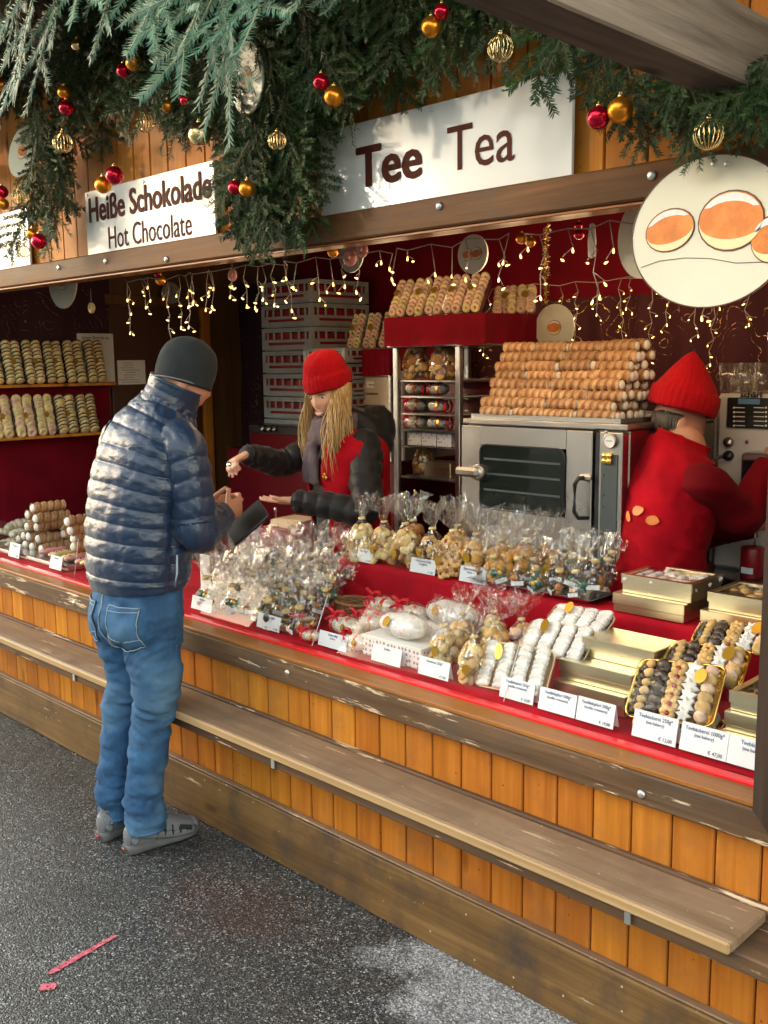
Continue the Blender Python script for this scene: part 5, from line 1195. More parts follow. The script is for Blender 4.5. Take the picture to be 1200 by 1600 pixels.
def head(mb, Mh, female=True):
    """head with face features; local: +y is the face, z up, origin between the ears"""
    U, V = 56, 44; w, dp, hh = (.073, .094, .115) if female else (.077, .099, .120); vs = []
    def g(x, z, x0, z0, sx, sz): return math.exp(-((x - x0) / sx) ** 2 - ((z - z0) / sz) ** 2)
    rings = []
    for i in range(1, V):
        th = pi * i / V; ring = []
        for j in range(U):
            ph = 2 * pi * j / U; x = sin(th) * cos(ph); y = sin(th) * sin(ph); z = -cos(th)
            X, Y, Z = w * x, dp * y, hh * z
            if z < 0: k = -z; X *= 1 - .30 * k ** 1.6; Y *= 1 - .12 * k ** 2 if y > 0 else 1 - .42 * k ** 1.3
            if y > 0:
                fr = y ** 1.5
                Y += fr * (.015 * g(X, Z, 0, -.020, .010, .014) + .007 * g(X, Z, 0, .008, .008, .022) + .005 * g(X, Z, 0, .030, .05, .012) - .010 * g(abs(X), Z, .032, .012, .015, .011)
                     + .006 * g(abs(X), Z, .042, -.022, .02, .02) + .006 * g(X, Z, 0, -.056, .024, .008) + .010 * g(X, Z, 0, -.095, .025, .018) - .003 * g(X, Z, 0, -.075, .025, .007))
            ring.append((X, Y, Z))
        rings.append(ring)
    mb.loft(rings, True, True, True, Mh)
    for s in (-1, 1): mb.ball((s * w * .99, -.012, -.008), (.013, .021, .033), 12, 8, Mh @ Matrix.Rotation(0, 4, 'Z'))
M['skin'] = None
def skinmat(name, col):
    t = NT(name); v = t.coord('Object', rand=False); n = t.noise(v, 30, 4)
    t.P(Base_Color=t.mix(n, tuple(c * .85 for c in col), (min(1, col[0] * 1.12), col[1] * .98, col[2] * .95)), Roughness=.48); t.b.inputs['Subsurface Weight'].default_value = .12; t.b.inputs['Subsurface Radius'].default_value = (.02, .008, .004); t.b.inputs['Subsurface Scale'].default_value = .3; return t.m
M['skin'] = skinmat('fair_skin', (.70, .42, .30)); M['skin2'] = skinmat('ruddy_skin', (.52, .27, .18))
M['eyewhite'] = simple('eye_white', (.75, .74, .72), .2); M['iris'] = simple('eye_iris', (.06, .09, .12), .15); M['lips'] = simple('lips', (.46, .17, .14), .4); M['brow'] = simple('eyebrow', (.22, .12, .05), .7); M['teeth'] = simple('teeth', (.8, .78, .72), .3)
def knit(name, col):
    t = NT(name); v = t.coord('Object', (160, 160, 60), rand=False); n = t.vor(v, 1.0); n2 = t.noise(t.coord('Object', rand=False), 14, 3)
    t.P(Base_Color=t.mix(n2, tuple(x * .8 for x in col), col), Roughness=.9, Normal=t.bump(n, .35, .003)); t.b.inputs['Specular IOR Level'].default_value = .15; t.b.inputs['Sheen Weight'].default_value = .06; return t.m
M['redknit'] = knit('red_knit', (.46, .004, .010)); M['greyknit'] = knit('charcoal_knit', (.030, .036, .040))
def nylon(name, col, rough=.33, bump=.25):
    t = NT(name); v = t.coord('Object', (1, 1, 1.6), rand=False); n = t.noise(v, 45, 4, .6, .8); n2 = t.noise(v, 14, 3, .5, 1.2)
    t.P(Base_Color=col, Roughness=t.math('ADD', t.math('MULTIPLY', n2, .16), rough - .08), Normal=t.bump(t.math('ADD', t.math('MULTIPLY', n, .4), n2), bump, .006)); t.b.inputs['Specular IOR Level'].default_value = .6
    t.b.inputs['Sheen Weight'].default_value = .08; return t.m
M['navy'] = nylon('navy_nylon', (.008, .026, .068), .35, .55); M['navyrib'] = simple('dark_ribbing', (.012, .014, .02), .8); M['blackny'] = nylon('black_nylon', (.008, .007, .009), .55, .3); M['blackny'].node_tree.nodes['Principled BSDF'].inputs['Specular IOR Level'].default_value = .3
def denimmat():
    t = NT('blue_denim'); v = t.coord('Object', rand=False); n = t.noise(v, 9, 5, .6); f = t.noise(t.coord('Object', (260, 260, 40), rand=False), 1.0, 3); big = t.noise(v, 4.2, 2)
    c = t.mix(t.ramp(n, [(.35, 0.0), (.7, 1.0)]), (.010, .042, .120), (.038, .122, .268)); c = t.mix(t.ramp(big, [(.48, 0.0), (.70, .6)]), c, (.15, .27, .39)); c = t.mix(t.math('MULTIPLY', f, .35), c, (.10, .2, .34))
    t.P(Base_Color=c, Roughness=.85, Normal=t.bump(t.math('ADD', f, n), .35, .003)); t.b.inputs['Specular IOR Level'].default_value = .2; return t.m
M['denim'] = denimmat(); M['stitch'] = simple('pale_stitching', (.30, .36, .40), .8)
M['shoegrey'] = simple('grey_shoe_synthetic', (.155, .165, .185), .5, bump=(60, .3)); M['shoeblack'] = simple('black_shoe_mesh', (.018, .019, .022), .7, bump=(300, .5)); M['sole'] = simple('grey_rubber_sole', (.10, .105, .11), .7, var=.15)
M['vest'] = cloth('red_fleece', (.40, .003, .012), .06, .25, 40, .9); M['redsleeve'] = cloth('dark_red_jersey', (.15, .0015, .006), .05, .2, 30, .85)
M['scarf'] = cloth('grey_scarf', (.13, .10, .115), .2, .4, 90, .9)
def hairmat(name, a, b):
    t = NT(name); v = t.coord('Object', (90, 90, 3), rand=False); n = t.noise(v, 1.0, 4); t.P(Base_Color=t.mix(t.ramp(n, [(.3, 0.0), (.7, 1.0)]), a, b), Roughness=.42); t.b.inputs['Specular IOR Level'].default_value = .5; return t.m
M['blonde'] = hairmat('blonde_hair', (.36, .21, .075), (.74, .53, .26)); M['greyhair'] = hairmat('grey_hair', (.03, .025, .022), (.14, .12, .10))

def beanie(mb, Mh, rx, ry, h, low, point=0.0, seed=0, cuff=.05, rib=.010):
    """knit hat from a folded brim to a soft crown; local head frame"""
    rings = []; n = 132; N = 26
    for i in range(N + 1):
        u = i / N
        if u < .28: z = low + cuff * u / .28; k = (1.05 + .06 * abs(sin(pi * u / .28)) ** .5) if rib else .97 + .03 * sin(pi * .5 * u / .28)
        else:
            q = (u - .28) / .72; z = low + cuff + (h - low - cuff) * (q if point > 0 else sin(q * pi / 2)); k = (1 - q) ** .72 if point > 0 else cos(q * pi / 2) ** .78; k = max(k, .02)
        px = -point * max(0, u - .28) ** 2 * .3
        rings.append([(rx * k * cos(a) * (1 + .03 * fbm(cos(a) * 2, sin(a) * 2, u * 4 + seed) + rib * sin(a * 33)), ry * k * sin(a) * (1 + .03 * fbm(cos(a) * 2, u * 4, seed) + rib * sin(a * 33)) + px, z + .004 * fbm(a, u * 3, seed)) for a in [2 * pi * j / n for j in range(n)]])
    inner = [(x * .96, y * .96, low + .012) for x, y, z in rings[0]]
    mb.loft([inner] + rings, True, True, True, Mh)
def shoe(parent, ankle, rz, side):
    t = empty('shoe', ankle, rz, parent); t.scale = (1.0, .93, 1.18)
    rows = [(0, -.105, .048, .030, .036), (0, -.085, .052, .037, .046), (0, -.03, .062, .040, .058), (0, .03, .052, .042, .048), (0, .09, .040, .046, .034), (0, .14, .032, .044, .026), (0, .172, .026, .028, .018)]
    mb = sm(); sweep(mb, rows, (1, 0, 0), 30, 24); sweep(mb, [(0, -.055, .06, .040, .048), (0, -.06, .10, .037, .046), (0, -.062, .125, .036, .044)], (1, 0, 0), 8, 20)
    b = remesh(mb, 'upper', M['shoegrey'], .006, 2); link('upper', b, t)
    bv = BVHTree.FromPolygons([v.co for v in b.vertices], [p.vertices[:] for p in b.polygons])
    mb = sm(); rows = [(0, -.118, .015, .026, .014), (0, -.10, .016, .036, .018), (0, -.04, .016, .038, .017), (0, .03, .014, .043, .014), (0, .10, .013, .047, .013), (0, .15, .015, .040, .012), (0, .182, .022, .022, .008)]
    sweep(mb, rows, (1, 0, 0), 30, 24, None, True, True, 3.0); mb.obj('sole', M['sole'], t)
    for sx in (-1, 1):
        def strip(name, pts, wd, m):
            q = []
            for y, z in pts:
                hit = bv.ray_cast(Vector((sx * .12, y, z)), Vector((-sx, 0, 0)))
                q.append((hit[0] + Vector((sx * .0015, 0, 0))) if hit[0] else Vector((sx * .03, y, z)))
            mb = sm(); sweep(mb, [(*p, wd, .003) for p in q], (0, 0, 1), 14, 8); mb.obj(name, m, t)
        for k in range(5): strip('strap', [(.0 + .028 * k, .086 - .011 * k), (-.005 + .03 * k, .06 - .006 * k), (-.012 + .032 * k, .034)], .0060, M['shoeblack'])
        strip('toe_mesh', [(.085, .050), (.11, .043), (.135, .036)], .009, M['shoeblack']); strip('ankle_mesh', [(-.06, .088), (-.035, .082), (-.02, .078)], .012, M['shoeblack']); strip('side_band', [(-.10, .062), (-.06, .058), (-.02, .05), (.02, .042), (.07, .034), (.12, .030), (.155, .028)], .012, M['shoegrey']); strip('heel_band', [(-.105, .085), (-.09, .06), (-.10, .04)], .014, M['shoegrey']); strip('collar_band', [(-.095, .10), (-.06, .085), (-.03, .088)], .008, M['shoegrey'])
    mb = sm(); mb.ball((0, .155, .034), (.037, .03, .020), 14, 8); mb.obj('toe_cap', M['shoegrey'], t); mb = sm(); mb.ball((0, -.108, .05), (.026, .014, .034), 12, 8); mb.obj('heel_cap', M['shoegrey'], t)
    MB().box((0, -.128, .018), (.022, .004, .009), .001).obj('heel_tab', M['redplast'], t)
    return t
def quilt(sp, amp, ph=0.0, wr=.0035, seed=0.0, skew=0.0):
    def f(s, th, p):
        q = s + skew * sin(th + .6) + .004 * fbm(th * 1.3, s * 6, seed + 5); b = abs(sin(pi * (q + ph) / sp))
        return amp * (b ** .42) + wr * fbm(th * 5 + seed, s * 26, seed) * (.3 + .7 * b) + .0042 * (1 - b) * fbm(th * 13, s * 7 + seed, 3) + .005 * fbm(th * 1.7, s * 5, seed + 9)
    return f
def folds(amp, seed, f1=3.0, f2=7.0):
    return lambda s, th, p: amp * (fbm(th * f1 * .6, s * f2, seed) + .6 * fbm(th * f1 * 1.4 + s * 6, s * f2 * .5, seed + 3))

# ------------------------------------------------ the customer
man = thing('person', 'man in navy quilted jacket, blue jeans and charcoal beanie standing at the counter', 'person', (-2.985, 1.79, 0))
mb = sm()
HM = TR((.088, .152, 1.640), rx=-.30, rz=-.45) @ Matrix.Diagonal((.93, .93, .96, 1))
head(mb, HM, False)
sweep(mb, [(.055, .11, 1.44, .075, .065), (.068, .125, 1.54, .052, .052), (.085, .145, 1.60, .050, .050)], (1, 0, 0), 10, 16)
sweep(mb, [(0, 0, .86, .16, .11), (0, .01, 1.0, .155, .105), (.01, .03, 1.2, .16, .105), (.03, .06, 1.38, .17, .10), (.05, .09, 1.47, .11, .07)], (1, 0, 0), 20, 24)
LEGS = {}
for s, hip, kn, an in ((-1, (-.09, -.01, .86), (-.118, -.025, .48), (-.135, -.07, .09)), (1, (.085, -.01, .86), (.055, -.01, .48), (.038, -.055, .09))):
    LEGS[s] = (hip, kn, an); sweep(mb, [(*hip, .085, .09), (hip[0], hip[1], .7, .078, .082), (*kn, .047, .050), (an[0] * .6 + kn[0] * .4, an[1] * .8, .32, .040, .045), (*an, .032, .036), (an[0], an[1] + .09, .045, .036, .022)], (1, 0, 0), 30, 18)
ARM = {1: [(.175, .07, 1.425), (.232, .085, 1.145), (.085, .305, 1.165)], -1: [(-.14, .05, 1.425), (-.225, .08, 1.15), (-.05, .31, 1.17)]}
for s in (1, -1):
    a, b, c = ARM[s]; sweep(mb, [(*a, .05, .05), (*b, .04, .042), (*c, .026, .024)], (0, 0, 1), 18, 14)
hand(mb, (.078, .318, 1.167), (-.25, .8, .12), (-.75, .2, .1), 1, (.5, .55, .6, .6), .04, .5); hand(mb, (-.042, .322, 1.172), (.3, .8, .12), (.75, .2, .1), -1, (.5, .55, .6, .6), .04, .5)
link('body', remesh(mb, 'body', M['skin2'], .0052, 2), man)
# jeans
mb = sm()
sweep(mb, [(0, -.005, .955, .178, .128), (0, -.012, .90, .180, .135), (0, -.02, .83, .178, .138), (0, -.01, .77, .165, .115)], (1, 0, 0), 20, 40, None, True, True, 2.3)
for s, (hip, kn, an) in LEGS.items():
    sweep(mb, [(hip[0], -.015, .84, .092, .118), (hip[0], -.012, .72, .090, .102), (hip[0] * .98, -.004, .60, .080, .088), (*kn, .070, .076), (kn[0] * .6 + an[0] * .4, an[1] * .6, .34, .065, .071), (an[0], an[1] + .005, .20, .062, .067), (an[0], an[1] + .008, .105, .064, .072), (an[0], an[1] + .010, .070, .064, .073)], (1, 0, 0), 40, 30)
def jw(co):
    z = co.z; d = .007 * fbm(co.x * 9, co.y * 9, z * 14) + .004 * fbm(co.x * 22 + z * 9, co.y * 22, z * 40)
    k = math.exp(-((z - .50) / .10) ** 2); d += .011 * k * fbm(co.x * 6 + z * 8, co.y * 6, z * 26 + co.x * 10)
    k = math.exp(-((z - .17) / .085) ** 2); d += .013 * k * fbm(co.x * 5, co.y * 5 + 3, z * 34 + co.x * 12)
    k = math.exp(-((z - .76) / .07) ** 2); d += .013 * k * fbm(co.x * 5, co.y * 4, z * 24 - abs(co.x) * 22); return d
JM = remesh(mb, 'jeans', M['denim'], .0075, 4, jw); jeans = link('jeans', JM, man)
JB = BVHTree.FromPolygons([v.co for v in JM.vertices], [p.vertices[:] for p in JM.polygons])
def jproj(x, z, off, y0=-.6):
    h = JB.ray_cast(Vector((x, y0, z)), Vector((0, 1, 0))); return (h[0] + h[1] * off) if h[0] else Vector((x, -.13, z))
for sx in (1, -1):
    def pk(u, v): return (sx * (.045 + .105 * u), .905 - .135 * v - (.020 * (1 - abs(2 * u - 1)) if v > .99 else .02 * (1 - abs(2 * u - 1)) * v))
    n = 12; mb = sm(); mb.add([jproj(*pk(i / n, j / n), .0045) for j in range(n + 1) for i in range(n + 1)], [(j * (n + 1) + i, j * (n + 1) + i + 1, (j + 1) * (n + 1) + i + 1, (j + 1) * (n + 1) + i) for j in range(n) for i in range(n)])
    po = mb.obj('back_pocket', M['denim'], jeans); so = po.modifiers.new('t', 'SOLIDIFY'); so.thickness = .004; so.offset = 0
    edge = [pk(i / n, .02) for i in range(n + 1)] + [pk(1, j / n) for j in range(1, n + 1)] + [pk(1 - i / n, 1) for i in range(1, n + 1)] + [pk(0, 1 - j / n) for j in range(1, n + 1)]
    mb = sm(); mb.tube([jproj(x, z, .0068) for x, z in edge], .0016, 5); mb.tube([jproj(*pk(i / n, .12), .0068) for i in range(n + 1)], .0014, 5); mb.tube([jproj(*pk(i / n, .78), .0068) for i in range(n + 1)], .0013, 5); mb.obj('stitching', M['stitch'], po)
mb = sm(); mb.tube([jproj(.004 * sin(k), .94 - .25 * k / 12, .003) for k in range(13)], .0018, 5)
for s in (1, -1): mb.tube([jproj(s * (.165 - .0), .93 - .0 * k, .003) for k in range(2)], .0014, 5)
mb.obj('seam', M['stitch'], jeans)
for s, (hip, kn, an) in LEGS.items():
    mb = sm(); mb.torus(.064, .0036, 32, 6, TR((an[0], an[1] + .010, .079), sc=(1, 1.10, 1.8))); mb.obj('hem', M['denim'], jeans)
shoe(man, (LEGS[-1][2][0], -.03, 0), .06, -1); shoe(man, (LEGS[1][2][0], -.015, 0), -.12, 1)
# jacket
jk = empty('jacket', (0, 0, 0), 0, man)
q = quilt(.0585, .0078, .012, .0045, 2.0, .006)
mb = sm(); trows = [(0, -.008, .945, .188, .136), (0, -.008, .97, .194, .146), (0, -.003, 1.06, .198, .152), (.002, .008, 1.18, .198, .152), (.010, .025, 1.30, .200, .147), (.020, .048, 1.40, .194, .136), (.032, .072, 1.47, .168, .118), (.045, .098, 1.53, .120, .100), (.056, .115, 1.575, .092, .088)]
sweep(mb, trows, (1, 0, 0), 230, 110, lambda s, th, p: q(s, th, p) * (1.0 if s > .025 else .4) - .010 * math.exp(-((th - pi * .0) / .12) ** 2), True, False, 2.25); mb.obj('shell', M['navy'], jk)
mb = sm(); sweep(mb, [(.048, .103, 1.545, .100, .096), (.058, .116, 1.575, .092, .094), (.068, .128, 1.605, .088, .094), (.078, .138, 1.635, .091, .098)], (1, 0, 0), 16, 60, lambda s, th, p: .003 * abs(sin(pi * s / .03)) ** .5 + .002 * fbm(th * 4, s * 20, 1), False, False)
co = mb.obj('collar', M['navy'], jk); so = co.modifiers.new('t', 'SOLIDIFY'); so.thickness = .010; so.offset = -1
mb = sm(); mb.torus(.0915, .0032, 48, 6, TR((.0782, .138, 1.636), rx=-.30, sc=(1, 1.06, 1))); mb.obj('piping', M['shoegrey'], jk)
for s in (1, -1):
    a, b, c = [Vector(v) for v in ARM[s]]; q2 = quilt(.0575, .0085, .02, .0045, 4.0 + s, .004)
    a2 = a + Vector((-s * .03, -.005, .02)); rows = [(*a2, .070, .078), (*(a + Vector((s * .012, 0, -.01))), .072, .082), (*(a.lerp(b, .5) + Vector((s * .012, 0, 0))), .066, .074), (*b.lerp(a, .12), .062, .068), (*b, .062, .066), (*b.lerp(c, .25), .060, .062), (*b.lerp(c, .62), .052, .054), (*b.lerp(c, .88), .044, .046)]
    mb = sm(); sweep(mb, rows, (0, 1, 0), 120, 56, q2, True, True); sl = mb.obj('sleeve', M['navy'], jk)
    mb = sm(); sweep(mb, [(*b.lerp(c, .86), .042, .044), (*b.lerp(c, .93), .040, .042), (*b.lerp(c, .96), .036, .038)], (0, 1, 0), 8, 28); mb.obj('cuff', M['navyrib'], sl)
    mb = sm(); mb.torus(.083, .004, 40, 6, TR((a.x - s * .004, a.y, a.z - .01), ry=s * 1.25, sc=(1, .95, 1))); mb.obj('armhole_seam', M['navyrib'], sl)
# side pocket zip and cord
mb = sm(); mb.tube([(.238, .0, 1.08), (.246, -.008, 1.02), (.238, -.012, .975), (.232, -.006, .985), (.236, .0, 1.03)], .0035, 6); mb.obj('draw_cord', M['stitch'], jk)
mb = sm(); beanie(mb, HM, .094, .110, .162, -.004, 0, 1.0, .055, 0); mb.obj('beanie', M['greyknit'], man)
tag(MB().box((0, 0, 0), (.13, .17, .014), .004, TR((0, 0, 0), rx=.75, ry=.35)).obj('wallet', M['black'], None, (-2.93, 2.22, 1.115), (0, 0, -.35)), 'black open folder held by the customer over the counter', 'wallet')

# ------------------------------------------------ woman serving
WR = pi - .30; wom = thing('person', 'smiling long haired blonde woman in red beanie and red vest reaching out both hands', 'person', (-3.03, 2.83, .12), WR)
wi = Matrix.Translation((-3.03, 2.83, .12)) @ Matrix.Rotation(WR, 4, 'Z'); wi = wi.inverted()
def WL(p): return wi @ Vector(p)
HW = TR(WL((-3.045, 2.755, 1.572)), rx=-.24, rz=.36, ry=.08)
rh = WL((-3.255, 2.42, 1.345)); lh = WL((-3.11, 2.50, 1.163))
mb = sm(); head(mb, HW, True)
sweep(mb, [(0, .0, 1.20, .07, .06), (.0, .03, 1.29, .050, .050), tuple(HW @ Vector((0, -.015, -.05))) + (.049, .05)], (1, 0, 0), 12, 16)
sweep(mb, [(0, -.02, .78, .15, .10), (0, -.01, .95, .125, .09), (0, .0, 1.12, .15, .095), (0, .0, 1.22, .14, .08), (0, .01, 1.27, .09, .06)], (1, 0, 0), 18, 22)
for s in (-1, 1): sweep(mb, [(s * .075, -.02, .80, .08, .085), (s * .08, -.01, .45, .052, .055), (s * .085, -.03, .1, .035, .038), (s * .085, .06, .035, .036, .024)], (1, 0, 0), 22, 16)
sh_r, sh_l = Vector((.165, .02, 1.235)), Vector((-.165, .0, 1.235))
el_r = sh_r.lerp(rh, .5) + Vector((.06, -.02, -.07)); el_l = Vector((-.27, .06, 1.0))
rw = rh - (rh - el_r).normalized() * .06; lw = lh - (lh - el_l).normalized() * .09
sweep(mb, [(*sh_r, .045, .045), (*el_r, .036, .038), (*rw, .024, .022)], (0, 0, 1), 16, 12); sweep(mb, [(*sh_l, .045, .045), (*el_l, .036, .038), (*lw, .024, .022)], (0, 0, 1), 16, 12)
dr_ = (rh - el_r).normalized(); hand(mb, rw, dr_ + Vector((0, .1, -.55)), Vector((-.3, .1, -1)), -1, (.75, .85, .9, .95), .02, .55, .92)
dl_ = (lh - el_l).normalized(); dl_.z *= .1; hand(mb, lw, dl_, Vector((0, 0, 1)), -1, (.06, .08, .1, .14), .03, .25, .95)
link('body', remesh(mb, 'body', M['skin'], .0050, 1), wom)
for s in (-1, 1):
    e = link('eye', sm().ball((0, 0, 0), (.0125, .0125, .0095), 12, 8).mesh('eye', M['eyewhite']), wom); e.matrix_local = HW @ Matrix.Translation((s * .031, .0725, .010)); ir = link('iris', sm().ball((0, .0085, -.002), (.0062, .005, .0062), 10, 6).mesh('iris', M['iris']), e)
    mb = sm(); mb.tube([(s * .018, .0895, .0165), (s * .03, .090, .0205), (s * .043, .084, .0165), (s * .047, .079, .0125)], [.0018, .0028, .0024, .0012], 6); b = mb.obj('eyelid', M['brow'], wom); b.matrix_local = HW
    mb = sm(); mb.tube([(s * .014, .096, .034), (s * .028, .097, .0405), (s * .046, .086, .035)], [.0028, .0032, .0015], 6); b = mb.obj('eyebrow', M['brow'], wom); b.matrix_local = HW
def onface(dx, dz, dy=.0): return (dx, .0935 - dx * dx * 14 + dy, dz)
mb = sm(); mb.tube([onface(x, -.050 + 9 * x * x, .002) for x in [-.026 + .052 * i / 10 for i in range(11)]], [.001 + .0016 * sin(pi * i / 10) for i in range(11)], 6); mb.tube([onface(x, -.063 + 14 * x * x, .001) for x in [-.026 + .052 * i / 10 for i in range(11)]], [.001 + .0020 * sin(pi * i / 10) for i in range(11)], 6); b = mb.obj('lips', M['lips'], wom); b.matrix_local = HW
mb = sm(); mb.tube([onface(x, -.0562 + 11 * x * x, .0005) for x in [-.021 + .042 * i / 8 for i in range(9)]], [.001 + .0042 * sin(pi * i / 8) for i in range(9)], 6); b = mb.obj('teeth', M['teeth'], wom); b.matrix_local = HW
mb = sm(); beanie(mb, HW, .084, .100, .185, .028, 0, 3.0, .06); b = mb.obj('beanie', M['redknit'], wom)
# hair
rg = random.Random(8); mb = sm(); hdown = HW.inverted()
for i in range(640):
    s = -1 if i < 320 else 1; u = rg.random(); a = radians(62 + 80 * u); r0 = Vector((s * .074 * sin(a) * 1.03, .072 * cos(a) - .006, .045 - .02 * u)); p = HW @ r0
    out = Vector((s * .02, .02, 0)); L = rg.uniform(.26, .40) * (1.0 if u < .55 else .85); pts = [HW @ (r0 + Vector((0, 0, .03)) * 1.0 - Vector((s * .006, .004, 0)))]; n = 12; w1 = rg.uniform(0, 6); tgt = Vector((s * rg.uniform(.07, .14), rg.uniform(.06, .13) - .05 * u, 0))
    for k in range(n + 1):
        v = k / n; q = p.lerp(Vector((tgt.x, tgt.y + .02, p.z)), min(1, v * 1.35) ** 1.1); q.z = p.z - L * v; q.x += s * .022 * sin(v * pi) + .008 * sin(v * 7 + w1) ; q.y += .012 * sin(v * 5 + w1) + .02 * sin(v * pi); pts.append(q)
    rr = [.002] + [.0021 * (1 - .8 * (k / n) ** 3) for k in range(n + 1)]; mb.tube(pts, rr, 4)
hair = mb.obj('hair', M['blonde'], wom)
# black jacket, hood, red vest, scarf
wj = empty('jacket', (0, 0, 0), 0, wom)
mb = sm(); sweep(mb, [(0, -.02, .74, .185, .14), (0, -.01, .95, .165, .135), (0, .0, 1.10, .180, .135), (0, .0, 1.20, .172, .120), (0, .005, 1.27, .105, .09), (0, .01, 1.30, .08, .075)], (1, 0, 0), 60, 50, quilt(.06, .006, 0, .003, 6.0)); mb.obj('shell', M['blackny'], wj)
for sh, el, wr_, sd in ((sh_r, el_r, rw, 1.0), (sh_l, el_l, lw, 2.0)):
    mb = sm(); a = Vector((sh.x * .8, sh.y, sh.z + .01)); sweep(mb, [(*a, .056, .060), (*sh, .058, .062), (*sh.lerp(el, .5), .053, .057), (*el, .050, .053), (*el.lerp(wr_, .5), .045, .047), (*el.lerp(wr_, .92), .038, .040), (*wr_, .035, .037)], (0, 0, 1), 70, 36, quilt(.055, .010, .01, .005, sd * 3), True, True); mb.obj('sleeve', M['blackny'], wj)
    mb = sm(); sweep(mb, [(*el.lerp(wr_, .95), .037, .039), (*wr_, .035, .037), (*(wr_ + (wr_ - el).normalized() * .012), .033, .035)], (0, 0, 1), 6, 20); mb.obj('cuff', M['navyrib'], wj)
mb = sm()
for k in range(3): mb.torus(.095 + .010 * k, .034, 40, 14, TR((0, -.045 - .014 * k, 1.335 - .030 * k), rx=.30 + .1 * k, sc=(1.06, .9, 1.25)))
mb.ball((0, -.135, 1.30), (.125, .07, .105), 24, 14); hd = remesh(mb, 'hood', M['blackny'], .009, 5, lambda c: .006 * fbm(c.x * 14, c.y * 14, c.z * 14)); link('hood', hd, wj)
mb = sm(); sweep(mb, [(0, -.02, .76, .200, .155), (0, -.01, .95, .182, .152), (0, .0, 1.10, .205, .152), (0, .0, 1.20, .225, .142), (0, .002, 1.262, .200, .122), (0, .0, 1.30, .125, .105)], (1, 0, 0), 60, 64, folds(.006, 2.0), False, False)
vs_ = mb.mesh('vest', M['vest']); bm = bmesh.new(); bm.from_mesh(vs_)
kill = [f for f in bm.faces if (lambda c: (abs(c.x) < .055 + max(0, 1.22 - c.z) * .10 and c.y > 0) or (c - Vector((.25, .0, 1.14))).length < .082 or (c - Vector((-.25, .0, 1.14))).length < .082)(f.calc_center_median())]
bmesh.ops.delete(bm, geom=kill, context='FACES'); bm.to_mesh(vs_); bm.free(); vo = link('vest', vs_, wom); so = vo.modifiers.new('t', 'SOLIDIFY'); so.thickness = .010; so.offset = 1
mb = sm()
for k, (sc_, z, dx) in enumerate(((.092, 1.300, .0), (.098, 1.275, .01), (.09, 1.325, -.005))): mb.torus(sc_, .030, 40, 12, TR((dx, .045, z + .02), rx=-.25, sc=(1, .98, 1.1)))
mb.ball((.0, .165, 1.235), (.036, .028, .032), 14, 10)
for sx in (-1, 1): sweep(mb, [(sx * .012, .165, 1.235, .024, .018), (sx * .03, .172, 1.17, .034, .018), (sx * .035, .172, 1.09, .040, .015)], (1, 0, 0), 12, 14)
sf = remesh(mb, 'scarf', M['scarf'], .007, 3, lambda c: .005 * fbm(c.x * 30, c.y * 30, c.z * 18)); link('scarf', sf, wom)
mb = sm(); [mb.ball((-.105 + .014 * k, .150 + .0 * k, 1.12 + .012 * (k % 2)), (.010, .005, .009), 8, 6) for k in range(3)]; mb.obj('badge_print', M['sticker'], vo)
tag(sm().lathe([(0, -.0012), (.0115, -.0012), (.0115, .0012), (0, .0012)], 20).obj('coin', M['silver'], None, tuple(wi.inverted() @ (rh + Vector((0, .03, -.045)))), (1.0, .4, 0)), 'silver coin pinched in the raised hand of the saleswoman', 'coin')

# ------------------------------------------------ colleague at the coffee machine
VR = -.82; ven = thing('person', 'person in pointed red hat and red fleece vest working at the coffee machine', 'person', (-1.52, 2.775, .12), VR)
vi = (Matrix.Translation((-1.52, 2.775, .12)) @ Matrix.Rotation(VR, 4, 'Z')).inverted()
HV = TR(vi @ Vector((-1.535, 2.85, 1.490)), rx=-.26, rz=.10) @ Matrix.Diagonal((.88, .90, .92, 1))
vh = vi @ Vector((-1.275, 3.03, 1.415)); 
mb = sm(); head(mb, HV, False); sweep(mb, [(0, .03, 1.22, .075, .07), (.0, .06, 1.30, .058, .058), tuple(HV @ Vector((0, -.02, -.05))) + (.056, .058)], (1, 0, 0), 12, 16)
sweep(mb, [(0, -.05, .78, .165, .12), (0, -.03, .95, .15, .11), (0, .0, 1.12, .165, .11), (0, .02, 1.22, .15, .09), (0, .03, 1.29, .10, .07)], (1, 0, 0), 18, 22)
for s in (-1, 1): sweep(mb, [(s * .08, -.05, .80, .085, .09), (s * .085, -.03, .45, .055, .058), (s * .09, -.04, .1, .036, .04), (s * .09, .05, .035, .038, .024)], (1, 0, 0), 22, 16)
vsr, vsl = Vector((.182, .055, 1.205)), Vector((-.18, .055, 1.205)); vel = vi @ Vector((-1.30, 2.86, 1.20)); vw = vh - (vh - vel).normalized() * .07
sweep(mb, [(*vsr, .05, .05), (*vel, .04, .042), (*vw, .026, .025)], (0, 0, 1), 16, 12); hand(mb, vw, (vh - vel).normalized() + Vector((0, .5, -.1)), Vector((-.6, .3, -.5)), 1, (.55, .65, .7, .75), .03, .5)
el2 = Vector((-.24, .14, .98)); w2 = Vector((-.10, .33, 1.02)); sweep(mb, [(*vsl, .05, .05), (*el2, .04, .042), (*w2, .026, .025)], (0, 0, 1), 16, 12); hand(mb, w2, (.3, .8, .1), (0, 0, -1), 1, (.4, .4, .4, .4))
link('body', remesh(mb, 'body', M['skin2'], .0055, 2), ven)
mb = sm(); beanie(mb, HV, .100, .118, .255, .044, .12, 5.0, .075); mb.obj('pointed_hat', M['redknit'], ven)
rg = random.Random(6); mb = sm()
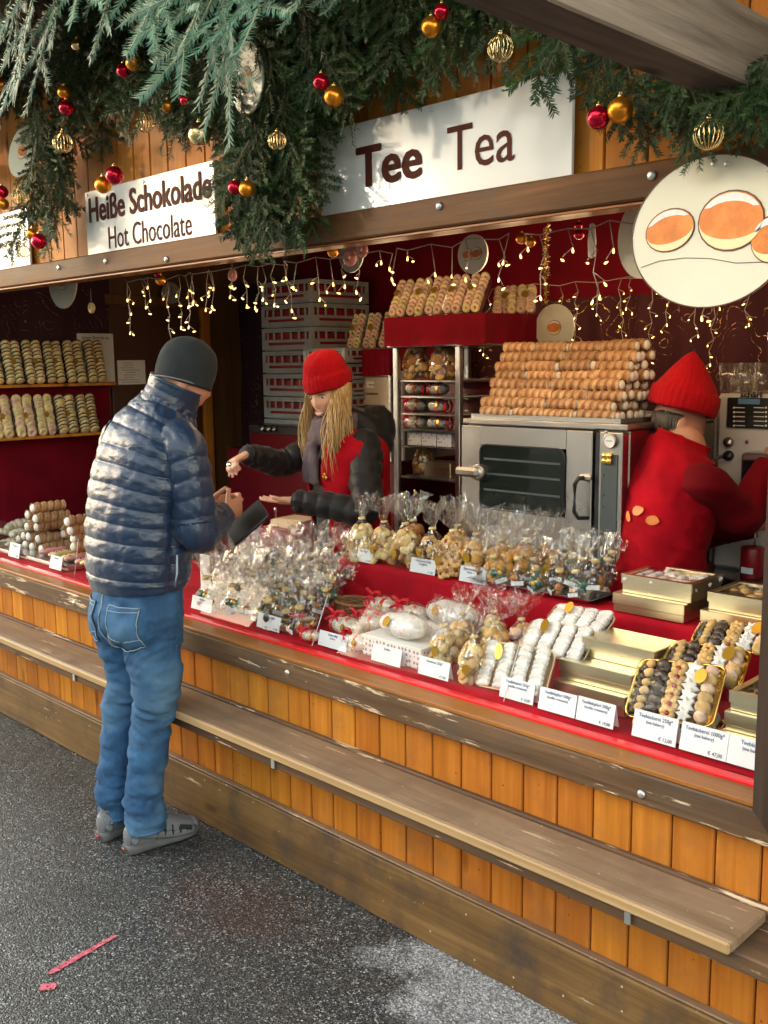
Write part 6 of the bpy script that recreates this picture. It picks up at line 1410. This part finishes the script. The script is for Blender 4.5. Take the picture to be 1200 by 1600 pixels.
for i in range(110):
    a = radians(rg.uniform(100, 260)) + pi / 2 - pi / 2; aa = rg.uniform(radians(190), radians(350)); p = HV @ Vector((.080 * cos(aa), .098 * sin(aa), .01)); q_ = HV @ Vector((.076 * cos(aa) + rg.uniform(-.006, .006), .086 * sin(aa), -.042 + rg.uniform(-.012, .012))); mb.tube([HV @ Vector((.076 * cos(aa), .09 * sin(aa), .03)), p, p.lerp(q_, .6), q_], [.004, .004, .0035, .001], 4)
mb.obj('hair', M['greyhair'], ven)
vv = empty('fleece', (0, 0, 0), 0, ven)
mb = sm(); sweep(mb, [(0, -.055, .70, .225, .165), (0, -.045, .85, .215, .160), (0, -.025, 1.02, .212, .155), (0, .0, 1.14, .214, .150), (0, .015, 1.215, .206, .135), (0, .03, 1.28, .150, .112), (0, .04, 1.305, .092, .092), (0, .048, 1.325, .088, .090)], (1, 0, 0), 90, 80, lambda s, th, p: .012 * fbm(th * 1.2 + s * 4, s * 7, 4.0) + .006 * fbm(th * 3 + s * 14, s * 16, 9.0) + .006 * sin(th * 6 + s * 22) * max(0, .35 - s) * 2.0, False, False, 2.2); vb = mb.obj('vest', M['vest'], vv); so = vb.modifiers.new('t', 'SOLIDIFY'); so.thickness = .008; so.offset = -1
for sh, el, wr_, sd in ((vsr, vel, vw, 1.0), (vsl, el2, w2, 2.0)):
    mb = sm(); a = Vector((sh.x * .62, sh.y + .015, sh.z - .01)); sweep(mb, [(*a, .050, .055), (*sh, .062, .072), (*sh.lerp(el, .5), .064, .070), (*el, .060, .064), (*el.lerp(wr_, .5), .054, .056), (*wr_, .040, .042)], (0, 0, 1), 70, 36, lambda s, th, p: .006 * fbm(th * 1.5 + s * 9, s * 13, sd) + .004 * sin(s * 60 + th * 2) * math.exp(-((s - .28) / .1) ** 2)); mb.obj('sleeve', M['redsleeve'], vv)
VM = vb.data; VB = BVHTree.FromPolygons([v.co for v in VM.vertices], [p.vertices[:] for p in VM.polygons])
for k, (dx, dz, a_, b_, r_) in enumerate(((-.055, -.012, .014, .022, .5), (-.015, .012, .020, .018, -.2), (.025, -.014, .013, .018, .1))):
    n = 18; pts = []
    for i in range(n):
        th = 2 * pi * i / n; x = a_ * cos(th); z = b_ * sin(th); x, z = x * cos(r_) - z * sin(r_), x * sin(r_) + z * cos(r_)
        h = VB.ray_cast(Vector((.165 + dx * .95 + x * .8, -.6, 1.10 + dz * .95 + z * .8)), Vector((0, 1, 0))); pts.append(h[0] + h[1] * .007 if h[0] else Vector((x, -.17, z)))
    c = sum(pts, Vector()) / n + Vector((0, -.002, 0)); mb = sm(); mb.add(pts + [c], [(i, (i + 1) % n, n) for i in range(n)]); mb.obj('printed_bun', M['icebun'], vb)

ven.location = (-1.605, 2.925, .12); ven.scale = (.99, .99, 1.0)
# ================================================================ signs, greenery, ornaments, lights
p = at(1200, 26, x=-.878); hh = p.z - 2.2
part('rafter', MB().box((-.9265, .98, 2.2 + hh / 2), (.097, 1.985, hh), .004), M['greywood'])
part('rafter', MB().box((-4.9, 1.62, 2.62), (.097, .70, .11), .004), M['greywood'])
part('eave_purlin', MB().box(((X0 + X1) / 2, 1.33, 2.83), (X1 - X0, .09, .10), .004), M['greywood'])
def fit_text(body, w, h, m, parent, loc, bold, name='lettering'):
    o = text_obj(name, body, .15, m, parent, loc, (pi / 2, 0, 0), bold, 1.0); me = o.data
    xs_ = [v.co.x for v in me.vertices]; ys_ = [v.co.y for v in me.vertices]; cx, cy = (max(xs_) + min(xs_)) / 2, (max(ys_) + min(ys_)) / 2
    me.transform(Matrix.Diagonal((w / (max(xs_) - min(xs_)), h / (max(ys_) - min(ys_)), 1, 1)) @ Matrix.Translation((-cx, -cy, 0))); return o
SY = 2.004
def fascia_sign(x0, x1, z0, z1, label, texts):
    t = thing('shop_sign', label, 'sign', ((x0 + x1) / 2, SY, z0)); W_ = x1 - x0; H_ = z1 - z0
    MB().box((0, .006, H_ / 2), (W_, .010, H_), .0015).obj('panel', M['signwhite'], t)
    for sx in (-1, 0, 1): link('screw', sm().ball((0, 0, 0), (.006, .003, .006), 10, 6).mesh('screw', M['steel_bolt']), t, (sx * (W_ / 2 - .02), .0, H_ - .014))
    for body, (pa, pb), bold in texts:
        A = at(*pa, y=SY); B = at(*pb, y=SY); fit_text(body, abs(B.x - A.x), abs(A.z - B.z), M['brownprint'], t, ((A.x + B.x) / 2 - (x0 + x1) / 2, -.0008, (A.z + B.z) / 2 - z0), bold)
    return t
fascia_sign(-2.243, -1.371, 2.1215, 2.358, 'white sign reading Tee Tea in brown letters', [('Tee', ((556, 232), (660, 277)), .0045), ('Tea', ((699, 200), (804, 250)), .0)])
fascia_sign(-3.606, -2.765, 2.1215, 2.358, 'white sign reading Heiße Schokolade Hot Chocolate in brown letters', [('Heiße Schokolade', ((138, 310), (331, 309)), .0042), ('Hot Chocolate', ((169, 355), (300, 367)), .0)])
xr = at(45, 380, y=SY).x
fascia_sign(xr - .85, xr, 2.1215, 2.358, 'white sign at the far left ending in the letters fee', [('Coffee', ((-75, 405), (32, 375)), .0)])
# oval sign in front of the beam at the right: plain sugared buns (no faces)
t = thing('oval_sign', 'big cream oval sign with printed sugared buns at the right end of the beam', 'sign', (-1.0, 1.955, 1.955)); MB().disc(.177, .151, .008, 64).obj('panel', M['cream_sign'], t)
sm().tube([(.1772 * cos(2 * pi * i / 64), .0, .1512 * sin(2 * pi * i / 64)) for i in range(65)], .0016, 5).obj('edge', M['outline'], t)
def sl(px, py): q = at(px, py, y=1.955); return q.x + 1.0, q.z - 1.955
for px, py, a_, b_, r_ in ((1047, 360, .055, .042, .18), (1142, 345, .068, .057, -.05), (1207, 374, .042, .044, .1)): x_, z_ = sl(px, py); printed_bun(t, x_, z_, a_, b_, 0.0, r_)
mb = sm(); mb.tube([(sl(px, py)[0], -.0008, sl(px, py)[1]) for px, py in ((1002, 418), (1030, 408), (1070, 403), (1110, 404), (1150, 411), (1180, 410), (1205, 409))], .0008, 4); mb.obj('printed_line', M['outline'], t)
for px, py in ((1115, 256), (1136, 256)): x_, z_ = sl(px, py); link('screw', sm().ball((0, 0, 0), (.006, .003, .006), 10, 6).mesh('screw', M['steel_bolt']), t, (x_, -.0005, z_))
def hanging_disc(px, py, a_, b_, y, label, name='round_sign', buns=1, rz=0.0, m='cream_sign'):
    q = at(px, py, y=y); t = thing(name, label, 'sign', q, rz); MB().disc(a_, b_, .006, 40).obj('panel', M[m], t)
    for k in range(buns): printed_bun(t, (k - (buns - 1) / 2) * a_ * .62, 0, a_ * .34, b_ * .30, 0, .1 * k)
    return t
hanging_disc(738, 397, .062, .062, 2.55, 'small cream disc with printed buns hanging over the trays on the rack', buns=2)
hanging_disc(548, 398, .065, .065, 2.6, 'small dark round disc hanging left of the rack cloth', buns=0, m='grey')
hanging_disc(866, 512, .095, .095, 3.4, 'golden cream disc half hidden behind the cream roll pile', buns=1)
hanging_disc(1003, 372, .07, .10, 2.3, 'cream disc mostly hidden behind the big oval sign', buns=0)
hanging_disc(97, 440, .14, .13, 2.42, 'large cream disc tucked under the beam at the left', buns=1)
hanging_disc(35, 236, .05, .10, 1.84, 'narrow tilted cream disc hanging in the fir greenery at the far left', buns=1, rz=.7).rotation_euler[1] = .35
hanging_disc(385, 122, .075, .10, 1.86, 'cream oval disc half covered by a silvery fir branch', buns=1)

# ---- fir greenery
def needlemat(name, a, b, rough=.5):
    t = NT(name); v = t.coord('Object'); n = t.noise(v, 12, 3); c = t.mix(t.ramp(n, [(.35, 0.0), (.65, 1.0)]), a, b)
    hs = t.node('HueSaturation', {'Color': c, 'Value': t.math('ADD', t.math('MULTIPLY', t.rnd(), .7), .65)}); t.P(Base_Color=hs.outputs[0], Roughness=rough); t.b.inputs['Specular IOR Level'].default_value = .4; return t.m
M['fir'] = needlemat('dark_fir_needles', (.008, .036, .008), (.028, .074, .014)); M['noble'] = needlemat('silvery_fir_needles', (.028, .098, .060), (.085, .190, .118), .42); M['twig'] = simple('fir_twig', (.10, .065, .035), .8, var=.3); M['twig2'] = simple('pale_fir_twig', (.22, .22, .14), .7, var=.2)
def sprig(name, L, seed, m, mt, nl, nw, step, twigs, tl, droop=.12, flat=.35, stem=.0035):
    rg = random.Random(seed); mb = MB(); nd = []
    def needles(pts, taper=True):
        acc = 0.0
        for a, b in zip(pts[:-1], pts[1:]):
            d = b - a; l = d.length; d.normalize(); side = d.cross(Vector((0, 1, 0)))
            if side.length < .01: side = Vector((1, 0, 0))
            side.normalize(); upv = side.cross(d); s = 0.0
            while s < l:
                for sg in (-1, 1):
                    an = rg.gauss(0, flat); q = side * sg * cos(an) + upv * sin(an); dv = (q * rg.uniform(.75, 1.05) + d * rg.uniform(.55, .9)).normalized(); ln = nl * rg.uniform(.75, 1.15); wv = dv.cross(upv).normalized() * nw * .5; p = a + d * (s + rg.uniform(0, step))
                    i = len(mb.v); tw = upv * nw * .3; mb.v.extend([p - wv * .7, p + wv * .7, p + dv * ln * .6 + wv + tw, p + dv * ln, p + dv * ln * .6 - wv - tw]); mb.f.append([i, i + 1, i + 2, i + 3, i + 4]); mb.mi.append(0); mb.sm.append(False)
                s += step
    def path(p, d, L_, bend, n=6):
        pts = [p.copy()]; d = d.normalized()
        for i in range(n): d = (d + bend / n + Vector((rg.uniform(-.05, .05), rg.uniform(-.05, .05), 0))).normalized(); pts.append(pts[-1] + d * L_ / n)
        return pts
    main = path(Vector((0, 0, 0)), Vector((0, 0, -1)), L, Vector((rg.uniform(-.3, .3), -droop, 0)), 8); mb.cur = 1; mb.tube(main, [stem * (1 - .6 * i / 8) for i in range(9)], 5); needles(main[1:])
    for k in range(twigs):
        u = .06 + (.74 if nl < .03 else .52) * k / max(1, twigs - 1); i = min(7, int(u * 8)); p = main[i].lerp(main[i + 1], u * 8 - i); sg = 1 if k % 2 else -1; d0 = (main[i + 1] - main[i]).normalized(); dv = d0 * .62 + Vector((sg * rg.uniform(.5, .9), rg.uniform(-.25, .2), 0)); l = tl * (1 - .45 * u) * rg.uniform(.75, 1.15)
        pts = path(p, dv, l, Vector((-sg * .10, -.05, -.12)), 5); mb.cur = 1; mb.tube(pts, [stem * .6 * (1 - .5 * j / 5) for j in range(6)], 4); needles(pts)
    me = bpy.data.meshes.new(name); me.from_pydata([tuple(v) for v in mb.v], [], mb.f); me.materials.append(m); me.materials.append(mt); me.polygons.foreach_set('material_index', mb.mi); me.update(); return me
FIR = [sprig('fir_branch', .30, 100 + i, M['fir'], M['twig'], .021, .0030, .0034, 10, .15, .1, .6) for i in range(5)]
NOB = [sprig('fir_branch', .56, 200 + i, M['noble'], M['twig2'], .042, .0034, .0056, 6 if i != 2 else 4, .30, .12, .22, .0045) for i in range(4)]
rgF = random.Random(31)
def garland(label, polys, step, ln=1.0, yb=1.93, ydep=.09):
    t = thing('fir_garland', label, 'fir garland', (0, 0, 0), 0, 'fir garlands on the fascia')
    for (x0, y0, x1, y1) in polys:
        yy = y0
        while yy <= y1:
            xx = x0
            while xx <= x1:
                px, py = xx + rgF.uniform(-.5, .5) * step, yy + rgF.uniform(-.5, .5) * step; q = at(px, py, y=yb - rgF.uniform(0, ydep)); s = rgF.uniform(.8, 1.15) * ln
                o = link('fir_branch', rgF.choice(FIR), t, q, (rgF.uniform(-.15, .35), rgF.gauss(0, .55), rgF.uniform(-.6, .6)), (s * rgF.choice((-1, 1)), s, s)); xx += step
            yy += step
    return t
garland('dark fir garland along the top left above the Hot Chocolate sign', [(-30, -110, 500, 120)], 31, .88)
garland('bunch of dark fir hanging between the far left sign and the Hot Chocolate sign', [(50, 160, 98, 320)], 17, .74)
garland('thick bunch of dark fir hanging between the Hot Chocolate sign and the Tee sign', [(366, 100, 458, 255), (376, 255, 428, 300)], 22, .78)
garland('dark fir garland above the Tee sign', [(500, -120, 610, 50), (610, -150, 940, -25)], 36, .78)
garland('dark fir greenery right of the Tee sign below the grey rafter', [(966, 55, 1270, 125)], 30, .54)
nt = thing('fir_spray', 'silvery green noble fir branches hanging from the eave at the top left', 'fir branches', (0, 0, 0))
NBS = [((62, -70), (10, 240)), ((98, -60), (66, 182)), ((182, -90), (163, 112)), ((275, -90), (208, 95)), ((352, -60), (281, 190)), ((350, -70), (396, 205)), ((505, -80), (465, 52)), ((575, -90), (522, 18)), ((10, -90), (-18, 130)), ((425, -80), (432, 70)), ((140, -110), (118, 60)), ((240, -120), (262, 60)), ((330, -110), (328, 60)), ((30, -100), (45, 60))]
for k, (b_, e_) in enumerate(NBS):
    yy = 1.38 + .05 * (k % 3); A = at(*b_, y=yy); B = at(*e_, y=yy - .05); d = B - A; s = d.length / .56; q = Vector((0, 0, -1)).rotation_difference(d.normalized())
    o = link('fir_branch', NOB[k % 4], nt, A); o.rotation_mode = 'QUATERNION'; o.rotation_quaternion = q @ Quaternion((0, 0, 1), rgF.uniform(-.5, .2)); s2 = max(.8, s); o.scale = (s2, s2, s)
# ---- baubles
def bauble_mats():
    M['bred'] = simple('red_bauble', (.55, .008, .035), .12, .75); M['borange'] = simple('amber_bauble', (.72, .27, .02), .28, .85); M['bgold'] = simple('gold_wire', (.80, .62, .30), .22, 1.0); M['bcap'] = simple('gold_cap', (.8, .6, .25), .25, 1.0)
bauble_mats()
BA = {k: sm().ball((0, 0, 0), 1.0, 24, 14).mesh('ball', M[m]) for k, m in (('r', 'bred'), ('o', 'borange'), ('g', 'bgold'))}
CAPM = sm().lathe([(.0, .95), (.22, .95), (.22, 1.16), (.0, 1.18)], 10).torus(.1, .035, 10, 5, TR((0, 0, 1.26), rx=pi / 2)).mesh('cap', M['bcap'])
def wireball():
    mb = sm()
    for k in range(18): a = 2 * pi * k / 18; mb.tube([(sin(pi * i / 10) * cos(a), sin(pi * i / 10) * sin(a), -cos(pi * i / 10)) for i in range(11)], .045, 4)
    return mb.mesh('wire_cage', M['bgold'])
WIRE = wireball()
def bauble(px, py, rpx, k, label, y=1.80, grp=None):
    q = at(px, py, y=y); dpt = -.698 * q.x + .70 * q.y - .15 * (q.z - 1.7); r = rpx * dpt / 1550; nm = {'r': 'red', 'o': 'amber', 'w': 'gold wire', 'g': 'shiny gold'}[k]
    t = thing('bauble', label, 'bauble', q, rgF.uniform(0, 3), grp or 'baubles in the fir greenery'); t.scale = (r, r, r)
    link('wire_cage' if k == 'w' else 'ball', WIRE if k == 'w' else BA[k], t); link('cap', CAPM, t); return t
for px, py, r, k, lab in ((209, 98, 13, 'o', 'amber bauble under the silvery branches, upper of a pair'), (193, 110, 11, 'r', 'red bauble touching the amber one under the silvery branches'), (100, 144, 10, 'o', 'amber bauble above a red one at the upper left'), (104, 168, 12, 'r', 'red bauble below an amber one at the upper left'),
        (161, 289, 13, 'o', 'amber bauble at the top left corner of the Hot Chocolate sign'), (179, 274, 14, 'r', 'red bauble at the top left corner of the Hot Chocolate sign'), (262, 166, 10, 'o', 'amber bauble peeping out behind a silvery branch tip'), (290, 157, 9, 'r', 'red bauble hidden behind a silvery branch tip'),
        (502, 128, 13, 'r', 'red bauble above the left corner of the Tee sign'), (522, 151, 16, 'o', 'amber bauble above the left corner of the Tee sign'), (367, 293, 11, 'r', 'red bauble at the right end of the Hot Chocolate sign'), (386, 295, 13, 'o', 'amber bauble at the right end of the Hot Chocolate sign'),
        (674, 42, 16, 'o', 'amber bauble near the lower end of the grey rafter, above the Tee sign'), (690, 18, 12, 'r', 'red bauble at the top beside the grey rafter'), (935, 184, 18, 'r', 'large red bauble right of the Tee sign'), (969, 172, 20, 'o', 'largest amber bauble right of the Tee sign'),
        (50, 366, 9, 'o', 'small amber bauble at the right edge of the far left sign'), (61, 377, 12, 'r', 'red bauble at the right edge of the far left sign'), (3, 300, 10, 'r', 'red bauble at the very left edge above the far left sign'), (5, 319, 9, 'o', 'small amber bauble at the very left edge above the far left sign'), (2, 132, 11, 'o', 'amber bauble at the very left edge near the top'),
        (98, 223, 15, 'w', 'gold wire bauble left of the Hot Chocolate sign'), (782, 75, 20, 'w', 'gold wire bauble above the middle of the Tee sign'), (1107, 210, 23, 'w', 'largest gold wire bauble above the big oval sign'), (30, 309, 12, 'w', 'gold wire bauble above the far left sign'), (227, 192, 14, 'w', 'gold wire bauble above the Hot Chocolate sign'), (433, 220, 14, 'w', 'gold wire bauble in the thick bunch left of the Tee sign'), (312, 210, 18, 'g', 'shiny gold bauble above the right end of the Hot Chocolate sign'), (38, 393, 9, 'w', 'small gold wire bauble beside the letters fee'), (120, 70, 9, 'g', 'small gold bauble deep in the silvery branches')):
    bauble(px, py, r, k, lab, 1.80 if px < 900 else 1.84)
for px, py, r, k, lab in ((251, 438, 8, 'o', 'amber bauble hanging in front of the wall clock'), (247, 428, 6, 'r', 'small red bauble above the wall clock'), (815, 372, 9, 'o', 'amber bauble hanging among the lights above the oven'), (829, 378, 8, 'o', 'second amber bauble among the lights above the oven'), (905, 366, 8, 'r', 'copper red bauble hanging left of the oval sign'), (904, 352, 6, 'r', 'small red bauble close under the beam left of the oval sign'), (520, 393, 9, 'o', 'amber bauble under the beam above the crates')):
    bauble(px, py, r, k, lab, 2.25, 'baubles hanging inside the stall')
# ring biscuit ornaments
def ring_orn(px, py, y, m, label, r=.022):
    q = at(px, py, y=y); t = thing('ring_ornament', label, 'ornament', q); sm().torus(r * .62, r * .42, 20, 10, TR(rx=pi / 2), .9).obj('ring', M[m], t); sm().tube([(0, 0, r), (.001, 0, r + .06)], .0012, 4).obj('cord', M['stitch'], t)
ring_orn(143, 481, 2.3, 'straw', 'pale ring biscuit ornament hanging below the left disc', .024); ring_orn(363, 430, 2.2, 'pinkglaze', 'pink ring ornament hanging above the fire sign', .022); ring_orn(547, 403, 2.2, 'pinkglaze', 'left pink ring ornament under the beam', .026); ring_orn(566, 391, 2.2, 'pinkglaze', 'right pink ring ornament under the beam', .022)
q = at(925, 376, y=2.25); tag(sm().lathe([(.0, -.045), (.009, -.04), (.011, 0), (.007, .04), (0, .045)], 10).obj('icicle_ornament', M['cream'], None, q), 'white icicle ornament hanging among the lights left of the oval sign', 'ornament')
# tinsel
def tinsel(pts, r, n, label):
    rg = random.Random(5); mb = MB(); P = [Vector(p) for p in pts]
    for i in range(n):
        u = rg.random() * (len(P) - 1); k = min(len(P) - 2, int(u)); c = P[k].lerp(P[k + 1], u - k); d = Vector((rg.gauss(0, 1), rg.gauss(0, 1), rg.gauss(0, 1))).normalized(); s = d.cross(Vector((0, 0, 1))).normalized() * .002; mb.add([c - s, c + s, c + d * r + s, c + d * r - s], [(0, 1, 2, 3)])
    tag(mb.obj('tinsel', M['bgold']), label, 'tinsel')['kind'] = 'stuff'
tinsel([at(855, 352, y=2.9), at(852, 420, y=2.9), at(853, 478, y=2.9)], .016, 420, 'string of gold tinsel hanging above the oven')
# ---- fairy lights
def emis(name, col, st):
    t = NT(name); t.P(Base_Color=(.8, .7, .5), Roughness=.4); t.b.inputs['Emission Color'].default_value = (*col, 1); t.b.inputs['Emission Strength'].default_value = st; t.m.cycles.emission_sampling = 'NONE'; return t.m
M['bulb'] = emis('warm_bulb', (1.0, .56, .16), .42); M['wirew'] = simple('clear_wire', (.42, .36, .32), .4)
BULB = sm().lathe([(.0, -.0065), (.0022, -.0055), (.0032, -.0015), (.0027, .002), (.0015, .0045), (.0014, .007), (0, .0075)], 8).mesh('bulb', M['bulb'])
def lamp(parent, loc, e):
    l = bpy.data.lights.new('glow', 'POINT'); l.energy = e; l.color = (1.0, .66, .34); l.shadow_soft_size = .06; o = bpy.data.objects.new('glow', l); COL.objects.link(o); o.location = loc; o.parent = parent; return o
rgL = random.Random(77)
def light_string(x0, x1, y, ztop, drop, label, dens=.07, e=0.0, jit=.03, dmin=.25):
    t = thing('fairy_lights', label, 'fairy lights', (0, 0, 0), 0, 'strings of fairy lights'); mb = sm(); n = int((x1 - x0) / dens); top = []
    for i in range(n + 1):
        x = x0 + (x1 - x0) * (i + rgL.uniform(-.35, .35)) / n; p = Vector((x, y + rgL.uniform(-jit, jit), ztop - .012 * (i % 2) - rgL.uniform(0, .01))); top.append(p)
        L = drop * rgL.uniform(dmin, 1.0) * (1 if rgL.random() < .8 else .3); pts = [p]; k = max(1, int(L / .042)); sg = rgL.choice((-1, 1))
        for j in range(k):
            pts.append(pts[-1] + Vector((sg * rgL.uniform(.004, .022), rgL.uniform(-.008, .008), -L / k))); sg = -sg
            b = pts[-1] + Vector((sg * rgL.uniform(.012, .03), rgL.uniform(-.01, .01), -rgL.uniform(.006, .03))); mb.tube([pts[-1], b], .0013, 4); link('bulb', BULB, t, b - Vector((0, 0, .008)), (rgL.uniform(-1.5, 1.5), rgL.uniform(-1.5, 1.5), 0))
        mb.tube(pts, .0014, 4); link('bulb', BULB, t, pts[-1] - Vector((0, 0, .010)), (rgL.uniform(-.3, .3), 0, 0))
    mb.tube(top, .0017, 4); mb.obj('wire', M['wirew'], t)
    if e: 
        for f in (.25, .75): lamp(t, (x0 + (x1 - x0) * f, y + (.45 if y < 3 else -.25), ztop - drop * .4), e)
    return t
LE = 0.20
X = lambda px: at(px, 410, y=2.13).x
light_string(X(165), X(285), 2.22, 2.05, .24, 'dense warm fairy lights hanging in front of the brown door', .05, LE * .7)
light_string(X(290), X(395), 2.20, 2.05, .15, 'warm fairy lights hanging around the clock and the fire sign', .06, LE * .7)
light_string(X(400), X(590), 2.18, 2.04, .15, 'warm fairy lights hanging in front of the grey crates', .06, LE)
light_string(X(595), X(785), 2.18, 2.04, .14, 'warm fairy lights hanging above the trays on the rack', .07, LE)
light_string(X(790), X(985), 2.20, 2.04, .18, 'warm fairy lights hanging above the cream roll pile', .07, LE)
light_string(X(985), X(1190), 2.26, 2.04, .26, 'warm fairy lights hanging behind the big oval sign', .07, LE)
nx0, nx1 = at(770, 500, y=3.8).x, at(1215, 500, y=3.8).x
light_string(nx0, (nx0 + nx1) / 2, 3.82, 2.05, .34, 'net of warm fairy lights on the swirl curtain above the cream roll pile', .10, LE * .8, .01, .3)
light_string((nx0 + nx1) / 2, nx1, 3.82, 2.05, .40, 'net of warm fairy lights on the swirl curtain above the pointed hat', .10, LE * .8, .01, .3)
